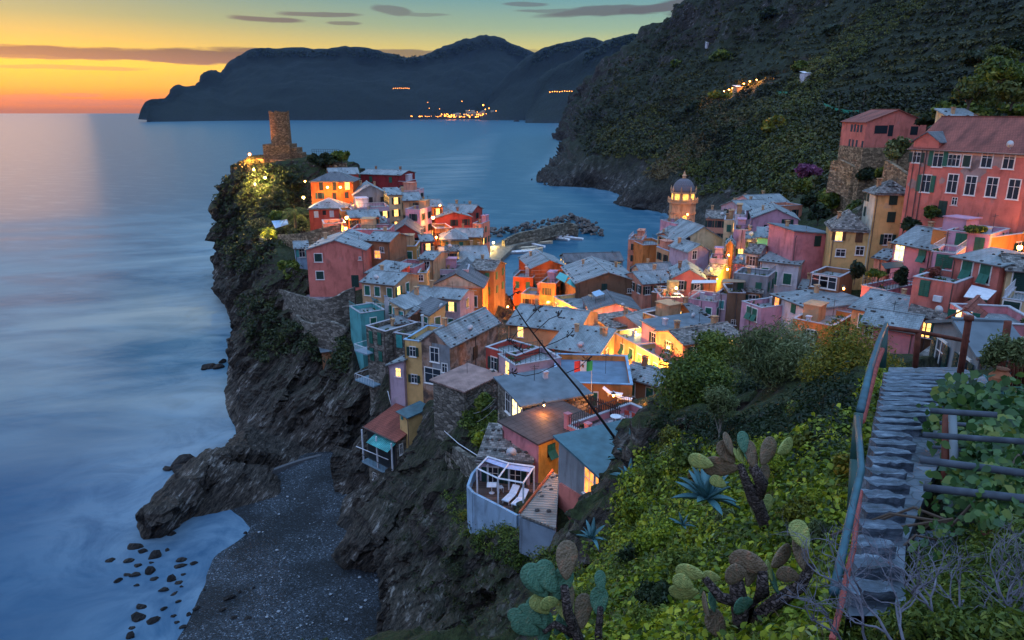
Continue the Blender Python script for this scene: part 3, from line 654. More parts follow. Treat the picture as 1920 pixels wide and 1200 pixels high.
H('church nave with grey gable roof at the foot of the domed tower', (1272, 455), (1362, 452), 152, 12, 9, 'gy', 'cream', 3.3, 'slate', chim=0, win=[(1290, 452, 'k--', 1, 1.6)])
H('bright magenta house beside the church tower', (1267, 420), (1297, 418), 162, 7, 9, 'flat', 'mauve', chim=2, win=[(1276, 431, 'kDw')], rail='d')
H('blue-topped tan house between the orange block and the lilac house', (1256, 472), (1290, 470), 148, 6, 7, 'flat', 'tan', chim=0, cornice='blue')
H('lilac gable house with one dark window below the church', (1291, 472), (1331, 464), 136, 7, 8, 'gy', 'lilac', 1.2, win=[(1302, 478, 'k-w', .9, 1.6)], chim=1)
H('lilac house with black railed terrace beside the glowing alley wall', (1331, 485), (1364, 488), 132, 5, 11, 'flat', 'lilac', chim=0, rail='d')
H('long narrow slate roof running up to the lilac gable house', (1202, 510), (1290, 492), 138, 4, 6, 'gx', 'salmon', 1.1, chim=1, auto=(4, 1, 'kDw'))
H('pale-roofed salmon house in front of the long narrow roof', (1206, 532), (1262, 516), 130, 8, 7, 'gx', 'salmon', 1.4, chim=3, auto=(3, 1, 'kDw'))
H('small deep-pink gable house with brick chimney near the terrace lamp', (1262, 520), (1322, 522), 122, 8, 6, 'gy', 'pink', 1.5, chim=1, ck='dark')
H('tan house with brown slabs beside the yellow-lit alley', (1320, 514), (1344, 520), 125, 8, 9, 'gx', 'tan', 1.2, 'bslate', win=[(1327, 520, 'k--', 1.1, 1)], chim=0)
CAFE = H('salmon terrace house with a lamp-lit table and deck chairs on top', (1240, 558), (1283, 558), 113, 6, 8, 'flat', 'salmon', chim=2, win=[(1277, 573, 'y-w', .6, .9)], rail='d')
H('white terrace house with a slanting stair wall and canopy', (1290, 560), (1343, 568), 108, 6, 6, 'flat', 'mauve', chim=2, ck='plain', rail='w')
H('slim pale lilac house with a buttress', (1343, 550), (1364, 562), 107, 6, 11, 'flat', 'lilac', chim=0, win=[(1353, 571, 'ktw', .7, 1.2)])
H('tall brown windowless house in the middle of the village', (1366, 549), (1398, 550), 105, 6, 12, 'flat', 'brown', chim=0, win=[(1375, 604, 'k--', .6, .7)])
H('pink house with two pairs of tilted green shutters', (1391, 565), (1428, 578), 98, 7, 9, 'flat', 'mauve', chim=2, ck='plain', win=[(1405, 586, 'kAw', 1, 1.7), (1415, 590, 'kAw', .9, 1.7)])
H('brown-walled house with a sunken grey roof behind the pale chimneys', (1266, 607), (1336, 590), 101, 7, 5, 'flat', 'brown', chim=0, dish=1)
H('long violet-grey roof with skylights beside the salmon house', (1250, 628), (1354, 612), 96, 6, 5, 'shedf', 'mauve', .5, 'felt', chim=1, ck='plain')
H('low brown-roofed house touching the big bush with round chimneys', (1281, 645), (1388, 628), 88, 6, 4, 'gx', 'salmon', .9, 'bslate', chim=3, ck='pale')
H('white house with broad slate roof and one glowing orange window', (1449, 552), (1522, 580), 98, 9, 7, 'shedf', 'white', .3, win=[(1457, 568, 'oBw', .9, 1.5), (1488, 577, 'kg-', .9, 1.3), (1511, 584, 'kg-', .9, 1.4)], chim=1, stones=14)
H('white and tan house with tall teal shutters under a big pale roof', (1426, 489), (1498, 514), 113, 9, 8, 'shedf', 'white', .5, win=[(1434, 514, 'kgw', 1, 2.1), (1451, 521, 'kgw', .9, 2.1), (1476, 523, 'kgw', 1.2, 1.7)], chim=1, stones=16)
H('narrow white house with balcony plants left of the tall teal shutters', (1399, 473), (1424, 486), 117, 6, 9, 'gx', 'white', .9, 'bslate', auto=(2, 2, 'kBw'), chim=1)
H('shaded house with an arched terrace below the narrow white house', (1376, 512), (1440, 538), 108, 5, 7, 'flat', 'grey', chim=1, rail='d', auto=(3, 2, 'kg-'))
H('big magenta gable house under the cliff', (1412, 408), (1497, 411), 150, 10, 9, 'gy', 'mauve', 2.0, chim=1, win=[(1476, 421, 'kD-', 1.1, 2.2), (1435, 425, 'k--', .6, .8)])
H('long grey-blue gabled house behind the magenta house', (1395, 394), (1452, 390), 163, 9, 8, 'gx', 'lilac', 1.6, chim=2)
H('slate-roofed house highest under the bougainvillea slope', (1412, 381), (1478, 372), 178, 8, 6, 'gx', 'lilac', 1.5, chim=2)
H('salmon wall house lit at the upper edge of the village', (1452, 387), (1505, 381), 168, 6, 6, 'flat', 'salmon', chim=1)
H('white slim house with hanging laundry left of the magenta house', (1378, 402), (1398, 412), 148, 7, 12, 'flat', 'white', chim=1, auto=(1, 3, 'ktw'))
H('pink slim house beneath the white slim one', (1376, 430), (1408, 434), 140, 6, 10, 'flat', 'mauve', chim=1, auto=(2, 2, 'kDw'), rail='d')
H('brown-roofed salmon house right of the church nave', (1324, 408), (1358, 410), 160, 7, 7, 'gx', 'salmon', 1.2, 'bslate', chim=1)
H('white narrow house above the orange alley tower', (1358, 412), (1376, 424), 150, 6, 12, 'flat', 'cream', chim=1, auto=(2, 3, 'kgw'))
ALLEY = H('orange alley tower glowing at the top of the yellow stair wall', (1362, 458), (1376, 462), 134, 5, 13, 'gy', 'orange', .8, chim=0)
H('small teal house with striped awning in front of the magenta house', (1421, 445), (1479, 449), 129, 6, 6, 'shedf', 'teal', .9, chim=1, ck='plain', win=[(1450, 456, 'kgw', 1, 1.6)])
H('cream cottage behind the teal awning house', (1400, 447), (1420, 450), 133, 5, 7, 'gx', 'white', .8, chim=1)
H('white-cornered brick house with light blue roof', (1489, 441), (1562, 439), 112, 8, 8, 'shedr', 'rose', .7, 'felt', win=[(1533, 452, 'kd-', 1.1, 1.7)], chim=1)
H('yellow house with a glowing window and fish-scale brown roof', (1562, 429), (1632, 432), 106, 8, 8, 'hip', 'yellow', 2.3, 'bslate', win=[(1573, 441, 'yBw', .9, 1.5), (1611, 445, 'kb-', 1.0, 1.5), (1612, 470, 'k-w', 1, 1.2), (1576, 474, 'k-w', 1.2, 1)], chim=1)
H('tall yellow tower-like house with a white side wall', (1643, 362), (1712, 363), 104, 4.6, 13.5, 'hip', 'yellow', 1.6, 'bslate', win=[(1675, 374, 'kd-', 1.1, 1.5), (1671, 407, 'kd-', 1.1, 1.5), (1664, 449, 'kDw', 1.0, 1.5), (1624, 366, 'kd-', .7, 1.4), (1629, 366, 'kd-', .7, 1.4), (1622, 396, 'kd-', .7, 1.4)], chim=1)
H('low orange annex between the tall yellow house and the palazzo', (1713, 363), (1752, 361), 107, 6, 8, 'flat', 'orange', win=[(1716, 373, 'k--', .9, 1)], chim=0)
PAL = H('huge red-roofed pink palazzo with peeling plaster and white framed windows', (1710, 277), (1935, 287), 100, 13, 12, 'gx', 'pink', 4.0, 'red',
    [(1719, 295, 'kDw', 1.0, 1.3), (1760, 293, 'kGw', 1.2, 2.1), (1778, 300, 'k-w', .9, 1.4), (1793, 301, 'k-w', .9, 1.4), (1813, 302, 'kdw', .9, 1.4), (1851, 299, 'k-w', 1.2, 1.8), (1892, 301, 'k-w', 1.2, 1.8), (1736, 344, 'kGw', 1.2, 2.2), (1786, 344, 'k-w', 1.2, 2.3), (1820, 348, 'k-w', 1.2, 2.3), (1860, 351, 'k-w', 1.2, 2.3), (1901, 355, 'k-w', 1.2, 2.3), (1790, 377, 'k--', .6, .9), (1767, 392, 'kd-', 1.1, 2.2)], chim=1, ck='dark')
UP = H('pink and stone building standing alone up the terraced hillside', (1625, 229), (1738, 229), 150, 11, 16, 'gy', 'pink', 2.4, 'red',
    [(1652, 243, 'k-w', 2.6, 1.6), (1670, 245, 'k-w', 1, 2.2), (1714, 245, 'k-w', 1.5, 1.7), (1597, 240, 'k-w', .8, 1.5), (1603, 240, 'k-w', .8, 1.5), (1609, 241, 'k-w', .8, 1.5), (1615, 241, 'k-w', .8, 1.5), (1593, 268, 'k-w', .8, 1.6), (1599, 269, 'k-w', .8, 1.6), (1606, 270, 'k-w', .8, 1.6), (1618, 272, 'k-w', .8, 1.6), (1592, 292, 'k-w', .8, 1.3), (1599, 293, 'k-w', .8, 1.3), (1608, 294, 'k-w', .8, 1.3), (1619, 298, 'k-w', .8, 1.3)], chim=0, base=(11, 'bstone'))
H('grey slate-roofed shelter above the palazzo roof', (1808, 236), (1862, 236), 112, 8, 4, 'shedf', 'cream', 2.4, chim=1, stones=12)
H('second slate shelter farther right above the palazzo roof', (1868, 238), (1935, 238), 114, 8, 4, 'shedf', 'white', 1.6, chim=0, stones=8)
H('pink house with wide grey-blue slates and a lit balcony door', (1677, 454), (1748, 467), 92, 8, 9.5, 'gx', 'rose', 1.8, 'slate', [(1687, 472, 'Y-w', 1.2, 2), (1729, 480, 'kA-', 1, 1.5), (1732, 511, 'kg-', 1, 1.1)], chim=2)
H('light pink house with a leafy roof terrace under the palazzo', (1776, 432), (1857, 441), 85, 7, 8, 'flat', 'mauve', chim=2, win=[(1801, 454, 'kg-', 1.2, 2.3), (1836, 458, 'kg-', 1, 1.6)], ck='plain')
H('orange wall house glaring under a bright street lamp at the right edge', (1858, 446), (1965, 432), 82, 7, 8, 'flat', 'orange', chim=0)
H('pale mauve house with blue terrace and railings', (1747, 472), (1792, 477), 80, 6, 8, 'flat', 'mauve', chim=0, rail='w', win=[(1765, 484, 'kg-', 1.0, 1.7), (1788, 488, 'kg-', .8, 1.5)])
H('brick-red house with tilted green shutters and a white awning', (1789, 482), (1876, 499), 76, 6, 11, 'shedf', 'pink', .5, 'slate', [(1814, 500, 'kAw', 1.1, 1.9), (1848, 507, 'kAw', 1.1, 1.9), (1805, 547, 'kA-', 1.0, 1.8), (1832, 566, 'kG-', 1.0, 2.0)], chim=0, stones=6)
H('low terracotta-pink house with an air conditioner box', (1713, 519), (1791, 532), 74, 6, 7, 'flat', 'pink', chim=0, win=[(1734, 538, 'kg-', 1.0, 1.7)])
H('cream house with large dark green shutters at the right edge', (1880, 560), (1985, 575), 66, 7, 6, 'flat', 'cream', chim=0, win=[(1891, 572, 'kdw', 1.3, 1.9)], rail='w')
H('upper cream house with striped awning at the right edge', (1890, 505), (1985, 512), 71, 6, 6, 'gx', 'cream', 1.0, 'bslate', win=[(1913, 524, 'kdw', 1.3, 2.0)], chim=0)
GREEN = H('small pink and orange house with plants crowding its roof terrace', (1616, 535), (1662, 545), 86, 7, 6, 'flat', 'rose', chim=0, win=[(1643, 552, 'kDw', .8, 1.5)], rail='d')
H('broad tan house with mossy slates below the small planted terrace', (1598, 576), (1738, 606), 78, 9, 5, 'gx', 'tan', 1.3, 'slate', chim=2, stones=24)
H('low slate-roofed house just behind the rusty end railing', (1617, 606), (1715, 622), 70, 6, 5, 'gx', 'rose', .9, 'slate', chim=0, stones=14, win=[(1630, 614, 'k--', .7, 1)])
H('rough grey-slated house left of the glowing doorway', (1706, 590), (1775, 600), 72, 7, 5, 'gx', 'brown', 1.1, 'bslate', chim=0, stones=12)
H('pink house with a bright glowing doorway and small brown gable', (1784, 592), (1834, 600), 58, 5, 5.5, 'gy', 'rose', .8, 'red', win=[(1804, 609, 'YG-', 1.1, 2.4)], chim=0)
H('ivy-grown mauve house at the right edge above the grey roof', (1838, 606), (1960, 612), 54, 6, 6, 'flat', 'rose', chim=0)
H('orange house with white-edged roof terrace behind the leafy bush', (1562, 612), (1604, 588), 84, 5, 6, 'flat', 'orange', chim=1, ck='plain')
H('brick outbuilding with a glazed veranda behind the white house', (1520, 512), (1575, 520), 100, 6, 6, 'flat', 'brick', chim=0, win=[(1537, 527, 'k-w', 2.2, 1.6), (1552, 530, 'k-w', 2.2, 1.6)])
H('grey rounded roof building beyond the agave at the right', (1838, 664), (1925, 668), 30, 5, 3, 'gx', 'grey', .8, 'felt', chim=0)
H('white-gabled hut with old brown tiles below the end of the path', (1727, 672), (1773, 688), 40, 5, 5, 'gx', 'white', 1.2, 'bslate', chim=0)
CLIFFH = H('stone house on the beach crag with a veranda and turquoise awning', (687, 800), (744, 826), 86, 5, 9, 'shedf', 'stone', 1.4, 'red', chim=0, win=[(752, 842, 'k-w', .4, 1.3), (703, 893, 'k--', .6, 1)])
H('tiny yellow cabin with a green roof hatch beside the beach crag house', (749, 772), (766, 782), 84, 3, 4, 'shedf', 'yellow', .4, 'tealf', chim=0, win=[(754, 780, 'kt-', .5, .7)])
H('lonely wooden hut on the cliff under the curved walls', (604, 660), (640, 656), 113, 4, 3, 'shedf', 'brick', .5, 'felt', chim=0)
# --- small houses squeezed between the larger ones
H('narrow brown house with pipes left of the salmon terrace house', (1222, 548), (1238, 550), 117, 5, 7, 'flat', 'brown', chim=1, auto=(1, 2, 'kD-'))
H('little red-roofed dormer house between the nave and the lilac gable', (1256, 446), (1272, 444), 158, 5, 8, 'gx', 'salmon', .8, 'bslate', auto=(1, 2, 'kDw'))
H('small cream house wedged under the magenta gable house', (1482, 446), (1494, 447), 122, 5, 7, 'gx', 'cream', .8, auto=(1, 2, 'kgw'))
H('small pink house stepping down right of the yellow-lit alley', (1378, 492), (1398, 495), 118, 5, 7, 'gx', 'rose', .9, auto=(2, 2, 'kgw'))
H('low tan house with slates behind the two tilted shutter house', (1398, 545), (1428, 548), 106, 5, 6, 'gx', 'tan', .9, 'bslate', auto=(2, 1, 'kDw'))
H('small orange house at the back of the headland alley roofs', (700, 418), (724, 416), 156, 5, 7, 'gx', 'orange', .9, auto=(2, 1, 'yDw'))
H('small rose house right of the dark wooden gable', (790, 452), (812, 450), 146, 5, 7, 'gx', 'rose', .9, auto=(2, 2, 'kDw'))
H('tiny tan house in front of the ochre hip roof', (836, 470), (858, 470), 143, 4, 6, 'gx', 'tan', .7, 'bslate', auto=(2, 1, 'kDw'))
H('small yellow house tucked behind the stone house terrace', (742, 606), (764, 604), 100, 4, 5, 'gx', 'yellow', .7, auto=(2, 1, 'kgw'))
H('slim orange house rising behind the long violet-grey roof', (1300, 588), (1320, 586), 105, 5, 8, 'gx', 'orange', .8, auto=(1, 2, 'kDw'))
H('small lilac house behind the white house with the glowing orange window', (1500, 540), (1524, 545), 108, 5, 6, 'gx', 'lilac', .8, auto=(2, 1, 'kgw'))
H('little salmon house below the tall yellow tower-like house', (1640, 482), (1664, 486), 96, 5, 7, 'gx', 'salmon', .8, auto=(2, 2, 'kDw'))
# ================================================================== TERRAIN (built after the houses so it can meet their feet)
ROCK = rockmat('cliff_rock', (.006, .006, .007), (.058, .048, .042), (.30, .28, .27), (.045, .060, .018), .35)
def refine(pts, lenf, cons=()):
    v2 = [Vector((p[0], p[1])) for p in pts]
    vo, eo, fo, *_ = delaunay_2d_cdt(v2, list(cons), [], 0, 1e-3)
    zs = {(round(p[0], 2), round(p[1], 2)): p[2] for p in pts}
    b = bmesh.new(); vv = []
    arr = np.array([(p[0], p[1]) for p in pts]); za = np.array([p[2] for p in pts])
    for v in vo:
        i = int(np.argmin(((arr - (v.x, v.y)) ** 2).sum(1))); vv.append(b.verts.new((v.x, v.y, za[i])))
    for f in fo:
        try: b.faces.new([vv[i] for i in f])
        except ValueError: pass
    for it in range(9):
        es = []
        for e in b.edges:
            m = (e.verts[0].co + e.verts[1].co) / 2
            if e.calc_length() > lenf(m): es.append(e)
        if not es: break
        bmesh.ops.subdivide_edges(b, edges=es, cuts=1, use_grid_fill=False)
        ng = [f for f in b.faces if len(f.verts) > 3]
        bmesh.ops.triangulate(b, faces=ng)
    bmesh.ops.recalc_face_normals(b, faces=b.faces)
    if sum(f.normal.z for f in b.faces) < 0: bmesh.ops.reverse_faces(b, faces=b.faces)
    return b
def strata(p, th=1.1, d=(.77, .15, -.62)):
    d = np.array(d) / np.linalg.norm(d); w = fbm(p, 9, 3, 5) * 5 + fbm(p, 30, 2, 9) * 14
    t = (p @ d + w) / th; fr = t - np.floor(t)
    lay = hsh(np.floor(t).astype(np.int64), 0 * np.floor(t).astype(np.int64), 0 * np.floor(t).astype(np.int64), 3)
    return (lay - .5) * 1.0 + (fr - .5) * .6
G = []
def g(px, py, D): G.append(tuple(P(px, py, D)))
def gz(px, py, z=-1.0): p = Pz(px, py, 0.0); G.append((p.x, p.y, z))
for a in [(402, 505), (407, 535), (412, 560), (432, 600), (442, 640), (430, 670), (420, 700), (412, 735), (412, 765), (424, 795), (428, 815), (300, 876), (318, 905), (262, 945), (243, 990), (262, 1012), (300, 1008), (340, 985), (430, 915), (500, 890), (366, 868)]: gz(*a)
COAST = [tuple(p[:2]) for p in G]
for a in [(-108, 262, -1), (-85, 285, -1), (-50, 290, -1), (-20, 285, -1), (-9, 265, -1), (-9, 245, -1), (-7, 215, -1), (-4.5, 192, -1), (-1.5, 187.5, -1), (.6, 188, -1), (1, 205, -1), (12, 215, -1), (35, 215, -1), (50, 225, -1), (62, 260, -1), (75, 320, -1), (82, 365, -1), (-14, 255, 1), (-12, 225, 3), (-9, 195, 2), (-2, 181, 1.6), (3, 184, 1.6), (6, 200, 1.8), (15, 207, 1.5), (45, 212, 1.8), (60, 225, 3), (75, 265, 6), (90, 330, 8), (120, 330, 15), (130, 250, 40),
          (-85, 270, 15), (-60, 275, 12), (-30, 265, 8)]: G.append(a)
COAST += [a[:2] for a in G[21:38]]
for a in [(434, 330, 208), (440, 312, 210), (470, 292, 212), (500, 299, 212), (560, 287, 220), (560, 300, 205), (650, 302, 214), (520, 302, 198), (412, 380, 207), (411, 410, 207), (412, 440, 205), (412, 480, 206), (470, 330, 200), (480, 380, 190), (505, 405, 180), (500, 430, 172), (520, 452, 152), (480, 470, 168), (448, 450, 192), (440, 520, 184), (455, 580, 158), (480, 560, 148), (518, 475, 142), (545, 500, 130), (512, 530, 133),
          (512, 600, 128), (470, 620, 140), (452, 690, 126), (520, 680, 117), (560, 622, 119), (600, 605, 117), (662, 640, 108), (662, 700, 104), (600, 720, 105), (520, 760, 106), (470, 800, 103), (640, 780, 97), (722, 702, 95), (700, 790, 91), (560, 832, 100.5), (680, 838, 98), (745, 750, 92), (670, 580, 112),
          (400, 846, 89), (430, 836, 91), (352, 897, 83), (296, 948, 76.5), (262, 975, 79), (340, 872, 90), (442, 872, 88), (330, 930, 80.5), (390, 890, 85), (385, 925, 84), (496, 872, 90), (520, 852, 94.5),
          (690, 860, 92), (702, 905, 82), (760, 902, 78), (800, 880, 74), (690, 1000, 70), (762, 980, 66), (742, 1060, 64), (842, 872, 68), (872, 980, 56), (862, 1060, 52), (802, 1130, 54), (900, 1160, 46), (990, 960, 47.5), (1000, 1120, 40), (1082, 1050, 38), (950, 1250, 36), (1050, 1180, 26), (870, 830, 70), (830, 750, 80), (880, 770, 74),
          (880, 962, 52.5), (930, 1000, 49.5), (975, 1028, 47), (945, 930, 53.5), (1030, 1040, 44), (830, 990, 60), (790, 1040, 60),
          (1100, 1120, 16), (1000, 1215, 8.7), (1150, 985, 26), (1180, 885, 36), (1215, 840, 34), (1060, 1170, 12), (1300, 1150, 7.5), (1500, 1150, 5.5), (1300, 950, 14), (1450, 950, 10), (1560, 900, 9), (1250, 800, 27), (1400, 800, 18), (1550, 800, 12), (1550, 710, 22), (1400, 750, 30), (1300, 720, 44), (1640, 690, 16),
          (1900, 760, 14), (1900, 700, 24), (1750, 668, 34), (1600, 660, 44), (1420, 690, 60), (1930, 900, 6), (1850, 1100, 3.9), (2100, 1100, 3.6), (1700, 1300, 2.6), (1250, 1400, 3.5)]: g(*a)
for a in [(565, 872), (620, 858), (668, 850), (600, 905), (655, 885), (545, 905), (540, 940), (590, 960)]: gz(*a, z=-.6)
for a in [(640, 940), (626, 1000), (625, 1050), (652, 1078), (735, 1085), (722, 1140), (712, 1200), (706, 1290)]: gz(*a, z=0.2)
for a in [(-3, 1, 46.4), (3, -5, 48.2), (-4, -6, 46), (0, -12, 50), (-6, 3, 42), (-9, 6, 36), (-12, 14, 18), (-9, 18, 24), (-17, 22, -1), (-16, 34, -1), (-14, 42, .2), (-10, 26, 26), (-24, -6, -2), (-12, -8, 38), (20, -14, 55), (45, 10, 54), (60, 40, 50), (45, 30, 45), (30, 25, 42.5), (95, 60, 55), (110, 110, 50), (75, 75, 42), (120, 160, 45), (100, 150, 38),
          (-160, -20, -5), (-160, 330, -5), (-60, 340, -5), (60, 340, -5), (0, 275, -4), (20, 250, -4), (-70, 150, -4), (-70, 110, -4), (-75, 60, -4), (-50, 20, -5), (-60, 90, -4), (-110, 200, -4), (-100, 160, -4), (-3.2, 205, -3), (-4, 230, -3), (150, 340, 30), (160, 100, 70), (130, 20, 70), (60, -20, 65), (0, -20, 55), (-30, 60, -.9), (-32, 75, -.9), (-20, 75, .1), (-25, 90, .2), (-15, 62, 0)]: G.append(a)
# beds under the walls and terraces are fixed below; houses give their own feet
G += [(a, b_, c) for a, b_, c in GROUND]
def el_(m):
    D = math.hypot(m.x, m.y) + abs(m.z - HC) * .3
    return max(.3, .0052 * D) if m.y < 240 and m.z > -1.5 and m.x < 20 else max(.6, .02 * D + .5)
CONS = [(i, i + 1) for i in range(0, 19)] + [(0, 21)] + [(i, i + 1) for i in range(21, 37)]
bm_ = refine(G, el_, CONS)
vs = np.array([v.co[:] for v in bm_.verts]); ns_ = np.array([v.normal[:] for v in bm_.verts])
foot_f = np.clip(vs[:, 2] / 4.5 + .12, .06, 1)
house_xy = np.array([(a, b_) for a, b_, c in GROUND])
dh = np.full(len(vs), 99.)
for hx in house_xy: dh = np.minimum(dh, np.hypot(vs[:, 0] - hx[0], vs[:, 1] - hx[1]))
steep = np.clip((1 - np.abs(ns_[:, 2])) * 3.5, .0, 1) * np.clip((dh - 3) / 4, .0, 1)
near = np.clip((np.hypot(vs[:, 0], vs[:, 1]) - 14) / 25, 0.0, 1)
amp = steep * near * foot_f
def blk(p):
    w = p + np.stack([fbm(p, 8, 3, 71), fbm(p, 8, 3, 72), fbm(p, 8, 3, 73)], 1) * 5
    q = np.stack([w @ np.array((.62, 0, .78)) / 3.4, w @ np.array((0, 1, 0)) / 2.4, w @ np.array((.78, 0, -.62)) / 1.3], 1); k = np.floor(q).astype(np.int64)
    return (hsh(k[:, 0], k[:, 1], k[:, 2], 8) - .5) * 1.5
rid = lambda s, k: (.28 - np.abs(fbm(vs, s, 4, k))) * 3
disp = (fbm(vs, 16, 3, 11) * 6 + rid(9, 61) * 2.2 + fbm(vs, 4, 4, 21) * 3.0 + strata(vs, 1.9) * 1.9 + blk(vs) * 1.1 + strata(vs, .75, (.8, .25, -.55)) * .7) * amp + fbm(vs, 3, 3, 41) * .5 * np.clip(near, .1, 1) * (1 - steep) * np.clip((dh - 4) / 6, 0, 1)
nh = ns_.copy(); nh[:, 2] *= .35
vs2 = vs + nh * disp[:, None]
for v, c in zip(bm_.verts, vs2): v.co = c
TER = bpy.data.meshes.new('cliff'); bm_.to_mesh(TER); bm_.free(); TER.materials.append(ROCK)
TER.polygons.foreach_set('use_smooth', np.zeros(len(TER.polygons), bool))
tag(link('headland_rock', TER), kind='structure')
from mathutils.bvhtree import BVHTree
def bvh_of(me):
    n = len(me.vertices); co = np.empty(n * 3, np.float32); me.vertices.foreach_get('co', co)
    return BVHTree.FromPolygons([tuple(c) for c in co.reshape(-1, 3)], [tuple(p.vertices) for p in me.polygons])
TB = bvh_of(TER)
def ground(x, y, z0=120):
    h = TB.ray_cast(Vector((x, y, z0)), Vector((0, 0, -1)))
    return h[0].z if h[0] else 0
def hitpx(px, py):
    u, v = (px - 960) / F, (600 - py) / F
    h = TB.ray_cast(Vector((0, 0, HC)), Vector((u, cp + v * sp_, -sp_ + v * cp)).normalized())
    return h[0], h[1]
# ------------------------------------------------------------------ beach
def grid(nx, ny, fn): 
    V = [fn(i / (nx - 1), j / (ny - 1)) for j in range(ny) for i in range(nx)]
    Fq = [(j * nx + i, j * nx + i + 1, (j + 1) * nx + i + 1, (j + 1) * nx + i) for j in range(ny - 1) for i in range(nx - 1)]
    return V, Fq
m, T, b = newmat('shingle', .75, .35); gpos = wpos(T)
v_ = tex(T, 'ShaderNodeTexVoronoi', 7.5, gpos); n_ = tex(T, 'ShaderNodeTexNoise', .12, gpos, Detail=5)
spc = T.nodes.new('ShaderNodeSeparateColor'); T.links.new(v_.outputs['Color'], spc.inputs[0])
cb = ramp(T, spc.outputs[0], [(0, (.008, .010, .012)), (.5, (.026, .032, .042)), (.9, (.055, .068, .088)), (1, (.20, .23, .28))])
T.links.new(mixc(T, .8, cb, ramp(T, n_.outputs[0], [(.42, (.22, .22, .24)), (.58, (1.2, 1.2, 1.2))]), 'MULTIPLY'), b.inputs['Base Color'])
bump(T, b, v_.outputs['Distance'], .8, .12)
wl = [Pz(560, 850, 0), Pz(480, 900, 0), Pz(425, 950, 0), Pz(455, 990, 0), Pz(405, 1050, 0), Pz(375, 1120, 0), Pz(325, 1200, 0), Pz(260, 1330, 0)]
def bfn(u, v):
    s = v * (len(wl) - 1); i = min(int(s), len(wl) - 2); p = wl[i].lerp(wl[i + 1], s - i)
    x = p.x - 14 + u * 42; t = (x - p.x)
    z = t * .075 if t < 8 else .6 + (t - 8) * .045
    q = np.array([[x, p.y, 0]])
    return (x, p.y, z + float(fbm(q, 6, 2, 3)[0]) * .25 - .02)
V_, F_ = grid(90, 110, bfn); tag(link('beach', mesh('beach', V_, F_, m, True)), kind='structure')
# ------------------------------------------------------------------ sea
COASTN = np.array(COAST + [(p.x, p.y) for p in wl])
hillfoot = [(1250, 398), (1180, 378), (1130, 360), (1090, 352), (1050, 345), (1015, 338), (1060, 270), (1048, 250)]
xs = np.concatenate([-np.geomspace(160, 12500, 22)[::-1], np.arange(-156, 160, 2.0), np.geomspace(160, 12500, 22)])
ys = np.concatenate([[-3000, -400, -60], np.arange(0, 330, 2.0), np.arange(330, 560, 6.0), np.geomspace(570, 12400, 30)])
XX, YY = np.meshgrid(xs, ys); pts = np.stack([XX.ravel(), YY.ravel()], 1)
seg = COASTN; dist = np.full(len(pts), 1e9)
hf = np.array([tuple(Pz(a, c)[:2]) for a, c in hillfoot])
def segd(A, B, p):
    d = B - A; t = np.clip(((p - A) @ d) / max(d @ d, 1e-6), 0, 1); return np.hypot(*(p - (A + t[:, None] * d)).T)
for i in range(len(COAST) - 1):
    A, B = np.array(COAST[i]), np.array(COAST[i + 1])
    if np.hypot(*(A - B)) < 60: dist = np.minimum(dist, segd(A, B, pts))
for i in range(len(hf) - 1): dist = np.minimum(dist, segd(hf[i], hf[i + 1], pts))
wa = np.array([tuple(p[:2]) for p in wl])
for i in range(len(wa) - 1): dist = np.minimum(dist, segd(wa[i], wa[i + 1], pts))
seaV = np.stack([XX.ravel(), YY.ravel(), np.zeros(XX.size)], 1); nx, ny = len(xs), len(ys)
ii, jj = np.meshgrid(np.arange(nx - 1), np.arange(ny - 1)); b0 = (jj * nx + ii).ravel()
sea = npmesh('sea', seaV, np.stack([b0, b0 + 1, b0 + nx + 1, b0 + nx], 1), None)
sea.materials.clear(); at = sea.attributes.new('shore', 'FLOAT', 'POINT'); at.data.foreach_set('value', dist.astype(np.float32))
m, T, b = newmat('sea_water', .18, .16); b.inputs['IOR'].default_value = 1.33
an = T.nodes.new('ShaderNodeAttribute'); an.attribute_name = 'shore'; shd = an.outputs['Fac']
gp = wpos(T)
nA = tex(T, 'ShaderNodeTexNoise', 1, wpos(T, (.012, .035, .02), (0, 0, R(-20))), Detail=6, Roughness=.6, Distortion=.6)
nB = tex(T, 'ShaderNodeTexNoise', 1, wpos(T, (.05, .13, .1), (0, 0, R(15))), Detail=5, Roughness=.6)
nC = tex(T, 'ShaderNodeTexNoise', .11, gp, Detail=6, Roughness=.65, Distortion=1.2)
foam = mth('MULTIPLY', mth('MULTIPLY_ADD', shd, -.055, 1.0, clamp=True, T=T), mth('MULTIPLY_ADD', nC.outputs[0], 4.0, -1.35, clamp=True, T=T), T=T)
spz = T.nodes.new('ShaderNodeSeparateXYZ'); T.links.new(gp, spz.inputs[0])
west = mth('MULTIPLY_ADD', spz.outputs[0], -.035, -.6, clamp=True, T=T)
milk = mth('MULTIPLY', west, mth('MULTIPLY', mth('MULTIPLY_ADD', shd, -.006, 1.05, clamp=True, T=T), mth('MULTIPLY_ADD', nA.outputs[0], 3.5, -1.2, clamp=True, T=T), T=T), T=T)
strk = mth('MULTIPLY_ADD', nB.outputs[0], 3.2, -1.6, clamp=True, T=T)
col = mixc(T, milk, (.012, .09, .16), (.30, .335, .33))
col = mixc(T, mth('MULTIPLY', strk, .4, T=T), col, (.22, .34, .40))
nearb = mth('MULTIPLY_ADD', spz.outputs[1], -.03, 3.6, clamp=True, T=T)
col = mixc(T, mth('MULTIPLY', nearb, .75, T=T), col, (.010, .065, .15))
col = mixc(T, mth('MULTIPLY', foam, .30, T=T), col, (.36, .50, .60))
T.links.new(col, b.inputs['Base Color'])
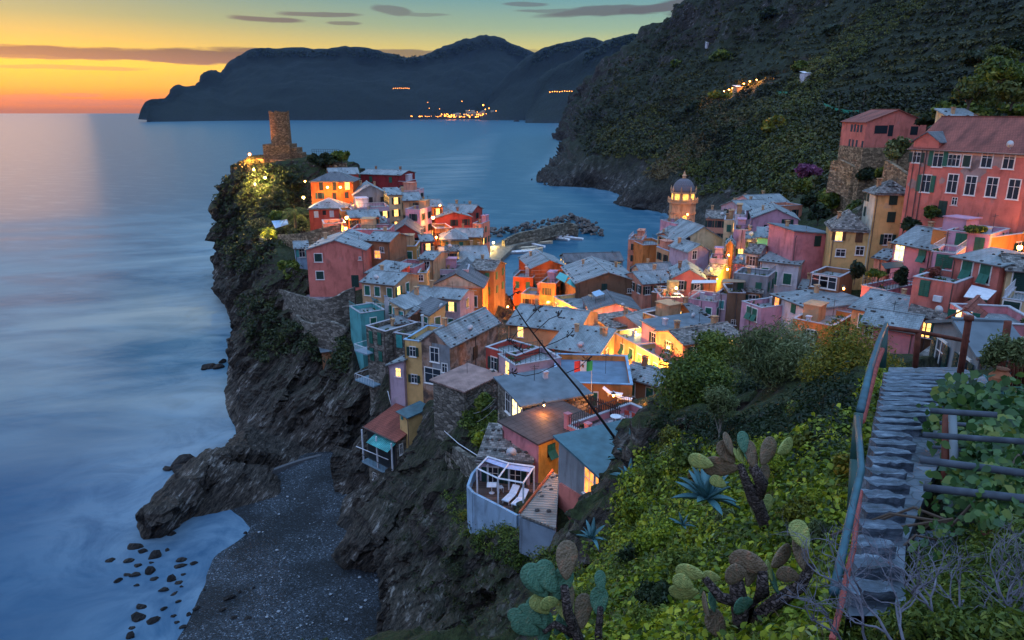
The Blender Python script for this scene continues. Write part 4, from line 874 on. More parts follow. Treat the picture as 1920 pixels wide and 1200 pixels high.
nw = tex(T, 'ShaderNodeTexNoise', .25, wpos(T, (1, 1.6, 1)), Detail=4); bump(T, b, nw.outputs[0], .25, .3)
rgh = mth('MULTIPLY_ADD', milk, .25, .30, T=T); T.links.new(rgh, b.inputs['Roughness'])
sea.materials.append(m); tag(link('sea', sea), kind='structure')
# ------------------------------------------------------------------ far mountains
def farmount(name, rows, disp_a, nsub, seed, mat):
    R_ = [[P(*c) if len(c) == 3 else Vector(c[:3]) for c in r] for r in rows]
    nr, nc = len(R_), len(R_[0]); A = np.array([[v[:] for v in r] for r in R_])
    def crm(A, t):
        i = min(int(t), A.shape[0] - 2); f = t - i; a0, a1, a2, a3 = A[max(i - 1, 0)], A[i], A[i + 1], A[min(i + 2, A.shape[0] - 1)]
        return .5 * ((2 * a1) + (a2 - a0) * f + (2 * a0 - 5 * a1 + 4 * a2 - a3) * f * f + (3 * a1 - a0 - 3 * a2 + a3) * f ** 3)
    nu, nv = (nc - 1) * nsub[0] + 1, (nr - 1) * nsub[1] + 1
    rowsI = np.array([crm(A, v / nsub[1]) for v in range(nv)]); At = rowsI.transpose(1, 0, 2)
    gr = np.array([crm(At, u / nsub[0]) for u in range(nu)]).transpose(1, 0, 2)
    Vv = gr.reshape(-1, 3); du = np.gradient(gr, axis=1); dv = np.gradient(gr, axis=0); nn = np.cross(du, dv).reshape(-1, 3); nn /= np.linalg.norm(nn, axis=1)[:, None] + 1e-9
    if nn[:, 2].mean() < 0: nn = -nn
    d = disp_a(Vv); Vv = Vv + nn * d[:, None] * np.array([1, 1, 1.0])
    i2, j2 = np.meshgrid(np.arange(nu - 1), np.arange(nv - 1)); b0 = (j2 * nu + i2).ravel()
    me = npmesh(name, Vv, np.stack([b0, b0 + 1, b0 + nu + 1, b0 + nu], 1), mat); uvize(me); tag(link(name, me), kind='structure'); FARS.append(me); return me
FARS = []
FM = rockmat('far_hill_forest', (.008, .014, .016), (.012, .020, .022), (.022, .028, .026), (.012, .022, .016), .8, .05)
def gul(p): return (np.abs(fbm(p, 700, 4, 31)) * -200 + fbm(p, 180, 4, 35) * 70 + fbm(p, 50, 3, 77) * 30 + 30)
ridge1 = [(272, 222), (288, 190), (318, 184), (345, 166), (372, 160), (400, 142), (422, 136), (445, 114), (480, 98), (540, 98), (620, 97), (690, 99), (735, 104), (765, 111), (800, 106), (830, 98), (860, 86), (885, 80), (915, 76), (945, 80), (970, 92), (1000, 106), (1040, 130), (1090, 160)]
rowA = [[], [], [], [], [], []]
for i, (x, y) in enumerate(ridge1):
    t = i / len(ridge1); D0 = 3300 + 1500 * t; xf = x if i > 1 else 276
    xf = xf + (8 if i == 0 else 0)
    yf = 600 - F * math.tan(PITCH - math.atan(52 / D0))
    for k, f in enumerate((0, .22, .5, .78, 1.0)):
        rowA[k].append((xf + (x - xf) * f, yf + (y + 2 - yf) * (f ** .8), D0 + (60 + 1100 * min(1, i / 6)) * f))
    q = P(x, y, D0 + 60 + 1100 * min(1, i / 6)); rowA[5].append((q.x, q.y + 900, -20, 0))
farmount('far_headland', rowA, lambda p: gul(p) * np.clip((p[:, 2] + 5) / 260, 0.01, 1) * .8, (9, 9), 1, FM)
ridge2 = [(900, 208), (920, 185), (940, 160), (975, 128), (1005, 108), (1040, 90), (1075, 86), (1105, 80), (1128, 86), (1150, 95), (1180, 110), (1260, 150)]
ridge3 = [(985, 216), (1000, 190), (1020, 150), (1060, 128), (1095, 108), (1125, 90), (1150, 78), (1180, 70), (1205, 68), (1240, 78), (1290, 90), (1360, 100)]
for nm, rg, DD in (('middle_ridge', ridge2, 3900), ('near_ridge', ridge3, 3000)):
    rw = [[], [], [], [], []]
    for i, (x, y) in enumerate(rg):
        yf = 600 - F * math.tan(PITCH - math.atan(52 / DD))
        for k, f in enumerate((0, .35, .7, 1.0)): rw[k].append((x, yf + (y + 1 - yf) * f, DD + 800 * f))
        q = P(x, y, DD + 800); rw[4].append((q.x, q.y + 700, -20, 0))
    farmount(nm, rw, lambda p: gul(p) * np.clip((p[:, 2] + 5) / 260, 0.01, 1) * .6, (14, 12), 2, FM)
# the hills that close the right side
HM = rockmat('hillside_rock', (.014, .014, .016), (.045, .040, .038), (.20, .20, .21), (.022, .028, .008), .45, .33)
cols = [
 [(1040, 252, 1350), (1050, 237, 1370), (1060, 215, 1390), (1068, 197, 1410), (1072, 188, 1430)],
 [(1058, 272, 1130), (1066, 245, 1100), (1086, 205, 1130), (1108, 168, 1170), (1130, 133, 1200)],
 [(1035, 318, 620), (1075, 275, 640), (1120, 205, 760), (1165, 135, 900), (1206, 72, 1050)],
 [(1008, 344, 520), (1120, 290, 530), (1190, 195, 650), (1240, 105, 800), (1292, -2, 960)],
 [(1110, 356, 475), (1175, 300, 475), (1250, 200, 580), (1320, 90, 720), (1390, -90, 900)],
 [(1170, 388, 395), (1250, 320, 405), (1340, 210, 480), (1430, 90, 620), (1520, -90, 820)],
 [(1240, 402, 358), (1330, 345, 345), (1430, 235, 380), (1540, 110, 500), (1650, -90, 720)],
 [(1290, 470, 250), (1400, 375, 255), (1520, 262, 290), (1660, 130, 400), (1800, -90, 600)],
 [(1460, 470, 195), (1530, 365, 205), (1640, 270, 235), (1780, 160, 330), (1950, -90, 500)],
 [(1650, 440, 150), (1700, 335, 165), (1790, 240, 190), (1900, 160, 260), (2200, -90, 400)],
 [(1850, 420, 120), (1950, 310, 130), (2050, 200, 150), (2200, 120, 190), (2600, -90, 300)],
]
rw = [[c[k] for c in cols] for k in range(5)]
last = []
for c in cols: q = P(*c[4]); last.append((q.x + 60, q.y + 300, q.z - 90, 0))
foot0 = []
for c in cols: q = P(*c[0]); foot0.append((q.x - 6, q.y - 3, q.z - 12, 0))
rw = [foot0] + rw + [last]
def hd(p):
    t = p[:, 1]; s = np.clip(t / 400, .35, 2.2)
    terr = np.floor(p[:, 2] / 3.2) * 3.2
    low = np.clip(1 - (p[:, 2] - 8) / 30, 0.15, 1)
    tr = ((p[:, 2] / 3.5) % 1) * 1.6 * np.clip((p[:, 0] - 190) / 60, 0, 1) * np.clip((p[:, 2] - 60) / 30, 0, 1)
    return (np.abs(fbm(p, 90, 4, 51)) * -34 + fbm(p, 30, 4, 55) * 12 + strata(p, 4, (.7, -.1, .7)) * 2.0 * low + fbm(p, 7, 3, 57) * 2.6) * s * np.clip((p[:, 1] - 120) / 120, .1, 1) + tr + 3
HILL = farmount('hillside', rw, hd, (36, 34), 3, HM)
HB = bvh_of(HILL); _n = [m_.name for m_ in FARS]; FARS_I = [_n.index('far_headland'), _n.index('middle_ridge'), _n.index('near_ridge')]
# ------------------------------------------------------------------ stone path with steps
def pathD(py): return 2.26 / (slope(py) - .196)
prof = [(1130, 1590, 1705), (1085, 1606, 1702), (1040, 1612, 1700), (1000, 1617, 1702), (950, 1625, 1722), (900, 1632, 1742), (850, 1640, 1765), (800, 1648, 1800), (760, 1655, 1850), (725, 1660, 1900), (700, 1664, 1860), (680, 1668, 1800)]
pm, T, b = newmat('path_stone', .6, .4); gq = wpos(T)
v_ = tex(T, 'ShaderNodeTexVoronoi', 5.5, gq); v2 = tex(T, 'ShaderNodeTexVoronoi', 5.5, gq, feature='DISTANCE_TO_EDGE'); n_ = tex(T, 'ShaderNodeTexNoise', 3, gq, Detail=6)
spc = T.nodes.new('ShaderNodeSeparateColor'); T.links.new(v_.outputs['Color'], spc.inputs[0])
cb = ramp(T, spc.outputs[0], [(0, (.05, .06, .08)), (1, (.17, .20, .25))])
T.links.new(mixc(T, 1, mixc(T, .8, cb, ramp(T, n_.outputs[0], [(.3, (.5, .5, .5)), (.7, (1.3, 1.3, 1.3))]), 'MULTIPLY'), ramp(T, v2.outputs[0], [(0, (.4, .4, .4)), (.05, (1, 1, 1))]), 'MULTIPLY'), b.inputs['Base Color'])
bump(T, b, mth('ADD', v2.outputs[0], mth('MULTIPLY', n_.outputs[0], .3, T=T), T=T), .8, .06)
PV = []
for py, l, r_ in prof: D = pathD(py); PV += [P(l, py, D) - Vector((0, 0, .1)), P(r_, py, D) - Vector((0, 0, .1))]
nP = len(prof); PF = [(2 * i, 2 * i + 1, 2 * i + 3, 2 * i + 2) for i in range(nP - 1)]
PV += [v - Vector((0, 0, .9)) for v in PV]; o = 2 * nP
PF += [(2 * i + o, 2 * i + 2 + o, 2 * i + 3 + o, 2 * i + 1 + o) for i in range(nP - 1)] + [(2 * i, 2 * i + 2, 2 * i + 2 + o, 2 * i + o) for i in range(nP - 1)] + [(2 * i + 1, 2 * i + 1 + o, 2 * i + 3 + o, 2 * i + 3) for i in range(nP - 1)]
tag(link('path', mesh('path', PV, PF, pm)), kind='structure')
def lerp_prof(py):
    for (a, l0, r0), (c, l1, r1) in zip(prof, prof[1:]):
        if a >= py >= c: t = (a - py) / (a - c); return l0 + (l1 - l0) * t, r0 + (r1 - r0) * t
    return prof[-1][1:]
stm, T, b = newmat('slate_step', .5, .45); n_ = tex(T, 'ShaderNodeTexNoise', 4, wpos(T, (1, 3, 3)), Detail=7, Roughness=.7)
T.links.new(ramp(T, n_.outputs[0], [(.35, (.03, .038, .05)), (.52, (.09, .115, .16)), (.68, (.26, .31, .38))]), b.inputs['Base Color']); bump(T, b, n_.outputs[0], .7, .04)
sb = MB(); rr = random.Random(3); py = 1112; 
while py > 700:
    l, r_ = lerp_prof(py); D = pathD(py); w_ = .62 if py > 820 else .5
    a = P(l + 2, py, D); c = P(l + (r_ - l) * (w_ + rr.uniform(-.08, .1)) * (1.35 if py > 960 else 1), py + rr.uniform(4, 16), D)
    c.z = a.z; n = 7; d = (c - a); back = Vector((-d.y, d.x, 0)).normalized(); V0 = []
    for k in range(n + 1):
        p = a + d * (k / n); j = rr.uniform(-.02, .02); wdt = .17 * (1 - .5 * (k / n) ** 2) + rr.uniform(-.02, .02)
        V0 += [p + back * j + Vector((0, 0, rr.uniform(-.008, .01))), p + back * (wdt + j) + Vector((0, 0, rr.uniform(-.008, .01)))]
    V1 = [v - Vector((0, 0, .16)) for v in V0]; m_ = len(V0); Fs = []
    for k in range(n): Fs += [(2 * k, 2 * k + 2, 2 * k + 3, 2 * k + 1), (2 * k, 2 * k + m_, 2 * k + 2 + m_, 2 * k + 2), (2 * k + 1, 2 * k + 3, 2 * k + 3 + m_, 2 * k + 1 + m_)]
    Fs += [(0, 1, 1 + m_, m_), (2 * n, 2 * n + m_, 2 * n + 1 + m_, 2 * n + 1)]
    sb.add(V0 + V1, Fs); D2 = D + .36; # next step
    lo_, hi_ = 690.0, py
    for _ in range(30):
        md = (lo_ + hi_) / 2
        if pathD(md) > D2: lo_ = md
        else: hi_ = md
    py = hi_
tag(sb.build('stone_steps', stm), kind='structure')
# ------------------------------------------------------------------ stone retaining walls
def wallstrip(label, pts, h, thick=.6, mat=None, name='stone_wall', bat=.06, cap=None, sub=6):
    Ps = [P(*p) for p in pts]; Q = []
    for i in range(len(Ps) - 1):
        a0, a1, a2, a3 = Ps[max(i - 1, 0)], Ps[i], Ps[i + 1], Ps[min(i + 2, len(Ps) - 1)]
        for k in range(sub):
            f = k / sub; Q.append(.5 * ((2 * a1) + (a2 - a0) * f + (2 * a0 - 5 * a1 + 4 * a2 - a3) * f * f + (3 * a1 - a0 - 3 * a2 + a3) * f ** 3))
    Q.append(Ps[-1]); c = Q[len(Q) // 2]; V = []; Fs = []
    hs = h if isinstance(h, (list, tuple)) else [h] * len(Ps)
    for i, q in enumerate(Q):
        d = (Q[min(i + 1, len(Q) - 1)] - Q[max(i - 1, 0)]); d.z = 0; d.normalize(); n = Vector((d.y, -d.x, 0))
        if n.dot(Vector((0, 0, 0)) - Vector((q.x, q.y, 0))) < 0: n = -n
        t = i / sub; k = min(int(t), len(hs) - 2); hh = hs[k] + (hs[k + 1] - hs[k]) * (t - k)
        V += [q, q - n * thick, q - n * thick - Vector((0, 0, hh)), q + n * hh * bat - Vector((0, 0, hh))]
    for i in range(len(Q) - 1):
        for k in range(4): Fs.append((4 * i + k, 4 * i + 4 + k, 4 * i + 4 + (k + 1) % 4, 4 * i + (k + 1) % 4))
    Fs += [(0, 1, 2, 3), tuple(4 * (len(Q) - 1) + k for k in (3, 2, 1, 0))]
    V = [v - c for v in V]; me = mesh(name, V, Fs, mat or stonemat()); b_ = bmesh.new(); b_.from_mesh(me); bmesh.ops.recalc_face_normals(b_, faces=b_.faces); b_.to_mesh(me); b_.free()
    o = link(name, me, None, c); tag(o, label, 'wall'); return Q
TW = [(511, 528, 134), (520, 541, 129), (545, 550, 124), (575, 558, 119.5), (600, 563, 117), (630, 556, 117), (650, 545, 118), (664, 538, 118)]
Q = wallstrip('tall curved stone retaining wall carrying the pink house terrace', TW, [8, 8.5, 9, 9, 9, 9, 8, 7])
V = [P(*p) - Vector((0, 0, .8)) for p in TW] + [P(664, 520, 128) , P(575, 520, 130), P(530, 515, 138)]; zt = min(v.z for v in V) + .25
V = [Vector((v.x, v.y, zt)) for v in V]; me = mesh('terrace_floor', V, [tuple(range(len(V)))], RM['paving'](), False); tag(link('terrace_floor', me), 'paved violet terrace floor in front of the pink gable house', 'terrace floor')
wallstrip('lower curved stone wall ringed below the pink house terrace', [(553, 590, 120), (562, 600, 118), (585, 607, 115), (615, 602, 114), (640, 612, 112), (672, 628, 108)], 5)
wallstrip('long brown stone wall below the salmon block and the palms', [(520, 440, 152), (560, 438, 146), (600, 428, 143), (640, 420, 142)], 5, mat=stonemat('warm_stone', (.24, .17, .11)))
wallstrip('pale stone buttress wall at the left under the yellow palm', [(472, 438, 172), (486, 442, 168), (497, 450, 164)], 7)
wallstrip('castle platform wall with lit left end', [(470, 296, 212), (500, 299, 209), (560, 301, 206), (600, 302, 206), (650, 306, 206)], 4, mat=stonemat('warm_stone', (.24, .17, .11)))
wallstrip('high stone wall under the stained house garden', [(822, 742, 82), (848, 770, 78), (875, 800, 74), (900, 830, 70)], 8)
wallstrip('stone wall with a handrail above the pergola terrace', [(836, 828, 71), (860, 846, 67), (890, 866, 63), (898, 876, 61)], 7)
wallstrip('narrow wall edging the beach ramp under the cave', [(505, 885, 91), (560, 865, 95), (620, 850, 98), (680, 838, 100)], 1.2, mat=plain('ramp_concrete', (.10, .10, .11), .9))
wallstrip('rounded stone wall below the pink and stone hillside building', [(1558, 303, 140), (1575, 300, 138), (1600, 312, 134)], 6, mat=stonemat('warm_stone', (.24, .17, .11)))
wallstrip('sloping stone wall with blue fence left of the palazzo', [(1660, 300, 118), (1680, 312, 114), (1705, 330, 110)], 7, mat=stonemat('warm_stone', (.24, .17, .11)))
wallstrip('plastered pink wall falling below the grey plastered house', [(1048, 906, 47.5), (1080, 925, 45.5), (1110, 945, 43.5), (1140, 965, 42)], 5, mat=plaster(COL['pink']), bat=.02)
False and wallstrip('grey retaining wall under the ribbed grey roof', [(975, 1000, 49), (1000, 1005, 48), (1045, 1005, 46)], 3.5, mat=plaster((.25, .28, .33)))
# ------------------------------------------------------------------ round castle tower
D = 212; c = P(528, 268, D); z1 = P(525, 213, D).z; Rr_ = 17 * D / F * 1.02
t = empty('castle_tower', (c.x, c.y, z1 - 17), 0, 'round stone castle tower rising on the headland above the sea', 'tower')
tb = MB(); pr = [(Rr_ * (1.08 - .08 * k / 10), 17 * k / 10) for k in range(11)]; n = 28
tb.lathe(pr, n); o = len(tb.v)
for k in range(n):
    a0, a1 = 2 * math.pi * (k + .5) / n, 2 * math.pi * (k + 1.5) / n; hh = random.choice((0, .0, .35, .5, .2)); r0, r1 = Rr_ * 1.02, Rr_ * .82
    tb.add([(r0 * math.cos(a0), r0 * math.sin(a0), 16.9), (r0 * math.cos(a1), r0 * math.sin(a1), 16.9), (r1 * math.cos(a1), r1 * math.sin(a1), 16.9), (r1 * math.cos(a0), r1 * math.sin(a0), 16.9), (r0 * math.cos(a0), r0 * math.sin(a0), 17.3 + hh), (r0 * math.cos(a1), r0 * math.sin(a1), 17.3 + hh), (r1 * math.cos(a1), r1 * math.sin(a1), 17.3 + hh), (r1 * math.cos(a0), r1 * math.sin(a0), 17.3 + hh)], [(4, 5, 6, 7), (0, 1, 5, 4), (1, 2, 6, 5), (2, 3, 7, 6), (3, 0, 4, 7)])
tb.build('shaft', stonemat('tower_stone', (.22, .13, .075), 2.6), t)
bb = MB(); bb.box(-4.4, -3.4, -3, 3.2, 4, 8.6).box(3.2, -2.8, -3, 5.0, 3, 7.6).box(5.0, -2.4, -3, 6.2, 2.4, 6.2)
bb.build('castle_base', stonemat('tower_stone', (.22, .13, .075), 2.6), t)
# ------------------------------------------------------------------ church tower
D = 200; c = P(1274, 470, D); t = empty('church_tower', (c.x, c.y, 4), 0, 'octagonal peach church bell tower with grey dome and lit arches', 'church tower')
zt_ = P(1274, 323, D).z - 4; zd = P(1274, 359, D).z - 4; zg = P(1274, 380, D).z - 4; zc_ = P(1274, 398, D).z - 4; r1 = 25 * D / F; r0 = r1 * .86
pm_ = plaster((.62, .36, .22)); o8 = MB(); o8.lathe([(r1 * .97, -4), (r1 * .97, zg)], 8); o8.build('lower_shaft', pm_, t)
gl = MB(); gl.lathe([(r1 * 1.1, zg), (r1 * 1.1, zg + .25), (r1 * 1.02, zg + .26)], 8)
for k in range(8):
    a0 = 2 * math.pi * (k + .5) / 8; a1 = 2 * math.pi * (k + 1.5) / 8; p0 = Vector((r1 * 1.06 * math.cos(a0), r1 * 1.06 * math.sin(a0), 0)); p1 = Vector((r1 * 1.06 * math.cos(a1), r1 * 1.06 * math.sin(a1), 0))
    for i in range(8): q = p0.lerp(p1, i / 8); gl.lathe([(.09, zg + .25), (.09, zg + .95)], 5, (q.x, q.y, 0))
    gl.tube([p0 + Vector((0, 0, zg + 1)), p1 + Vector((0, 0, zg + 1))], .12, 5)
    gl.lathe([(.25, zg + .2), (.25, zg + 1.3), (.05, zg + 1.7)], 6, (p0.x, p0.y, 0))
gl.build('gallery', pm_, t)
ub = MB(); ub.lathe([(r0, zg), (r0, zd - .5), (r0 * 1.1, zd - .4), (r0 * 1.1, zd)], 8)
for k in range(8):
    a0 = 2 * math.pi * (k + .5) / 8; q = Vector((r0 * 1.05 * math.cos(a0), r0 * 1.05 * math.sin(a0), 0)); ub.lathe([(.22, zd), (.25, zd + .7), (.04, zd + 1.6)], 6, (q.x, q.y, 0))
ub.build('belfry', pm_, t)
dm = MB(); dh_ = zt_ - 1.6 - zd; dm.lathe([(r0 * .98 * math.cos(a), zd + dh_ * math.sin(a)) for a in np.linspace(0, 1.5, 12)], 24); dm.build('dome', tiled('dome_lead', (.15, .14, .17), .5, .4), t, smooth=True)
MB().lathe([(.5, zt_ - 1.9), (.5, zt_ - 1), (.7, zt_ - .9), (.3, zt_ - .5), (.08, zt_ + .4)], 8).build('finial', pm_, t)
def archme(w, h, mat):
    b_ = MB(); pts_ = [(-w / 2, -h / 2), (w / 2, -h / 2)] + [(w / 2 * math.cos(a), h / 2 - w / 2 + w / 2 * math.sin(a)) for a in np.linspace(0, math.pi, 8)]
    m_ = len(pts_); b_.add([(x, -.06, y) for x, y in pts_] + [(x, .02, y) for x, y in pts_], [tuple(range(m_)), tuple(range(2 * m_ - 1, m_ - 1, -1))] + [(i, i + m_, (i + 1) % m_ + m_, (i + 1) % m_) for i in range(m_)]); return b_.me('arched_window', mat)
am = archme(1.5, 2.6, litpane('belfry_light', (1, .50, .10), 1.6)); 
for k in range(8):
    a = 2 * math.pi * (k + 1) / 8; rr_ = r0 * math.cos(math.pi / 8)
    link('arched_window', am, t, (rr_ * math.cos(a), rr_ * math.sin(a), (zg + zd) / 2 + .5), (0, 0, a + math.pi / 2))
    rr_ = r1 * .97 * math.cos(math.pi / 8)
    if k in (5, 7, 0): link('arched_window', am, t, (rr_ * math.cos(a), rr_ * math.sin(a), P(0, 408, 200).z - 4), (0, 0, a + math.pi / 2), (.8, 1, .8))
cm = MB()
for k in range(8):
    a0 = 2 * math.pi * (k + .5) / 8; a1 = 2 * math.pi * (k + 1.5) / 8; rr_ = r1 * .985
    for i in range(6):
        f = (i + .5) / 6; q = Vector((rr_ * math.cos(a0), rr_ * math.sin(a0), zc_)).lerp(Vector((rr_ * math.cos(a1), rr_ * math.sin(a1), zc_)), f); cm.box(q.x - .15, q.y - .15, zc_ - .3, q.x + .15, q.y + .15, zc_ + .3)
cm.build('corbels', pm_, t)
# ------------------------------------------------------------------ harbour mole
def z0p(px, py, z): return Pz(px, py, z)
out = [(930, 494), (965, 461), (1000, 453), (1021, 446), (1048, 441), (1082, 437)]   # harbour side edge
inn = [(903, 470), (945, 450), (1000, 437), (1040, 428), (1063, 423), (1085, 430)]
qv = [z0p(*p, 1.6) for p in out] + [z0p(*p, 1.6) for p in inn[::-1]]
lo_ = [v - Vector((0, 0, 3.6)) for v in qv]; m_ = len(qv); me = mesh('quay', qv + lo_, [tuple(range(m_))] + [(i, (i + 1) % m_, (i + 1) % m_ + m_, i + m_) for i in range(m_)], tiled('quay_paving', (.20, .18, .15), 1.2, .8))
tag(link('quay', me), 'stone harbour quay curving out to the breakwater', 'quay')
wallstrip('tall sea wall along the outer side of the quay', [(946, 450, 262), (975, 437, 270), (1010, 430, 276), (1045, 421, 284), (1068, 418, 290), (1080, 424, 288)], 4.5, 1.2, mat=stonemat('mole_wall', (.16, .14, .11), .9), name='sea_wall')
def rockme(seed, mat, sub=2, fl=.7):
    b_ = bmesh.new(); bmesh.ops.create_icosphere(b_, subdivisions=sub, radius=1); co = np.array([v.co[:] for v in b_.verts])
    d = fbm(co + seed * 9, .9, 3, seed) * .9; cells = np.round(co * 1.6 + seed) / 1.6 
    for v, dd in zip(b_.verts, d): v.co = Vector(v.co) * (1 + dd * 1.3)
    rq = random.Random(seed)
    for _ in range(16):
        n0 = Vector((rq.gauss(0, 1), rq.gauss(0, 1), rq.gauss(0, 1))).normalized(); dd = rq.uniform(.35, .75)
        for v in b_.verts:
            e = v.co.dot(n0) - dd
            if e > 0: v.co -= n0 * e * .9
    for v in b_.verts: v.co.z *= fl; v.co.x *= 1.25
    me = bpy.data.meshes.new('boulder'); b_.to_mesh(me); b_.free(); me.materials.append(mat); return me
rkm = rockmat('mole_rock', (.05, .045, .045), (.14, .125, .12), (.30, .28, .26), (.1, .1, .08), -1, 2)
rms = [rockme(i, rkm, 1) for i in range(5)]
def strip(pts, n, w, szs, lab, grp, z=0, mes=rms):
    L_ = [Pz(a, b_, z) for a, b_ in pts]
    for i in range(n):
        s = (i + random.random()) / n * (len(L_) - 1); k = min(int(s), len(L_) - 2); p = L_[k].lerp(L_[k + 1], s - k)
        off = Vector((random.uniform(-w, w) * .4, random.uniform(-w, w), 0)); p = p + off; sz = random.uniform(*szs)
        zz_ = max(0, 1 - abs(off.y) / w) * 3.0
        o = link('boulder', mes[i % 5], None, (p.x, p.y, zz_ + .1), (random.uniform(-.5, .5), random.uniform(-.5, .5), random.uniform(0, 6)), (sz, sz, sz))
        tag(o, lab, 'boulder', grp)
strip([(908, 443), (950, 440), (1000, 430), (1045, 420), (1075, 414), (1100, 424), (1120, 434)], 130, 5, (1.0, 1.9), 'grey boulder heaped on the seaward side of the breakwater', 'breakwater boulders')
strip([(1085, 432), (1100, 436), (1122, 440)], 45, 4, (1.0, 1.8), 'grey boulder heaped on the seaward side of the breakwater', 'breakwater boulders')
# ------------------------------------------------------------------ boats
def boat(px, py, L_, rz, label, col, z=0, cabin=False):
    p = Pz(px, py, z); o = empty('boat', (p.x, p.y, z), rz, label, 'boat', 'small boats moored in the harbour'); n = 10
    V = []; Fs = []
    for i in range(n + 1):
        t_ = i / n; w_ = L_ * .17 * (math.sin(math.pi * min(1, t_ * .62 + .22)) ** .8) * (1 if t_ < .92 else .35); x = (t_ - .5) * L_; sh = .75 + .5 * t_ * t_
        V += [(x, -w_, sh), (x, -w_ * .55, -.15), (x, w_ * .55, -.15), (x, w_, sh), (x, w_ * .86, sh), (x, w_ * .5, .25), (x, -w_ * .5, .25), (x, -w_ * .86, sh)]
    for i in range(n):
        for k in range(8): Fs.append((8 * i + k, 8 * i + (k + 1) % 8, 8 * i + 8 + (k + 1) % 8, 8 * i + 8 + k))
    Fs += [tuple(range(8))[::-1], tuple(8 * n + k for k in range(8))]
    me = mesh('hull', V, Fs, plain('hull_' + col, dict(w=(.7, .7, .72), b=(.12, .3, .6), c=(.65, .55, .4))[col], .4)); b_ = bmesh.new(); b_.from_mesh(me); bmesh.ops.recalc_face_normals(b_, faces=b_.faces); b_.to_mesh(me); b_.free(); link('hull', me, o)
    th = MB()
    for x in (-.22, .05, .28): th.box(x * L_ - .12, -L_ * .15, .5, x * L_ + .12, L_ * .15, .58)
    th.build('thwarts', plain('boat_wood', (.3, .16, .08)), o)
    if cabin: MB().box(-L_ * .1, -L_ * .1, .5, L_ * .18, L_ * .1, 1.5).box(-L_ * .12, -L_ * .12, 1.5, L_ * .2, L_ * .12, 1.6).build('cabin', plain('cabin_white', (.65, .65, .7)), o)
boat(1047, 449, 10, 2.5, 'largest white boat lying beside the inner breakwater', 'w', 0, True)
boat(1062, 446, 8, 2.6, 'blue-trimmed boat next to the largest white one', 'b', 0, True)
boat(1075, 449, 8, 2.8, 'small white boat furthest out beside the inner breakwater', 'w')
boat(1009, 463, 6, 2.5, 'white dinghy floating alone in mid harbour', 'w')
boat(1022, 457, 6, .1, 'yellowish low dinghy between the moored boats', 'c')
boat(998, 471, 8, .15, 'cream rowing boat near the quay steps', 'c')
boat(977, 475, 10, .1, 'long white rowing boat against the red building', 'w')
boat(990, 467, 7, .0, 'small cream boat behind the long white rowing boat', 'c')
# ------------------------------------------------------------------ lamps
bulb = emit('lamp_glow', (1, .45, .10), 18); bulby = emit('lamp_glow_yellow', (1, .70, .20), 22)
LM = {}
def lamp(px, py, D, pw, label=None, col=(1, .36, .055), pole=0, size=.16, grp=None, loc=None, y=False, rad=.25):
    p = loc or P(px, py, D); o = empty('street_lamp', p, 0, label, 'lamp', grp)
    b_ = MB(); b_.lathe([(.2, .22), (.26, .24), (.05, .42)], 8)
    if pole: b_.tube([(0, 0, .25), (0, .18, .3), (0, .2, -pole)], .05, 6)
    else: b_.tube([(0, 0, .3), (0, .5, .35), (0, .55, .0)], .035, 5)
    b_.build('bracket', plain('lamp_iron', (.03, .03, .03), .5), o)
    key = (y, size)
    if key not in LM: LM[key] = MB().lathe([(.05, -size), (size * .8, -size * .7), (size, 0), (size * .8, size * .7), (.05, size)], 10).me('bulb', bulby if y else bulb, True)
    link('bulb', LM[key], o)
    ld = bpy.data.lights.new('lamp_light', 'POINT'); ld.energy = pw * (.6 if D > 142 and pw < 8000 else 1.05); ld.color = col; ld.shadow_soft_size = rad
    lo2 = link('lamp_light', ld, o, (0, -.35, -.1)); return o
Yc = (1, .68, .16)
lamp(468, 289, 209, 9000, 'bright orange lamp at the left tip of the castle platform', pole=2, size=.34)
lamp(476, 318, 193, 9000, 'floodlight aimed at the cliff under the castle', Yc, size=.2, y=True)
lamp(478, 345, 188, 5000, 'low floodlight in the cliff bushes', Yc, size=.2, y=True)
lamp(497, 333, 193, 1200, 'greenish garden light beside the lit cliff', (.8, 1, .15), size=.3, y=True)
lamp(569, 370, 172, 3000, 'white starry lamp left of the orange villa', (1, .8, .4), pole=3, size=.3, y=True)
lamp(614, 351, 173.4, 2600, 'left wall lamp on the orange villa front', size=.28); lamp(638, 351, 173.4, 2600, 'right wall lamp on the orange villa front', size=.28)
lamp(572, 340, 180, 2000, 'lamp hidden in the wall left of the orange villa', size=.2)
lamp(650, 408, 152, 3500, 'alley lamp right of the red hip-roofed house', size=.35); lamp(648, 428, 143, 3000, 'lamp at the foot of the glowing headland alley', size=.3)
lamp(662, 385, 164, 1500, 'small lamp on the orange lane house', size=.15)
lamp(507, 450, 158, 3500, 'yellow lamp under the small palm', Yc, size=.25, y=True)
lamp(812, 408, 160, 3500, 'lamp in the lane beside the dark pink house', size=.35); lamp(825, 385, 172, 2500, 'upper lane lamp among the orange and lilac houses', size=.2)
lamp(818, 445, 150, 3000, 'lower lane lamp near the ochre house', size=.2); lamp(795, 402, 168, 1500, 'faint lamp between tan houses', size=.15)
G2 = 'street lamps hidden along the main lane'
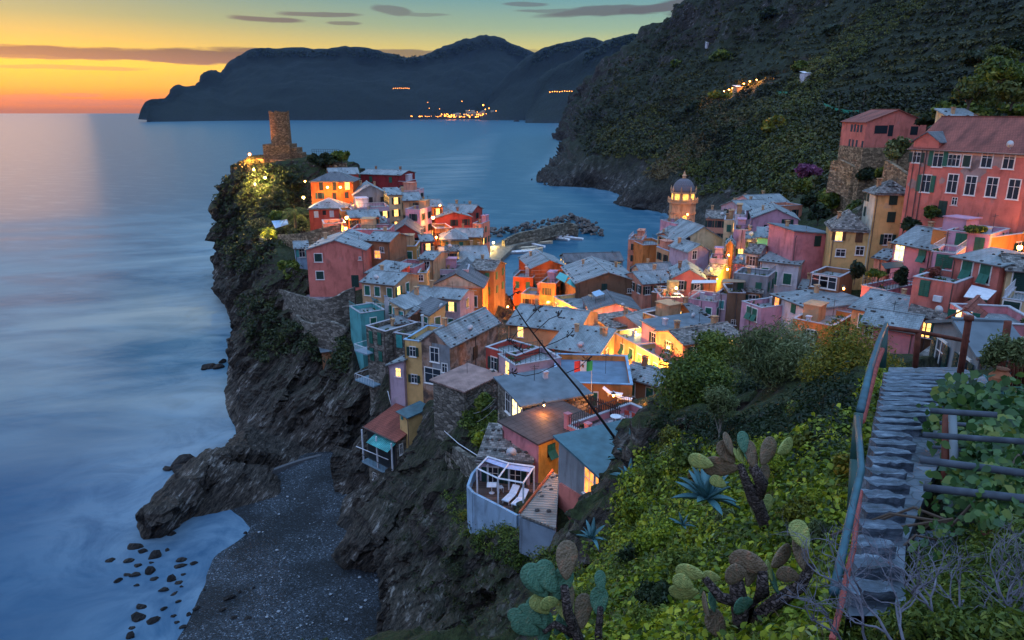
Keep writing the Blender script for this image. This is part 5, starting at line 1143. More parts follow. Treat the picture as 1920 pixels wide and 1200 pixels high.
for i, (px, py, D, pw) in enumerate([(952, 575, 150, 6500), (945, 590, 138, 5500), (962, 600, 130, 5500), (1000, 588, 138, 6000), (1040, 600, 127, 5500), (1075, 608, 120, 5000), (1096, 622, 114, 5000), (1122, 634, 105, 5500), (1146, 668, 95, 3800), (1170, 676, 92, 3000), (1195, 690, 89, 3000), (1222, 705, 85, 2800), (1245, 716, 82, 2500)]):
    lamp(px, py, D, pw, 'iron street lamp glowing in the golden main lane', loc=None, grp=G2, size=.16)
for px, py, D in [(920, 560, 150), (935, 545, 160)]: lamp(px, py, D, 3500, 'iron street lamp glowing in the golden main lane', grp=G2)
lamp(915, 470, 250, 6500, 'yellow harbour lamp at the root of the quay', Yc, pole=4, size=.4, y=True); lamp(925, 455, 262, 6000, 'yellow harbour lamp by the boulders', Yc, pole=4, size=.4, y=True); lamp(908, 488, 235, 6000, 'yellow lamp on the ramp behind the headland houses', Yc, pole=3, size=.3, y=True)
lamp(1364, 505, 124, 2500, 'lamp lighting the bright yellow alley wall', (1, .75, .05), size=.15, y=True); lamp(1366, 478, 127, 1200, 'upper lamp of the orange alley tower', size=.15)
lamp(1289, 402, 190, 2500, 'lamp on the right flank of the church tower', size=.2)
lamp(1268, 540, 114, 500, 'glowing terrace lamp of the salmon terrace house', (1, .7, .3), size=.2, y=True); lamp(1345, 523, 116, 500, 'small lamp under the tan canopy', size=.12)
lamp(1912, 464, 79, 2600, 'dazzling orange lamp at the right edge', size=.28, pole=3); lamp(1925, 440, 80, 800, 'second orange lamp just beyond the right edge', size=.1)
lamp(1582, 541, 86, 180, 'lamp glowing on the small orange hatch', size=.12)
lamp(1200, 765, 62, 420, 'lamp behind the picket fence terrace', size=.1); lamp(1080, 742, 65, 500, 'lamp on the orange wall beneath the flag terrace', size=.1); lamp(1150, 742, 64, 500, 'lamp at the right of the orange wall beneath the flag terrace', size=.1)
lamp(1050, 800, 54, 260, 'lamp lighting the yellow wall of the plank-roofed house', size=.1, loc=P(1058, 838, 51.5)); lamp(985, 745, 61, 150, 'lamp in the dark opening right of the glass doors', size=.08, loc=P(1020, 760, 60))
lamp(925, 695, 77, 260, 'warm lamp at the foot of the stained wall', size=.08, loc=P(925, 700, 78)); lamp(1240, 614, 104, 500, 'lamp inside the lit balcony of the salmon house', Yc, size=.12, loc=P(1192, 622, 106))
for i, (px, py, D, pw) in enumerate([(1357, 178, 372, 9000), (1366, 175, 370, 9000), (1373, 172, 372, 9000), (1382, 168, 376, 6000), (1394, 164, 378, 5000), (1405, 160, 380, 5000), (1418, 157, 382, 5000)]):
    p = P(px, py, D); h_ = HB.ray_cast(Vector((0, 0, HC)), (p - Vector((0, 0, HC))).normalized())
    if h_[0]: p = h_[0] + Vector((0, 0, 2.5)) + (Vector((0, 0, HC)) - h_[0]).normalized() * 1.5
    lamp(0, 0, 0, pw, 'orange lamp on the lit track across the dark hillside', loc=p, pole=2.2, size=.35 if i < 3 else .28, grp='lamps on the hillside track')
# far town
ftm = emit('far_lamp_glow', (1, .30, .035), 7); fl = MB().lathe([(.3, -2), (1.6, -1.2), (2.0, 0), (1.6, 1.2), (.3, 2)], 8).me('town_lamp', ftm)
fr_ = random.Random(11)
def farlamp(px, py, D, s=1, lab='tiny orange light of the far coastal town', grp='lights of the far town along the bay'): o = link('town_lamp', fl, None, P(px, py, D), (0, 0, 0), (s, s, s)); tag(o, lab, 'town light', grp)
for i in range(150): x = fr_.uniform(822, 978); farlamp(x, 219.5 - fr_.random() ** 2 * 9 * (1 - abs(x - 900) / 110 * .6) - (x - 900) * -.004, 4250 + fr_.uniform(-60, 60), fr_.uniform(.8, 1.7))
for i in range(18): farlamp(fr_.uniform(768, 822), 218.5 + fr_.uniform(-1, .5), 4100, fr_.uniform(.5, 1.0))
for x, y, s in [(906, 197, 2.2), (917, 203, 1.3), (866, 190, 1.0), (910, 205, 1.2), (802, 192, .6), (805, 203, .8), (824, 204, .8), (983, 214, 1.8), (985, 224, 2), (992, 221, 1.5), (1054, 199, 1), (880, 207, .8), (895, 210, 1), (930, 208, 1)]: farlamp(x, y, 4100, s)
for i in range(9): farlamp(738 + i * 3.6, 165.5 + fr_.uniform(-.5, .5), 4300, .8, 'orange light in the short row on the dark headland', 'row of lights on the headland')
for i in range(16): farlamp(1031 + i * 4.6, 172.5 - i * .2 + fr_.uniform(-.8, .8), 3300, .85, 'orange light of the high village on the right ridge', 'lights of the high village')
fh = MB().box(-9, -6, -6, 9, 6, 9).add([(-10, -7, 9), (10, -7, 9), (10, 7, 9), (-10, 7, 9), (-10, 0, 13), (10, 0, 13)], [(0, 1, 5, 4), (2, 3, 4, 5), (1, 2, 5), (3, 0, 4)]).me('far_house', plaster((.32, .26, .2)))
for i in range(30): x = fr_.uniform(826, 975); o = link('far_house', fh, None, P(x, 217.5 - fr_.random() * 7, 4230 + fr_.uniform(-40, 40)), (0, 0, fr_.uniform(-.5, .5))); tag(o, 'pale block of the far coastal town behind its beach lights', 'house', 'houses of the far town along the bay')
# ================================================================== FOLIAGE
def bush(px, py, D, w, h, mat, label, n=900, ls=.12, asp=.4, trunk=True, cat='bush', grp=None, lumps=11, name='bush', dd=None, base=None, bark=None, six=False, thick=.05):
    c = P(px, py, D); rw = w / 2 * D / F; rh = h / 2 * D / F; gzv = base if base is not None else c.z - rh * 1.15
    o = empty(name, (c.x, c.y, gzv), 0, label, cat, grp)
    p, nn = cloud(n, (rw, dd or rw * .9, rh), lumps)
    V, Fq = leaves(p, nn, ls, asp, .7, six); V[:, 2] += c.z - gzv
    me = npmesh('foliage', V, Fq, mat); link('crown' if cat == 'tree' else 'foliage', me, o)
    if trunk:
        b_ = MB(); rt = max(.03, rw * thick); top = c.z - gzv
        b_.tube([(0, 0, -.4), (rw * .05, 0, top * .4), (0, rw * .05, top * .9)], [rt, rt * .8, rt * .4], 6)
        for k in range(6): a = k * 1.05 + random.random(); e = Vector((math.cos(a) * rw * .6, math.sin(a) * rw * .6, top + random.uniform(-.2, .5) * rh)); b_.tube([(0, 0, top * random.uniform(.1, .5)), e * .5 + Vector((0, 0, top * .2)), e], [rt * .6, rt * .4, rt * .15], 5)
        b_.build('trunk', bark or plain('bark', (.09, .07, .06), .9), o)
    return o
LB = leafmat('bright_leaves', [(.028, .052, .006), (.11, .165, .010), (.32, .36, .02), (.52, .46, .03)], shade=1.1)
LG = leafmat('green_leaves', [(.014, .030, .007), (.05, .085, .012), (.13, .17, .02), (.26, .26, .04)])
LD = leafmat('dark_leaves', [(.006, .014, .008), (.018, .036, .013), (.04, .06, .02)])
LO = leafmat('oleander_leaves', [(.02, .035, .014), (.09, .12, .04), (.22, .25, .10), (.45, .46, .30)])
LY = leafmat('yellowing_leaves', [(.02, .03, .006), (.11, .12, .012), (.25, .23, .02), (.60, .24, .02)])
LH = leafmat('hill_scrub', [(.004, .006, .003), (.014, .020, .005), (.045, .05, .010), (.13, .11, .03)], shade=.022)
LH2 = leafmat('hill_bushes', [(.012, .022, .006), (.045, .062, .010), (.12, .13, .02), (.24, .19, .05)], shade=.03)
LS = leafmat('scrub_leaves', [(.008, .013, .007), (.02, .032, .012), (.045, .062, .018), (.10, .11, .03)])
LR = leafmat('dry_grass', [(.05, .035, .015), (.15, .10, .04), (.26, .20, .09)])
LP = leafmat('bougainvillea', [(.06, .02, .05), (.22, .06, .16), (.35, .14, .25)])
LV = leafmat('vine_leaves', [(.010, .028, .010), (.03, .085, .025), (.08, .16, .04), (.24, .26, .05)], rough=.4, shade=1.5)
def cover(name, label, poly, n, mat, ls, asp=.5, hgt=.3, lump=.35, per=24, six=False, B=None, clsz=None, excl=(), rows=None, cat='ground cover', maxnz=None):
    xs_ = [p[0] for p in poly]; ys_ = [p[1] for p in poly]; C = []; Nn = []; S = []; tries = 0
    B = B or TB; nc = max(1, n // per)
    while len(C) < nc and tries < nc * 8:
        tries += 1; px = random.uniform(min(xs_), max(xs_)); py = random.uniform(min(ys_), max(ys_))
        if not pin(px, py, poly) or any(pin(px, py, e) for e in excl): continue
        u, v = (px - 960) / F, (600 - py) / F
        h = B.ray_cast(Vector((0, 0, HC)), Vector((u, cp + v * sp_, -sp_ + v * cp)).normalized())
        if not h[0]: continue
        if rows and h[0].x > rows[1] and (h[0].z + .02 * h[0].x) % rows[0] > rows[0] * .42: continue
        if h[0].z < (rows[2] if rows else -99) + 14 * vn(np.array([[h[0].x * .05, h[0].y * .05, 0]]))[0]: continue
        C.append(h[0][:]); Nn.append(h[1][:] if h[1].z > 0 else (-h[1])[:])
    C = np.array(C); Nn = np.array(Nn); D = np.linalg.norm(C - (0, 0, HC), axis=1)
    up = nrm(Nn * .5 + (0, 0, .8)); m_ = len(C); k = np.repeat(np.arange(m_), per)
    lr = (lump if clsz is None else clsz) * rng.uniform(.5, 1.3, m_) * (1 if clsz else 1) * (.5 + D / 25 if not clsz else 1)
    d = nrm(rng.normal(0, 1, (len(k), 3))); d = d * np.sign((d * up[k]).sum(1))[:, None]
    pos = C[k] + d * lr[k][:, None] * np.array([1, 1, .75]) * rng.uniform(.6, 1.05, (len(k), 1)) + up[k] * (hgt * rng.random((len(k), 1)) * .5)
    V, Fq = leaves(pos, nrm(d + up[k] * .4), (ls + .0016 * D[k]) if not clsz else ls, asp, .6, six)
    tag(link(name, npmesh(name, V, Fq, mat)), label, cat, None, 'stuff')
# --- foreground ground cover
FG = [(1020, 1260), (1065, 1120), (1110, 1030), (1150, 985), (1165, 920), (1205, 845), (1300, 830), (1420, 850), (1600, 780), (1650, 690), (1652, 760), (1612, 870), (1590, 960), (1560, 1110), (1560, 1260)]
cover('ground_cover', 'bright yellow-green leafy ground cover on the near slope', FG, 46000, LB, .032, .6, .2, .24, 26, True)
cover('grass_tufts', 'thin green stems and grass standing among the leaves', FG, 15000, LG, .075, .07, .35, .10, 18)
cover('dry_weeds', 'thin dry brown stems scattered over the near slope', FG, 7000, LR, .06, .06, .35, .12, 18)
cover('ground_cover', 'grey-green herb patches on the near slope', FG, 9000, LO, .022, .3, .2, .26, 60)
cover('ground_cover', 'darker green undergrowth between the bright leaves', FG, 26000, LG, .04, .45, .1, .28, 26)
cover('ground_cover', 'dry brownish undergrowth under the bushes', [(1230, 780), (1400, 790), (1600, 700), (1600, 800), (1560, 880), (1350, 860), (1220, 850)], 9000, LD, .05, .3, .1, .3, 22)
cover('dry_weeds', 'reddish dry weeds beside the stone path', [(1690, 860), (1735, 850), (1760, 1010), (1700, 1010)], 2600, LR, .014, .12, .25, .09, 26)
cover('ground_cover', 'low herbs growing behind the bare branches', [(1690, 1040), (1930, 1000), (1930, 1210), (1560, 1210), (1560, 1150)], 16000, LG, .018, .35, .2, .10, 26)
cover('ground_cover', 'small green plants along the railing foot', [(1640, 690), (1668, 700), (1650, 800), (1628, 900), (1605, 1080), (1590, 1080), (1610, 890)], 5000, LB, .02, .5, .1, .08, 26)
# --- cliff scrub
cover('cliff_scrub', 'dark scrub covering the seaward side of the castle cliff', [(405, 340), (440, 310), (570, 310), (580, 430), (520, 470), (470, 520), (420, 500), (402, 430)], 13000, LS, .38, .5, .4, 1, 22, clsz=1.4)
cover('cliff_scrub', 'green bushes scattered on the cliff below the curved walls', [(440, 560), (510, 540), (520, 600), (660, 640), (650, 700), (560, 660), (480, 680)], 6500, LS, .32, .5, .4, 1, 20, clsz=1.0)
cover('cliff_scrub', 'greenery along the garden above the beach cliff', [(860, 720), (935, 700), (945, 800), (900, 850), (870, 800)], 6000, LG, .2, .5, .3, 1, 24, clsz=.7)
cover('cliff_scrub', 'shrubs clinging to the rock under the pergola terrace', [(830, 920), (890, 930), (1000, 1020), (1060, 1040), (1060, 1090), (930, 1060), (860, 1000)], 5200, LG, .14, .35, .3, 1, 26, clsz=.55)
cover('cliff_scrub', 'sparse weeds on the near beach crag', [(690, 900), (740, 900), (800, 960), (900, 1080), (1000, 1130), (960, 1200), (820, 1190), (730, 1010)], 2200, LS, .13, .35, .3, 1, 20, clsz=.45)
# --- hillside
HP = [(1010, 330), (1060, 200), (1290, -20), (1940, -20), (1940, 420), (1500, 420), (1300, 400)]
cover('hillside_scrub', 'dark scrub covering the great terraced hillside', [(1120, 330), (1060, 220), (1290, -20), (1940, -20), (1940, 420), (1560, 420), (1400, 350), (1250, 290)], 120000, LH, .9, .6, .8, 1, 16, B=HB, clsz=2.3, cat='scrub', rows=(5.5, 170, 12))
cover('hillside_scrub', 'lighter green bushes in a diagonal band up the hillside', [(1270, 330), (1400, 240), (1480, 150), (1640, 10), (1760, -10), (1560, 150), (1500, 240), (1600, 300), (1500, 370), (1380, 330)], 30000, LH2, .7, .5, .8, 1, 18, B=HB, clsz=2.4, cat='scrub')
cover('dry_grass', 'dry orange grass on the hillside rocks above the bell tower', [(1200, 330), (1290, 255), (1350, 245), (1330, 290), (1240, 340)], 6000, LR, .8, .3, .5, 1, 18, B=HB, clsz=1.8, cat='grass')
cover('dry_grass', 'pale dry shrubs lower on the dark hillside', [(1290, 190), (1330, 170), (1380, 215), (1480, 200), (1490, 250), (1320, 240)], 5200, LR, .6, .3, .5, 1, 18, B=HB, clsz=1.6, cat='grass')
cover('hillside_scrub', 'sparse green growth on the rocky shore slope', [(1110, 250), (1220, 180), (1330, 330), (1500, 350), (1480, 390), (1330, 390), (1180, 330)], 9000, LH2, .75, .5, .5, 1, 16, B=HB, clsz=1.5, cat='scrub', rows=(9, 9999, 10))
for k, me in enumerate(FARS[1:4] if len(FARS) > 3 else FARS):
    pass
FB = [bvh_of(m_) for m_ in FARS]
for k, (ml, lab, poly) in enumerate([(FARS_I[0], 'trees fringing the ridge of the far headland', [(440, 112), (480, 94), (690, 94), (765, 106), (850, 90), (915, 70), (970, 88), (1000, 102), (1000, 118), (915, 88), (850, 104), (765, 120), (690, 108), (480, 108)]), (FARS_I[2], 'trees fringing the nearer ridge beyond the hillside', [(1095, 104), (1150, 74), (1205, 64), (1240, 74), (1240, 88), (1205, 80), (1150, 90), (1095, 120)]), (FARS_I[1], 'trees fringing the middle ridge', [(1000, 104), (1040, 86), (1105, 76), (1130, 82), (1130, 96), (1105, 90), (1040, 102), (1000, 122)])]):
    cover('ridge_trees', lab, poly, (5200, 1800, 1800)[k], LD, 6, .6, 6, 1, 10, B=FB[ml], clsz=9, cat='trees')
# --- trees and bushes, each its own
for i, (px, py, D, w, h, mt, lb) in enumerate([
    (1520, 375, 170, 44, 40, LD, 'dark round tree at the village edge below the bougainvillea'), (1562, 372, 158, 60, 60, LG, 'big green tree left of the tall yellow house'), (1598, 395, 140, 40, 50, LG, 'green tree touching the white side wall'),
    (1535, 400, 150, 40, 34, LD, 'low dark tree above the yellow fish-scale roof'), (1580, 338, 165, 50, 34, LD, 'dark tree under the rounded stone wall'), (1625, 325, 150, 40, 34, LD, 'dark tree at the foot of the stone facade'),
    (1686, 278, 135, 50, 56, LO, 'greyish olive tree between the hillside building and the palazzo'), (1505, 350, 175, 34, 30, LG, 'bright green bush left of the big green tree'), (1660, 325, 130, 30, 30, LG, 'bush against the sloping stone wall'),
    (612, 300, 204, 46, 26, LD, 'dark bush on the castle platform'), (640, 293, 206, 34, 24, LG, 'rounded green tree at the end of the castle platform'), (588, 297, 206, 26, 16, LD, 'small bush at the foot of the castle tower'),
    (545, 508, 130, 48, 46, LG, 'leafy green tree in the garden of the pink gable house'), (545, 345, 185, 50, 36, LD, 'dark tree on the slope below the castle'), (532, 375, 178, 40, 40, LD, 'dark tree above the palm'), (520, 410, 165, 34, 30, LG, 'bush beside the pale canopy'),
    (903, 752, 72, 48, 34, LG, 'clipped bush under the ribbed lean-to roof'), (888, 782, 73, 46, 34, LG, 'variegated bush below the washing lines'), (905, 822, 67, 44, 40, LB, 'lighter bush in the walled garden'), (925, 800, 66, 34, 26, LG, 'bush beside the plank roof'),
    (1702, 420, 96, 40, 30, LD, 'dark shrub under the orange annex'), (1748, 398, 96, 36, 24, LG, 'shrub at the palazzo foot by the green door'), (1800, 396, 95, 60, 24, LD, 'shrub row at the middle of the palazzo foot'), (1865, 402, 93, 40, 26, LG, 'shrub at the palazzo foot far right'),
    (1690, 520, 84, 24, 40, LD, 'climbing plant on the corner of the small pink and orange house'), (1605, 505, 92, 30, 44, LD, 'dark tree behind the brick outbuilding'), (1830, 430, 83, 50, 14, LG, 'low plants along the light pink roof terrace'), (1752, 510, 76, 34, 12, leafmat('red_planter', [(.1, .02, .02), (.3, .08, .06), (.2, .12, .05)]), 'reddish hanging plants on the low terracotta roof'), (1640, 513, 84, 36, 14, LG, 'plants crowding the small roof terrace'),
    (1820, 170, 120, 90, 50, LH2, 'bright bush on the near slope above the palazzo'), (1880, 130, 125, 90, 60, LG, 'large bush at the top right corner slope'), (1780, 205, 130, 60, 36, LG, 'green bush left of the slate shelters'), (1900, 175, 120, 70, 44, LH2, 'yellowish bush right of the slate shelters'), (1740, 225, 140, 50, 24, LD, 'dark bush beside the hillside building roof'), (1845, 215, 122, 60, 30, LG, 'bush directly behind the slate shelter'), (1840, 110, 150, 70, 30, LD, 'dark bush high on the near slope')]):
    bush(px, py, D, w, h, mt, lb, 1100 if D > 100 else 1500, .0042 * D ** .98, .5, True, 'tree' if 'tree' in lb else 'bush', name='tree' if 'tree' in lb else 'bush')
for i, (px, py, w, h, mt) in enumerate([(1790, 225, 50, 26, LH2), (1815, 205, 44, 30, LG), (1850, 190, 60, 34, LH2), (1900, 205, 60, 30, LG), (1870, 165, 60, 34, LH2), (1910, 150, 60, 40, LG), (1840, 150, 60, 30, LG), (1885, 100, 70, 30, LH2), (1915, 85, 50, 30, LD), (1790, 190, 40, 24, LD), (1765, 215, 40, 24, LH2), (1860, 130, 50, 30, LH2)]):
    bush(px, py, 128 + (225 - py) * .18, w, h, mt, 'leafy shrub packed with others on the near slope above the slate shelters', 800, .5, .45, grp='shrubs on the slope above the slate shelters', trunk=False)
bush(1512, 322, 178, 60, 34, LP, 'purple bougainvillea spilling over the rocks', 1600, .6, .6)
bush(1348, 178, 370, 40, 20, LY, 'bush lit orange by the hillside lamps', 500, 1.2, .5); 
for i, (px, py, D) in enumerate([(1270, 125, 640), (1300, 205, 470), (1455, 240, 300), (1350, 110, 600), (1560, 60, 480), (1500, 130, 470), (1440, 30, 700)]):
    p = P(px, py, D); h_ = HB.ray_cast(Vector((0, 0, HC)), (p - Vector((0, 0, HC))).normalized()); D2 = h_[0].y if h_[0] else D
    bush(px, py - 4, D2 - 2, 40 if i != 2 else 70, 24 if i != 2 else 40, (LG, LD, LY, LG, LD, LG, LD)[i], ['round tree high on the dark slope left of centre', 'dark tree above the lit hillside track', 'big olive-yellow bush in the middle of the hillside', 'green tree on the upper slope', 'dark tree near the top of the slope', 'green tree beside the terraces', 'topmost dark tree of the slope'][i], 700, .0035 * D2, .5, True, 'tree' if i != 2 else 'bush', name='tree' if i != 2 else 'bush')
# palms
def palm(px, py, D, w, label, mat, n=34, tr=2.5):
    c = P(px, py, D); R0 = w / 2 * D / F; o = empty('palm_tree', (c.x, c.y, c.z - tr), 0, label, 'palm')
    MB().tube([(0, 0, -1), (0, 0, tr)], [.35, .28], 8).build('trunk', plain('palm_bark', (.12, .09, .06), .9), o)
    V = []; Fs = []
    for k in range(n):
        a = k * 2.4; elv = random.uniform(-.2, 1.3); pts_ = []
        for s in range(8): t = s / 7; r_ = R0 * t * math.cos(elv * (1 - t * .6)); pts_.append(Vector((math.cos(a) * r_, math.sin(a) * r_, tr + R0 * (math.sin(elv) * t - .75 * t * t))))
        sd_ = Vector((-math.sin(a), math.cos(a), 0))
        for s in range(1, 7):
            for q in (0, .5):
                b0_ = pts_[s].lerp(pts_[s + 1], q)
                for sg in (-1, 1):
                    L_ = R0 * .32 * (1 - abs(s / 7 - .5)); e = b0_ + sd_ * sg * L_ + (pts_[s + 1] - pts_[s]) * .9 - Vector((0, 0, L_ * .5)); i = len(V); dx = (pts_[s + 1] - pts_[s]) * .22
                    V += [b0_, b0_ + dx, e]; Fs.append((i, i + 1, i + 2))
    link('crown', mesh('crown', V, Fs, mat, uv=False), o)
palm(552, 398, 160, 54, 'bushy dark palm beside the red hip-roofed house', LG)
palm(502, 432, 156, 36, 'small palm lit yellow from below at the left cliff edge', LB, 26, 2.5)
# --- big foreground bushes
bush(1300, 725, 27, 200, 200, LG, 'large dense green bush left of the oleander in the foreground', 17000, .085, .42, lumps=26, dd=2.2, thick=.03)
bush(1345, 655, 29, 130, 90, LG, 'upper lobe bush touching the village roofs', 6500, .085, .4, lumps=16)
bush(1462, 668, 22, 215, 175, LO, 'tall silvery oleander with bare stems in the middle foreground', 19000, .09, .18, lumps=26, base=P(1470, 770, 22).z, thick=.045)
bush(1590, 695, 17, 215, 200, LY, 'loose yellowing bush beside the blue handrail', 17000, .05, .3, lumps=26, dd=1.4, thick=.02)
bush(1425, 740, 25, 130, 90, LD, 'dark foliage behind the bare oleander stems', 4500, .08, .4, lumps=12, trunk=False)
bush(1540, 770, 16, 150, 110, LG, 'dark bush beneath the yellowing bush', 7000, .05, .35, lumps=16)
bush(1353, 757, 18, 84, 80, LO, 'young grey-green oleander on thin pale stems', 4200, .065, .16, lumps=12, base=P(1365, 820, 18).z, thick=.04, bark=plain('pale_bark', (.25, .22, .2), .9))
bush(1265, 840, 23, 120, 110, LY, 'olive-green bush below the large dense one', 6500, .06, .4, lumps=14)
bush(1210, 960, 19, 110, 130, LB, 'bright green mound at the left rim of the near slope', 7500, .05, .55, lumps=14, trunk=False, six=True)
bush(1110, 1130, 9.5, 130, 110, LG, 'small bush growing through the prickly pear at the bottom', 4200, .028, .3, lumps=10)
bush(1470, 860, 11, 200, 60, LB, 'feathery yellow-green shrub behind the central prickly pear', 4500, .04, .15, lumps=12, trunk=False)
bush(1240, 1010, 12, 130, 80, LB, 'leafy mound in front of the left agave', 5000, .034, .55, lumps=10, trunk=False, six=True)
bush(1890, 660, 9, 90, 110, LO, 'grey-green shrub at the right edge above the fence', 2500, .04, .3, lumps=9, trunk=False)
bush(945, 980, 50, 60, 60, LG, 'round shrub under the pergola terrace wall', 1500, .12, .3)
bush(1012, 1000, 47, 44, 30, LG, 'little shrub under the grey retaining wall', 800, .1, .3)
bush(880, 965, 56, 50, 44, LY, 'browning shrub on the rock left of the pergola terrace', 900, .12, .3)
rm_ = random.Random(12)
for i, (px, py, w, h, mt, lb) in enumerate([
    (1235, 900, 90, 50, LG, 'low dark green mound beside the teal roof agaves'), (1190, 1040, 80, 60, LD, 'dark shrub on the slope rim above the green prickly pear'), (1160, 1085, 70, 50, LG, 'green shrub immediately above the green prickly pear'), (1290, 1050, 110, 60, LG, 'glossy green shrub left of the sprawling prickly pear'),
    (1370, 980, 90, 50, LO, 'grey-green herb clump below the central prickly pear trunk'), (1500, 960, 110, 70, LY, 'reddish-brown weed clump right of the central prickly pear'), (1540, 1000, 70, 60, LO, 'silvery herb clump beside the handrail'), (1480, 1010, 70, 40, LG, 'small green clump behind the brown pads'),
    (1530, 930, 80, 44, LB, 'bright low bush below the small blue agave'), (1580, 880, 60, 60, LY, 'yellow-brown weeds against the handrail post'), (1230, 1120, 100, 80, LD, 'dark leafy shrub between the two lower prickly pears'), (1200, 1170, 90, 60, LG, 'green shrub at the bottom edge between the prickly pears'),
    (1560, 1150, 60, 50, LG, 'small herb clump at the foot of the rebar rail'), (1450, 935, 60, 36, LR, 'tuft of dry stems right of the central trunk'), (1320, 900, 70, 34, LR, 'dry tuft behind the blue agave'), (1290, 860, 80, 50, LG, 'green bush above the blue agave'), (1410, 830, 90, 40, LD, 'dark low shrub behind the central prickly pear'), (1520, 835, 110, 44, LY, 'olive undergrowth right of the feathery shrub')]):
    h0 = hitpx(px, py + h * .3)[0]; D_ = (h0.y if h0 else 12) - .3
    bush(px, py, D_, w, h, mt, lb, 2600, .0035 * D_ + .006, rm_.choice((.25, .45, .6)), lumps=10, trunk=False)
# vines on the right
def vines(poly, n, D0, D1, ls, label):
    C = []
    xs_ = [p[0] for p in poly]; ys_ = [p[1] for p in poly]
    lum = [(random.uniform(min(xs_), max(xs_)), random.uniform(min(ys_), max(ys_))) for _ in range(60)]; lum = [l for l in lum if pin(*l, poly)]
    while len(C) < n:
        l = random.choice(lum); a = random.uniform(0, 6.28); r_ = abs(random.gauss(0, 30)); px, py = l[0] + r_ * math.cos(a), l[1] + r_ * .8 * math.sin(a)
        t = min(max((py - min(ys_)) / (max(ys_) - min(ys_)), 0), 1); D = D0 + (D1 - D0) * t + random.uniform(-.35, .35) + .5 * math.sin(l[0] * .05)
        C.append(P(px, py, D)[:])
    C = np.array(C); V, Fq = leaves(C, np.tile(np.array([[-.2, -.7, .7]]), (n, 1)), ls, .6, .55, True)
    c = C.mean(0); o = empty('grape_vine', (c[0], c[1], c[2] - 1), 0, label, 'vine'); V = V - np.array([c[0], c[1], c[2] - 1]); link('foliage', npmesh('foliage', V, Fq, LV), o)
    b_ = MB()
    for k in range(7):
        l = random.choice(lum); q = P(l[0], l[1], D0) - Vector((c[0], c[1], c[2] - 1)); e = q + Vector((random.uniform(-.8, .8), random.uniform(-.5, .5), random.uniform(-.8, .3))); b_.tube([q, (q + e) / 2 + Vector((0, 0, .15)), e], .012, 5)
    b_.build('stem', plain('vine_stem', (.09, .06, .045), .9), o)
vines([(1775, 760), (1810, 735), (1870, 745), (1940, 745), (1940, 860), (1860, 870), (1800, 850), (1780, 810)], 3800, 8.2, 6.6, .062, 'grape vine spreading over the pergola poles')
vines([(1800, 870), (1940, 860), (1940, 990), (1860, 985), (1800, 940)], 2400, 6.2, 5.2, .05, 'grape vine hanging below the pergola poles')
vines([(1720, 990), (1800, 960), (1800, 1020), (1740, 1030)], 130, 5.0, 4.8, .038, 'short vine shoot beside the path')
# ================================================================== RAILS, FENCES, PERGOLA OF THE PATH
def rod(name, label, cat, pts, r, mat, n=8, grp=None, parent=None):
    Q = [P(*p) if not isinstance(p, Vector) else p for p in pts]; c = Q[0]; o = MB().tube([q - c for q in Q], r, n).build(name, mat, parent, c, smooth=True)
    if not parent: tag(o, label, cat, grp)
    return o
BLU = plain('blue_rail_paint', (.022, .085, .12), .45, .5, .35, 6); DGR = plain('dark_green_paint', (.015, .06, .055), .5, .5); RST = plain('rusty_iron', (.13, .035, .022), .8, .3, .4, 8); RSP = plain('red_rebar', (.32, .07, .06), .7, .3, .3, 8)
def Dp(py): return pathD(py)
hr = empty('handrail', P(1600, 1000, 5), 0, 'blue-green pipe handrail descending along the left of the steps', 'handrail'); h0 = hr.location
def sub(par, nm, pts, r, mat, n=8):
    Q = [P(*p) - par.location for p in pts]; return MB().tube(Q, r, n).build(nm, mat, par, smooth=True)
sub(hr, 'rail', [(1563, 1112, 3.55), (1585, 1010, 4.0), (1603, 930, 4.5), (1615, 880, 4.9), (1612, 835, 5.4), (1607, 782, 6.0)], .027, BLU, 12)
sub(hr, 'rail', [(1613, 770, 6.2), (1632, 690, 8.0), (1648, 640, 9.6), (1662, 608, 11.2)], .038, BLU, 12)
sub(hr, 'post', [(1610, 775, 6.1), (1600, 880, 6.0)], .042, DGR); sub(hr, 'post', [(1604, 862, 5.6), (1598, 960, 5.4)], .045, DGR); sub(hr, 'post', [(1660, 612, 11.2), (1655, 690, 11.0)], .05, DGR)
rb_ = empty('rebar_rail', P(1600, 1000, 4.6), 0, 'thin red ribbed iron bar running beside the pipe handrail', 'handrail')
def rebar(pts, r):
    Q = [P(*p) for p in pts]; o = []; rr_ = []
    for i in range(len(Q) - 1):
        m_ = max(4, int((Q[i + 1] - Q[i]).length / .02))
        for k in range(m_): o.append(Q[i].lerp(Q[i + 1], k / m_) - rb_.location); rr_.append(r * (1.18 if k % 2 else .9))
    return MB().tube(o, rr_, 7).build('bar', RSP, rb_)
rebar([(1560, 1200, 3.3), (1578, 1130, 3.6), (1590, 1070, 3.9), (1600, 1030, 4.15)], .017); rebar([(1600, 1030, 4.2), (1608, 960, 4.7), (1614, 920, 5.1)], .017); rebar([(1616, 790, 6.4), (1634, 720, 8.0), (1645, 680, 9.2), (1655, 655, 10.0)], .028)
er = empty('end_railing', P(1740, 690, 13.5), 0, 'rusty brown railing closing the far end of the path', 'railing')
sub(er, 'rail', [(1665, 614, 13.0), (1722, 622, 13.2), (1815, 640, 13.4)], .04, RST)
sub(er, 'post', [(1722, 622, 13.2), (1716, 688, 13.3)], .055, RST); sub(er, 'post', [(1816, 600, 12.6), (1800, 703, 12.8)], .06, RST); sub(er, 'knob', [(1816, 600, 12.6), (1817, 592, 12.6)], .085, RST)
sub(er, 'rail', [(1815, 640, 13.4), (1768, 632, 15)], .035, RST)
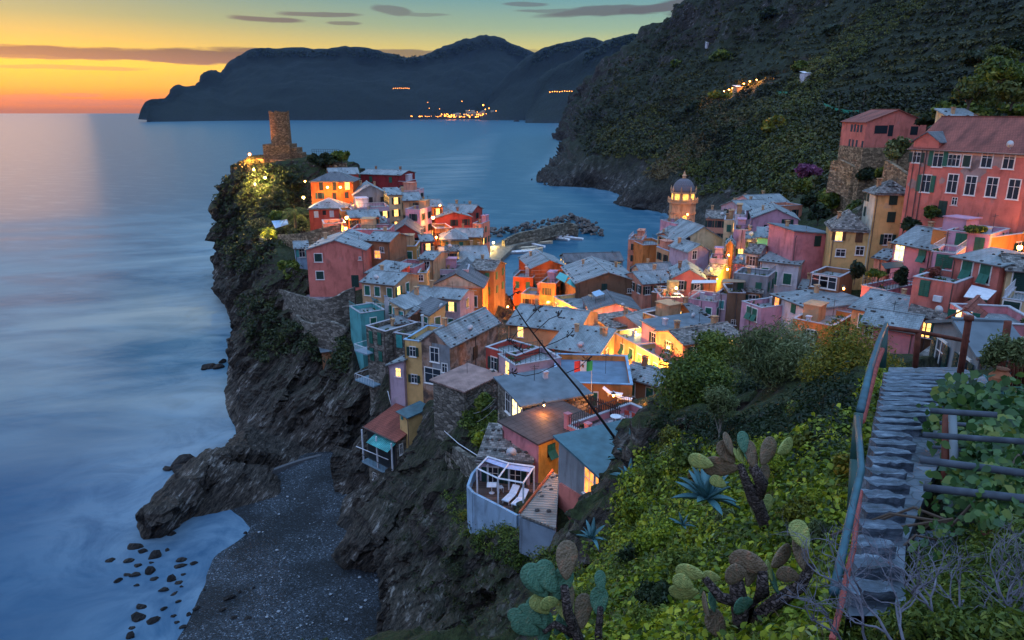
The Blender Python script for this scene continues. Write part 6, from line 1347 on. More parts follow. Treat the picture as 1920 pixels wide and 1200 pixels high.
rod('rusty_post', 'rusty knobbed iron post standing before the grey rounded roof', 'post', [(1890, 602, 11), (1882, 660, 11), (1876, 702, 11)], .055, RST)
gt = empty('iron_gate', P(1900, 690, 9.5), 0, 'rusty iron gate bars at the right edge behind the vines', 'gate')
for k in range(5): sub(gt, 'bar', [(1898 + k * 7, 655 - k * 4, 9.5), (1886 + k * 8, 725, 9.5)], .022, RST)
sub(gt, 'top_bar', [(1898, 655, 9.5), (1930, 636, 9.5)], .025, RST)
pg = empty('vine_pergola', P(1785, 900, 6.2), 0, 'grey wooden pole pergola carrying the vines right of the steps', 'pergola'); WD = plain('weathered_pole', (.07, .085, .11), .85, .2, .35, 8)
for pts_, r_ in [([(1745, 770, 6.5), (1870, 778, 6.2)], .03), ([(1730, 815, 6.2), (1920, 828, 5.8)], .03), ([(1762, 793, 7.3), (1860, 800, 7.0)], .025), ([(1748, 838, 6.8), (1880, 850, 6.5)], .02), ([(1725, 862, 5.5), (1925, 888, 5.2)], .034), ([(1732, 914, 5.2), (1930, 936, 4.8)], .034), ([(1780, 845, 6.6), (1930, 850, 6.3)], .025)]: sub(pg, 'cross_pole', pts_, r_, WD)
sub(pg, 'post', [(1786, 780, 6.8), (1789, 860, 6.4), (1786, 960, 6.0)], .04, plain('grey_post', (.15, .17, .19), .85)); sub(pg, 'post', [(1775, 780, 6.9), (1772, 905, 6.3)], .04, RST)
pl_ = MB(); q = [P(1834, 958, 4.9), P(1868, 962, 4.9), P(1886, 1048, 4.5), P(1845, 1040, 4.5)]; slab(pl_, q, .02); tag(pl_.build('rust_plate', RST), 'rusty metal plate leaning among the herbs below the vines', 'metal plate')
bd = MB()
for k in range(2): p = P(1900 - k * 40, 1010 + k * 6, 4.9 + k * .2); bd.box(p.x - .5, p.y - .35, p.z - .35, p.x + .6, p.y + .3, p.z - .12)
tag(bd.build('stone_slab', stm), 'flat grey stone slabs under the vines beside the rusty plate', 'stone slab')
# pot
p = P(1872, 726, 9); tag(MB().lathe([(.06, 0), (.13, .08), (.14, .16), (.07, .24), (.09, .27)], 12, (0, 0, 0)).build('clay_pot', plain('terracotta', (.45, .16, .08), .8), None, p), 'small terracotta pot behind the vines', 'pot')
# ================================================================== CACTI, AGAVES, DEAD WOOD
def padme():
    if 'pad' not in CHM:
        b_ = bmesh.new(); bmesh.ops.create_uvsphere(b_, u_segments=16, v_segments=12, radius=1)
        for v in b_.verts:
            z = (v.co.z + 1) / 2; v.co.x *= .62 * (.55 + .75 * z ** .7) * (1.0 if z < .85 else 1); v.co.y *= .13 + .04 * (1 - z); v.co.z = z * 2; v.co.y += .12 * math.sin(z * 2.2) * (1 - v.co.x ** 2)
        me = bpy.data.meshes.new('pad'); b_.to_mesh(me); b_.free(); me.polygons.foreach_set('use_smooth', [True] * len(me.polygons)); CHM['pad'] = me
    return CHM['pad']
def cacmat(nm, c):
    m, T, b = newmat(nm, .55, .3); v = tex(T, 'ShaderNodeTexVoronoi', 9, coords(T, 'Object', (1, .3, 1))); n = tex(T, 'ShaderNodeTexNoise', 2.2, coords(T), Detail=5)
    bs = ramp(T, n.outputs[0], [(.35, sc3(c, .7)), (.55, c), (.75, (c[0] * 1.5 + .05, c[1] * 1.1, c[2]))])
    T.links.new(mixc(T, 1, bs, ramp(T, v.outputs['Distance'], [(0, (3.2, 2.9, 2.0)), (.09, (2.2, 2, 1.5)), (.12, (.5, .5, .5)), (.2, (1, 1, 1))]), 'MULTIPLY'), b.inputs['Base Color']); bump(T, b, v.outputs['Distance'], .5, .02); return m
CG, CB_, CY = cacmat('cactus_green', (.085, .20, .13)), cacmat('cactus_brown', (.20, .14, .09)), cacmat('cactus_yellow', (.34, .38, .12))
CT = stonemat('cactus_bark', (.10, .075, .07), 26, .6)
PM = {}
def cactus(label, D, pads, trunks):
    x0, y0 = trunks[0][0][:2]; base = P(x0, y0, D); o = empty('prickly_pear', base, 0, label, 'cactus')
    for tr in trunks: sub(o, 'trunk', [(a, b_, D + (c[0] if c else 0)) for a, b_, *c in tr[:-1]], [r * D / F for r in tr[-1]], CT, 9)
    for (px, py, L_, ang, tw, cc, *dd) in pads:
        mat = dict(g=CG, b=CB_, y=CY)[cc]
        if cc not in PM: me = padme().copy(); me.materials.clear(); me.materials.append(mat); PM[cc] = me
        Dd = D + (dd[0] if dd else 0); q = P(px, py, Dd) - base; s = L_ * .64 * Dd / F
        link('pad', PM[cc], o, q, (R(-25), R(ang), R(tw)), (s, s, s)).rotation_mode = 'XYZ'
    return o
# pads: base px, length px, lean angle (deg, + to the right), twist
cactus('dark-trunked prickly pear standing in the middle of the near slope', 8.4,
  [(1385, 878, 58, -95, 10, 'b'), (1338, 873, 42, -85, 0, 'y'), (1378, 868, 44, -30, 30, 'b'), (1378, 856, 44, -5, 60, 'b'), (1396, 850, 36, 8, 20, 'g'), (1388, 866, 26, -8, 65, 'y'), (1394, 868, 26, 4, 40, 'y'), (1414, 878, 46, 4, 30, 'b'), (1428, 872, 52, 42, 10, 'b'), (1458, 850, 44, 78, 10, 'y'), (1418, 880, 34, 20, 40, 'b'), (1428, 912, 40, 40, 20, 'b'), (1362, 912, 30, -60, 20, 'y'), (1430, 966, 38, 40, 10, 'y'), (1424, 968, 26, -30, 50, 'y'), (1400, 862, 22, 30, 60, 'g')],
  [[(1446, 1006), (1432, 975), (1415, 935), (1400, 905), (1388, 872), (13, 14, 16, 10, 7)], [(1420, 930), (1428, 905), (1412, 875), (14, 14, 10)]])
cactus('sprawling brown prickly pear at the bottom centre', 5.0,
  [(1322, 1080, 50, -88, 10, 'y'), (1310, 1108, 56, -120, 0, 'y'), (1352, 1086, 34, -80, 20, 'y'), (1370, 1090, 46, 40, 0, 'b'), (1400, 1075, 56, -70, 60, 'b'), (1440, 1068, 66, -75, 15, 'b'), (1446, 1062, 60, 78, 10, 'b'), (1400, 1100, 60, 50, 20, 'b'), (1448, 1090, 36, 20, 50, 'y'), (1500, 1084, 44, -70, 30, 'b'), (1515, 1030, 52, -22, 10, 'y'), (1510, 1072, 66, 10, 30, 'b'), (1460, 1115, 50, 15, 60, 'g'), (1412, 1128, 50, -80, 60, 'g'), (1340, 1148, 36, 15, 40, 'g'), (1330, 1158, 54, 80, 60, 'b'), (1428, 1168, 44, -90, 20, 'b'), (1440, 1180, 44, 30, 0, 'b'), (1360, 1200, 60, -20, 30, 'b'), (1380, 1170, 44, 60, 10, 'b'), (1450, 1150, 40, 60, 30, 'b'), (1300, 1100, 40, -60, 30, 'y')],
  [[(1400, 1230), (1390, 1170), (1385, 1120), (1380, 1080), (16, 18, 20, 14)], [(1420, 1160), (1460, 1125), (1500, 1100), (1522, 1060), (18, 16, 14, 10)], [(1390, 1130), (1350, 1120), (1322, 1085), (14, 12, 8)], [(1395, 1160), (1430, 1110), (1430, 1070), (16, 16, 10)]])
cactus('green prickly pear at the bottom left of the near slope', 6.6,
  [(1026, 1120, 66, -35, 10, 'g'), (1042, 1112, 62, -18, 30, 'g'), (1042, 1128, 62, 30, 10, 'g'), (1020, 1110, 50, -20, 60, 'g'), (1048, 1128, 40, -75, 60, 'y'), (1030, 1150, 44, -40, 30, 'y'), (1016, 1170, 50, -60, 10, 'g'), (1022, 1180, 60, -20, 10, 'g'), (1010, 1190, 56, -50, 30, 'g'), (1040, 1190, 56, 50, 10, 'g'), (1070, 1168, 54, -10, 20, 'y'), (1090, 1180, 60, 20, 20, 'b'), (1125, 1158, 52, 4, 10, 'g'), (1130, 1112, 38, 6, 30, 'g'), (1065, 1200, 50, 20, 20, 'g'), (1020, 1210, 60, 10, 20, 'g'), (1055, 1165, 34, 50, 20, 'g'), (1062, 1088, 66, 14, 20, 'b'), (1072, 1140, 40, 40, 50, 'b'), (985, 1175, 40, -40, 20, 'g')],
  [[(1095, 1260), (1085, 1200), (1065, 1150), (1058, 1100), (12, 13, 12, 9)], [(1130, 1260), (1122, 1190), (1126, 1140), (10, 9, 7)], [(1075, 1190), (1040, 1170), (1020, 1185), (9, 8, 6)]])
AG = plain('agave_leaf', (.07, .18, .20), .5, .4, .4, 2)
def agave(px, py, D, w, label, n=16, flat=.2):
    c = P(px, py, D); R0 = w / 2 * D / F; o = empty('agave', c, 0, label, 'agave')
    for k in range(n):
        a = k * 2.4 + random.uniform(-.2, .2); e = .15 + 1.15 * (k / n) + random.uniform(-.1, .1); L_ = R0 * random.uniform(.8, 1.15); V = []; Fs = []; drop = random.uniform(0.1, .75) * (1 - k / n)
        for s in range(9):
            t = s / 8; wd = L_ * .11 * (math.sin(math.pi * min(1, .12 + t * .88)) ** .7) * (1 - t * .3) + .002; x = L_ * t * math.cos(e); z = L_ * (t * math.sin(e) - drop * t * t * .9)
            d = Vector((math.cos(a), math.sin(a), 0)); sd_ = Vector((-math.sin(a), math.cos(a), 0)); ce = d * x + Vector((0, 0, z)); V += [ce - sd_ * wd + Vector((0, 0, wd * .5)), ce - Vector((0, 0, wd * .25)), ce + sd_ * wd + Vector((0, 0, wd * .5)), ce - Vector((0, 0, wd * .7))]
        for s in range(8):
            for q in range(4): Fs.append((4 * s + q, 4 * s + 4 + q, 4 * s + 4 + (q + 1) % 4, 4 * s + (q + 1) % 4))
        link('leaf', mesh('leaf', V, Fs, AG, True), o)
agave(1190, 860, 30, 150, 'large agave hanging over the teal roof corner', 22); agave(1150, 955, 27, 110, 'agave sprawling over the pink wall', 18); agave(1325, 935, 10.5, 180, 'blue agave beside the central prickly pear', 18)
agave(1545, 885, 10, 84, 'small blue agave on the right part of the near slope', 12); agave(1866, 735, 9.5, 110, 'upright agave behind the vines', 12); agave(1180, 900, 24, 90, 'agave among the dry stems', 14); agave(1280, 985, 11, 60, 'half-hidden agave low on the slope', 9); agave(1110, 1010, 16, 84, 'dark agave on the rim above the beach cliff', 12)
agave(1165, 830, 33, 70, 'agave at the foot of the tall dead stalk', 10); agave(1230, 715, 50, 26, 'little agave at the street edge under the bush', 8)
# tall dead stalk
st = empty('dead_agave_stalk', P(1165, 838, 32), 0, 'tall dark leaning flower stalk crossing the village roofs', 'dead stalk')
DST = plain('dead_stem', (.035, .022, .022), .9)
Q = [P(*p) - st.location for p in [(1165, 838, 32), (1130, 790, 31), (1085, 730, 30), (1030, 665, 29), (985, 605, 28), (957, 562, 27.5)]]
MB().tube(Q, [.075, .065, .05, .04, .03, .02], 7).build('stem', DST, st)
for (a, b_, D, ends) in [(1030, 665, 29, [(1010, 660), (985, 665), (972, 655)]), (1000, 625, 28.4, [(1030, 598), (1050, 590)]), (1045, 683, 29.3, [(1010, 700), (985, 705), (960, 700)]), (985, 605, 28, [(1000, 588), (1008, 580)]), (975, 590, 27.8, [(960, 595), (948, 590)]), (1020, 650, 28.8, [(1045, 640), (1068, 628)]), (965, 575, 27.6, [(958, 560), (966, 548)]), (1060, 700, 29.6, [(1085, 690), (1100, 675)]), (992, 612, 28, [(970, 622), (957, 640)])]:
    pts_ = [P(a, b_, D)] + [P(x, y, D - .3) for x, y in ends]; tw_ = MB().tube([p - st.location for p in pts_], .018, 5)
    e = pts_[-1] - st.location
    for k in range(9): v = Vector((random.uniform(-.22, .22), random.uniform(-.15, .15), random.uniform(-.15, .2))); tw_.tube([e + v * .2, e + v, e + v + Vector((.04, 0, .05))], [.012, .03, .01], 4)
    tw_.build('twig', DST, st)
# bare shrub
bs = empty('bare_shrub', P(1790, 1230, 3.3), 0, 'leafless shrub of pale tangled branches in the bottom right corner', 'shrub')
bsm = plain('pale_branch', (.15, .145, .18), .8, .2, .4, 12); b_ = MB(); rb2 = random.Random(5)
def br(p, d, L_, r, lev):
    n = 4; pts_ = [p]; q = p.copy(); dd = d.copy()
    for i in range(n): dd = (dd + Vector((rb2.uniform(-.4, .4), rb2.uniform(-.3, .3), rb2.uniform(-.3, .35)))).normalized(); q = q + dd * L_ / n; pts_.append(q.copy())
    b_.tube(pts_, [r * (1 - .12 * i) for i in range(n + 1)], 6 if lev < 2 else 4, False)
    if lev < 4 + (rb2.random() < .45):
        for k in range(3 if lev < 2 else 2): a = pts_[rb2.choice((2, 3, 4))]; nd = (dd + Vector((rb2.uniform(-1, 1), rb2.uniform(-.8, .8), rb2.uniform(-.5, .9))) * .95).normalized(); br(a, nd, L_ * rb2.uniform(.6, .85), r * .62, lev + 1)
for (px, py, D, dx, dz) in [(1790, 1225, 3.2, -.6, .6), (1790, 1225, 3.2, .7, .6), (1700, 1235, 3.1, -.7, .5), (1700, 1230, 3.2, .1, .9), (1870, 1215, 3.3, .5, .9), (1830, 1190, 3.3, .2, 1), (1620, 1240, 3.2, -.5, .6), (1620, 1235, 3.2, .4, .7), (1760, 1180, 3.4, -.3, 1), (1900, 1220, 3.2, -.2, 1)]:
    br(P(px, py, D) - bs.location, Vector((dx, rb2.uniform(.0, .5), dz)).normalized(), .30, .0105, 0)
b_.build('branches', bsm, bs)
# ================================================================== SHORE ROCKS
srm = rockmat('shore_rock', (.008, .008, .010), (.028, .024, .024), (.10, .075, .06), (.1, .1, .1), -1, 3); srs = [rockme(20 + i, srm, 2, .8) for i in range(5)]
wm_ = 600 / 1714
for i, (zx, zy, s) in enumerate([(82, 772, 34), (168, 775, 32), (215, 700, 48), (250, 728, 40), (310, 755, 50), (228, 800, 30), (200, 850, 32), (172, 850, 24), (120, 885, 36), (290, 840, 44), (318, 870, 30), (450, 770, 32), (450, 803, 36), (525, 792, 32), (400, 880, 40), (450, 890, 28), (355, 930, 30), (418, 952, 22), (457, 915, 18), (580, 935, 12), (240, 1082, 56), (290, 1100, 40), (250, 1022, 36), (365, 1035, 30), (180, 1185, 40), (198, 1135, 24), (435, 995, 20), (585, 1005, 14), (540, 1035, 34), (495, 1068, 22), (420, 1070, 22), (460, 1130, 26), (715, 985, 36), (800, 640, 16), (845, 942, 16), (750, 1092, 26), (808, 1098, 28), (680, 1050, 20), (405, 635, 34), (380, 722, 18), (470, 848, 20), (215, 905, 18), (300, 785, 16), (595, 1055, 18), (770, 960, 16), (435, 1105, 22)]):
    px, py = 180 + zx * wm_, 780 + zy * wm_; p = Pz(px, py, 0); rr_ = s * wm_ / 2 * p.y / F * 2.0; zz_ = .0 if px < 400 else .35
    o = link('boulder', srs[i % 5], None, (p.x, p.y, zz_), (random.uniform(-.2, .2), random.uniform(-.3, .3), random.uniform(-.3, .9)), (rr_, rr_, rr_)); tag(o, 'dark wet rock standing in the milky shallows beside the shingle', 'rock', 'rocks in the shallows')
for i, (px, py, s) in enumerate([(395, 688, 26), (405, 690, 18), (385, 692, 12), (418, 680, 16), (410, 505, 12), (318, 880, 18), (335, 868, 34), (350, 880, 40)]):
    p = Pz(px, py, 0); rr_ = s / 2 * p.y / F * 1.3; o = link('boulder', srs[i % 5], None, (p.x, p.y, .1), (0, random.uniform(-.3, .3), random.uniform(0, 1)), (rr_, rr_, rr_ * 1.2)); tag(o, 'jagged rock at the seaward foot of the headland', 'rock', 'rocks at the foot of the headland')
for i, (px, py, s, D_) in enumerate([(970, 228, 12, 0), (1022, 338, 22, 0), (1012, 342, 14, 0), (1040, 334, 16, 0), (997, 338, 5, 0), (1170, 384, 34, 0), (1195, 392, 26, 0)]):
    p = Pz(px, py, 0); rr_ = s / 2 * p.y / F; o = link('boulder', srs[i % 5], None, (p.x, p.y, .5), (0, 0, i), (rr_, rr_, rr_ * 1.2)); tag(o, 'dark sea rock below the great hillside', 'rock', 'rocks below the hillside')
# pebbles that show singly on the beach
pbm = plain('pale_pebble', (.26, .28, .32), .7); pbs = rockme(51, pbm, 1, .5)
for i in range(90):
    px, py = random.uniform(420, 735), random.uniform(900, 1195)
    if px < 700 - (py - 900) * .9 and px < 480: continue
    p = Pz(px, py, 0.0); s = random.choice((.1, .12, .16, .25))
    if px < 640 - (py - 900) * .2 and False: continue
    o = link('pebble', pbs, None, (p.x, p.y, .55 + max(0, (p.x + 34)) * .03), (0, 0, random.uniform(0, 6)), (s, s, s)); tag(o, 'pale stone lying on the dark shingle beach', 'stone', 'pale stones on the beach')
# ================================================================== TERRACES, FURNITURE AND HOUSE DETAILS
def root_of(s): return next(r for r in HS if s in r[1])
WHP = plain('white_paint', (.66, .66, .72), .6); DKI = plain('dark_iron', (.025, .028, .032), .5, .5)
def loc_(rt, p): return (Matrix.Translation(rt.location) @ Matrix.Rotation(rt.rotation_euler.z, 4, 'Z')).inverted() @ p
def pquad(rt, nm, pts, mat, t=.06):
    b_ = MB(); slab(b_, [loc_(rt, P(*p) if not isinstance(p, Vector) else p) for p in pts], t); return b_.build(nm, mat, rt)
def prism(V, z0, z1):
    m_ = len(V); return [Vector((v.x, v.y, z0)) for v in V] + [Vector((v.x, v.y, z1)) for v in V], [tuple(range(m_))[::-1], tuple(range(m_, 2 * m_))] + [(i, (i + 1) % m_, (i + 1) % m_ + m_, i + m_) for i in range(m_)]
# pergola terrace
ZT = 19.5; out = [Pz(*p, ZT) for p in [(1040, 900), (1012, 935), (972, 983), (925, 958), (890, 940), (880, 928), (888, 905), (899, 892), (940, 885)]]
ctr = sum(out, Vector()) / len(out); tr = empty('deck_terrace', (ctr.x, ctr.y, ZT - 1), 0, 'sun deck terrace with pale blue parapet on the cliff edge', 'terrace')
o2 = [v - tr.location for v in out]; V, Fs = prism(o2, .75, 1.0); MB().add(V, Fs).build('deck', tiled('deck_boards', (.13, .075, .06), 2.2, .16, var=.5), tr)
PW = plaster((.30, .42, .56)); pb = MB()
for a, c in zip(o2[1:8], o2[2:9]):
    d = c - a; L_ = d.length; n_ = Vector((-d.y, d.x, 0)).normalized() * .22
    if n_.dot(a) < 0: n_ = -n_
    V = [a, c, c + n_, a + n_]; V, Fs = prism(V, -2.2, 1.85); pb.add(V, Fs)
o_ = pb.build('parapet', PW, tr); bmm = bmesh.new(); bmm.from_mesh(o_.data); bmesh.ops.recalc_face_normals(bmm, faces=bmm.faces); bmm.to_mesh(o_.data); bmm.free()
fr = [Pz(895, 928, ZT), Pz(934, 948, ZT), Pz(981, 957, ZT)]; bk = [Pz(915, 905, ZT), Pz(954, 918, ZT), Pz(1001, 925, ZT)]
pgo = empty('white_pergola', fr[1], 0, 'open white painted pergola frame on the sun deck', 'pergola')
for v in fr + bk: q = v - fr[1]; MB().box(q.x - .07, q.y - .07, 0, q.x + .07, q.y + .07, 2.4).build('post', WHP, pgo)
def beam(a, c, z, r=.07): MB().tube([a - fr[1] + Vector((0, 0, z)), c - fr[1] + Vector((0, 0, z))], r * 1.2, 4).build('beam', WHP, pgo)
for a, c in ((fr[0], fr[1]), (fr[1], fr[2]), (bk[0], bk[1]), (bk[1], bk[2]), (fr[0], bk[0]), (fr[1], bk[1]), (fr[2], bk[2])): beam(a, c, 2.45)
for a0, a1, b0, b1 in ((fr[0], fr[1], bk[0], bk[1]), (fr[1], fr[2], bk[1], bk[2])):
    b_ = MB(); slab(b_, [v - fr[1] + Vector((0, 0, 2.35)) for v in (a0.lerp(b0, .72), a1.lerp(b1, .72), b1, b0)], .03); b_.build('canopy_cloth', plain('violet_cloth', (.40, .42, .62), .9), pgo)
def lounger(p, rz, lab):
    o = empty('sun_lounger', p, rz, lab, 'sun lounger', 'sun loungers on the deck'); fm = plain('lounger_white', (.62, .68, .8), .7)
    b_ = MB(); b_.box(-.32, -1.0, .3, .32, .25, .38); slab(b_, [(-.32, .25, .38), (.32, .25, .38), (.32, .95, .85), (-.32, .95, .85)], .08); b_.build('mattress', fm, o)
    for x in (-.28, .28):
        for y in (-.85, .35): MB().box(x - .025, y - .025, 0, x + .025, y + .025, .3).build('leg', WHP, o)
lounger(Pz(958, 936, ZT), -.5, 'left white sun lounger under the white pergola'); lounger(Pz(975, 943, ZT), -.5, 'right white sun lounger under the white pergola')
def table(p, lab, r=.45, mat=None, rnd=True, h=.72):
    o = empty('table', p, 0, lab, 'table'); m_ = mat or WHP
    (MB().lathe([(r, h), (r, h + .05)], 16) if rnd else MB().box(-r, -r, h, r, r, h + .05)).build('table_top', m_, o)
    MB().lathe([(.04, 0), (.04, h)], 6).build('leg', m_, o); MB().lathe([(.25, 0), (.05, .08)], 8).build('foot', m_, o)
def chair(p, rz, lab, mat=None, grp=None):
    o = empty('chair', p, rz, lab, 'chair', grp); m_ = mat or WHP
    MB().box(-.22, -.22, .42, .22, .22, .46).build('seat', m_, o); MB().box(-.22, .18, .5, .22, .22, .88).build('backrest', m_, o)
    for x in (-.19, .19):
        for y in (-.19, .2): MB().box(x - .02, y - .02, 0, x + .02, y + .02, .42 if y < 0 else .86).build('leg', m_, o)
table(Pz(922, 924, ZT), 'square white table in the left bay of the white pergola', .4, rnd=False); chair(Pz(938, 922, ZT), 2.0, 'pale chair beside the square white table')
lt = empty('lean_to', P(1010, 1000, 44), 0, 'old ribbed roof with orange edging between the sun deck and the pink wall', 'lean-to')
q = [P(1036, 884, 51.5), P(1047, 893, 50), P(1042, 990, 43.2), P(974, 964, 45)]; q[1] = P(1049, 892, 50)
b_ = MB(); slab(b_, [v - lt.location for v in q], .15); b_.build('roof', RM['reed'](), lt)
MB().tube([q[0] - lt.location + Vector((0, 0, .12)), q[3] - lt.location + Vector((0, 0, .12))], .10, 6).build('edging', plain('orange_pipe', (.42, .10, .04), .8), lt)
V, Fs = prism([v * 1 - lt.location for v in q], 19.2 - lt.location.z, min(v.z for v in q) - .2 - lt.location.z); o_ = MB().add(V, Fs).build('wall', plaster((.24, .30, .38)), lt)
for i in range(9): u, v = random.random(), random.random(); w_ = (q[0].lerp(q[1], u)).lerp(q[3].lerp(q[2], u), v) - lt.location; link('roof_stone', stonemesh(), lt, w_ + Vector((0, 0, .1)))
# railed terrace with the round table
R43 = H('lilac terrace house with iron railing, pillars and a round white table on top', (1062, 797), (1140, 836), 57, 8, 4, 'flat', 'rose', chim=0, rail='d', rm='paving')
zT = R43[0].location.z + 4 - .62
for i, px in enumerate((1062, 1101, 1140)):
    t = i / 2; rt, w_ = R43[0], R43[1]; MB().box(w_ * t - .22, -.1, 3.6, w_ * t + .22, .35, 5.0).box(w_ * t - .27, -.15, 5.0, w_ * t + .27, .4, 5.1).build('pillar', plaster(COL['rose']), rt)
table(Pz(1154, 795, zT), 'round white table on the railed lilac terrace', .5); chair(Pz(1146, 808, zT), .4, 'white chair in front of the round table', grp='chairs on the railed terrace'); chair(Pz(1165, 800, zT), -.8, 'white chair right of the round table', grp='chairs on the railed terrace')
chair(Pz(1176, 785, zT), 2.6, 'red deck chair nearest the round table', plain('red_cloth', (.45, .06, .04)), 'chairs on the railed terrace'); chair(Pz(1190, 790, zT), 2.2, 'red deck chair under the leaves', plain('red_cloth', (.45, .06, .04)), 'chairs on the railed terrace')
a, c = P(1102, 762, 62), P(1163, 790, 59); fo = empty('picket_fence', a, math.atan2(c.y - a.y, c.x - a.x), 'dark wooden picket fence on the railed terrace', 'fence'); L_ = (c - a).to_2d().length
b_ = MB(); n_ = 19
for i in range(n_): x = L_ * i / n_; b_.box(x, -.02, -.2, x + .11, .02, 1.15).add([(x, -.02, 1.15), (x + .11, -.02, 1.15), (x + .055, -.02, 1.27), (x, .02, 1.15), (x + .11, .02, 1.15), (x + .055, .02, 1.27)], [(0, 1, 2), (3, 5, 4), (0, 2, 5, 3), (1, 4, 5, 2)])
b_.build('pickets', plain('dark_wood', (.045, .03, .03), .8), fo); MB().box(0, .02, .15, L_, .06, .24).box(0, .02, .8, L_, .06, .89).build('rail', plain('dark_wood', (.045, .03, .03), .8), fo)
for i, (px, py) in enumerate([(1148, 743), (1166, 752)]): lounger(P(px, py, 66), 1.2, ['white sun bed behind the picket fence', 'second white sun bed behind the picket fence'][i])
# flag
fz = empty('flag', P(1109, 745, 64.5), 0, 'green white and red tricolour flag blowing over the blue roof terrace', 'flag'); top = P(1109, 675, 64.5) - fz.location
MB().tube([Vector((0, 0, 0)), top], .03, 6).build('pole', plain('steel_pole', (.4, .42, .45), .4), fz)
fw, fhh = 1.75, 1.0
for k, (nm, cc) in enumerate((('green_band', (.01, .30, .10)), ('white_band', (.7, .7, .7)), ('red_band', (.55, .05, .06)))):
    V = []; Fs = []; n_ = 5
    for i in range(n_ + 1):
        x = -(k + i / n_) * fw / 3; y = .12 * math.sin(x * 4) ; V += [(x, y, top.z - .05 - .05 * abs(x)), (x, y, top.z - .05 - fhh - .12 * abs(x)), (x, y + .01, top.z - .05 - .05 * abs(x)), (x, y + .01, top.z - .05 - fhh - .12 * abs(x))]
    for i in range(n_): a_ = 4 * i; Fs += [(a_, a_ + 1, a_ + 5, a_ + 4), (a_ + 2, a_ + 6, a_ + 7, a_ + 3)]
    link(nm, mesh(nm, V, Fs, plain(nm, cc, .8)), fz)
MB().lathe([(.16, -.0), (.16, .04)], 12).build('emblem', plain('emblem', (.25, .12, .08)), fz, (-fw / 2, .05, top.z - .62), (math.pi / 2, 0, 0))
# awnings and canopies attached to houses
r = root_of('tilted green shutters and a white awning')[0]; 
pquad(r, 'awning', [(1807, 556, 68.5), (1852, 562, 66.5), (1869, 545, 69.5), (1822, 534, 72.5)], plain('awning_white', (.62, .60, .66), .8))
r = root_of('air conditioner box')[0]; q = loc_(r, P(1761, 559, 72)); 
MB().box(q.x - .4, -.35, q.z - .3, q.x + .4, 0, q.z + .3).build('air_conditioner', WHP, r)
r, _, w_, dp_, h_, *_x = root_of('turquoise awning')
MB().box(.15, -.06, 4.6, w_ - .15, .02, h_ - .25).build('veranda_shade_panel', plain('painted_recess_shade', (.015, .02, .025)), r)  # dark panel laid on the solid wall, its colour standing for the recess's shade
for x in (.08, w_ * .5, w_ - .08): MB().box(x - .08, -.9, 4.3, x + .08, -.74, h_ - .1).build('post', WHP, r)
MB().box(-.1, -1.0, 4.2, w_ + .1, -.02, 4.45).build('balcony_floor', plain('pale_blue_floor', (.2, .3, .38)), r)
b_ = MB(); 
for i in range(22): x = w_ * i / 21; b_.box(x - .015, -.95, 4.45, x + .015, -.92, 5.3)
b_.box(0, -.97, 5.3, w_, -.90, 5.36).build('railing', DKI, r)
b_ = MB(); slab(b_, [(w_ * .3, -1.5, h_ - 1.1), (w_ - .1, -1.5, h_ - 1.1), (w_ - .1, -.03, h_ - .35), (w_ * .3, -.03, h_ - .35)], .04); b_.build('awning', corrug('striped_awning', (.10, .50, .50), .3), r)
r, _, w_, dp_, h_, *_x = root_of('flat slate roof and green shutters')
for z_, o_x, wd in ((2.6, -1.6, 2.8), (7.2, -1.3, 1.3)):
    MB().box(o_x, -1.3, z_, o_x + wd + 1.5, dp_ * .6, z_ + .18).build('balcony', plain('pale_blue_floor', (.2, .3, .38)), r)
    b_ = MB()
    for i in range(12): x = o_x + (wd + 1.5) * i / 11; b_.box(x - .02, -1.3, z_ + .18, x + .02, -1.26, z_ + 1.1)
    b_.box(o_x, -1.32, z_ + 1.1, o_x + wd + 1.5, -1.24, z_ + 1.16).box(o_x, -1.3, z_ + 1.1, o_x + .05, dp_ * .6, z_ + 1.16).build('railing', WHP, r)
r = root_of('teal roof lights')[0]
for i in range(2): 
    x0 = 1042 + i * 20; y0 = 520 + i * 10; pquad(r, 'roof_light', [(x0, y0, 134), (x0 + 17, y0 + 10, 133), (x0 + 24, y0 - 3, 137), (x0 + 8, y0 - 10, 138)], plain('teal_glass', (.05, .36, .36), .3, .5))
def canopy(pts, label, mat, hgt=2.2, cat='canopy'):
    Q = [P(*p) for p in pts]; c = sum(Q, Vector()) / 4; o = empty('canopy', c - Vector((0, 0, hgt)), 0, label, cat); b_ = MB(); slab(b_, [v - o.location for v in Q], .05); b_.build('cloth', mat, o)
    for v in Q: q_ = v - o.location; MB().tube([(q_.x, q_.y, -.3), (q_.x, q_.y, q_.z - .03)], .035, 5).build('post', DKI, o)
canopy([(1296, 531, 106), (1344, 530, 106), (1342, 525, 109), (1298, 525, 109)], 'white cloth canopy over the slanting stair terrace', WHP)
canopy([(1353, 529, 105), (1398, 529, 105), (1396, 523, 108), (1356, 523, 108)], 'tan reed canopy on top of the brown windowless house', plain('reed_tan', (.3, .2, .13), .9))
canopy([(1117, 556, 121), (1134, 551, 121), (1124, 543, 124), (1109, 548, 124)], 'small pale blue canopy on the terrace before the great brown house', plain('sky_cloth', (.30, .45, .62), .8))
canopy([(516, 428, 158), (541, 420, 160), (538, 411, 165), (509, 414, 163)], 'pale blue canopy between the two palms', plain('sky_cloth', (.30, .45, .62), .8))
canopy([(1660, 504, 84), (1697, 500, 84), (1690, 490, 87), (1652, 493, 87)], 'dark awning over the small planted roof terrace', DKI)
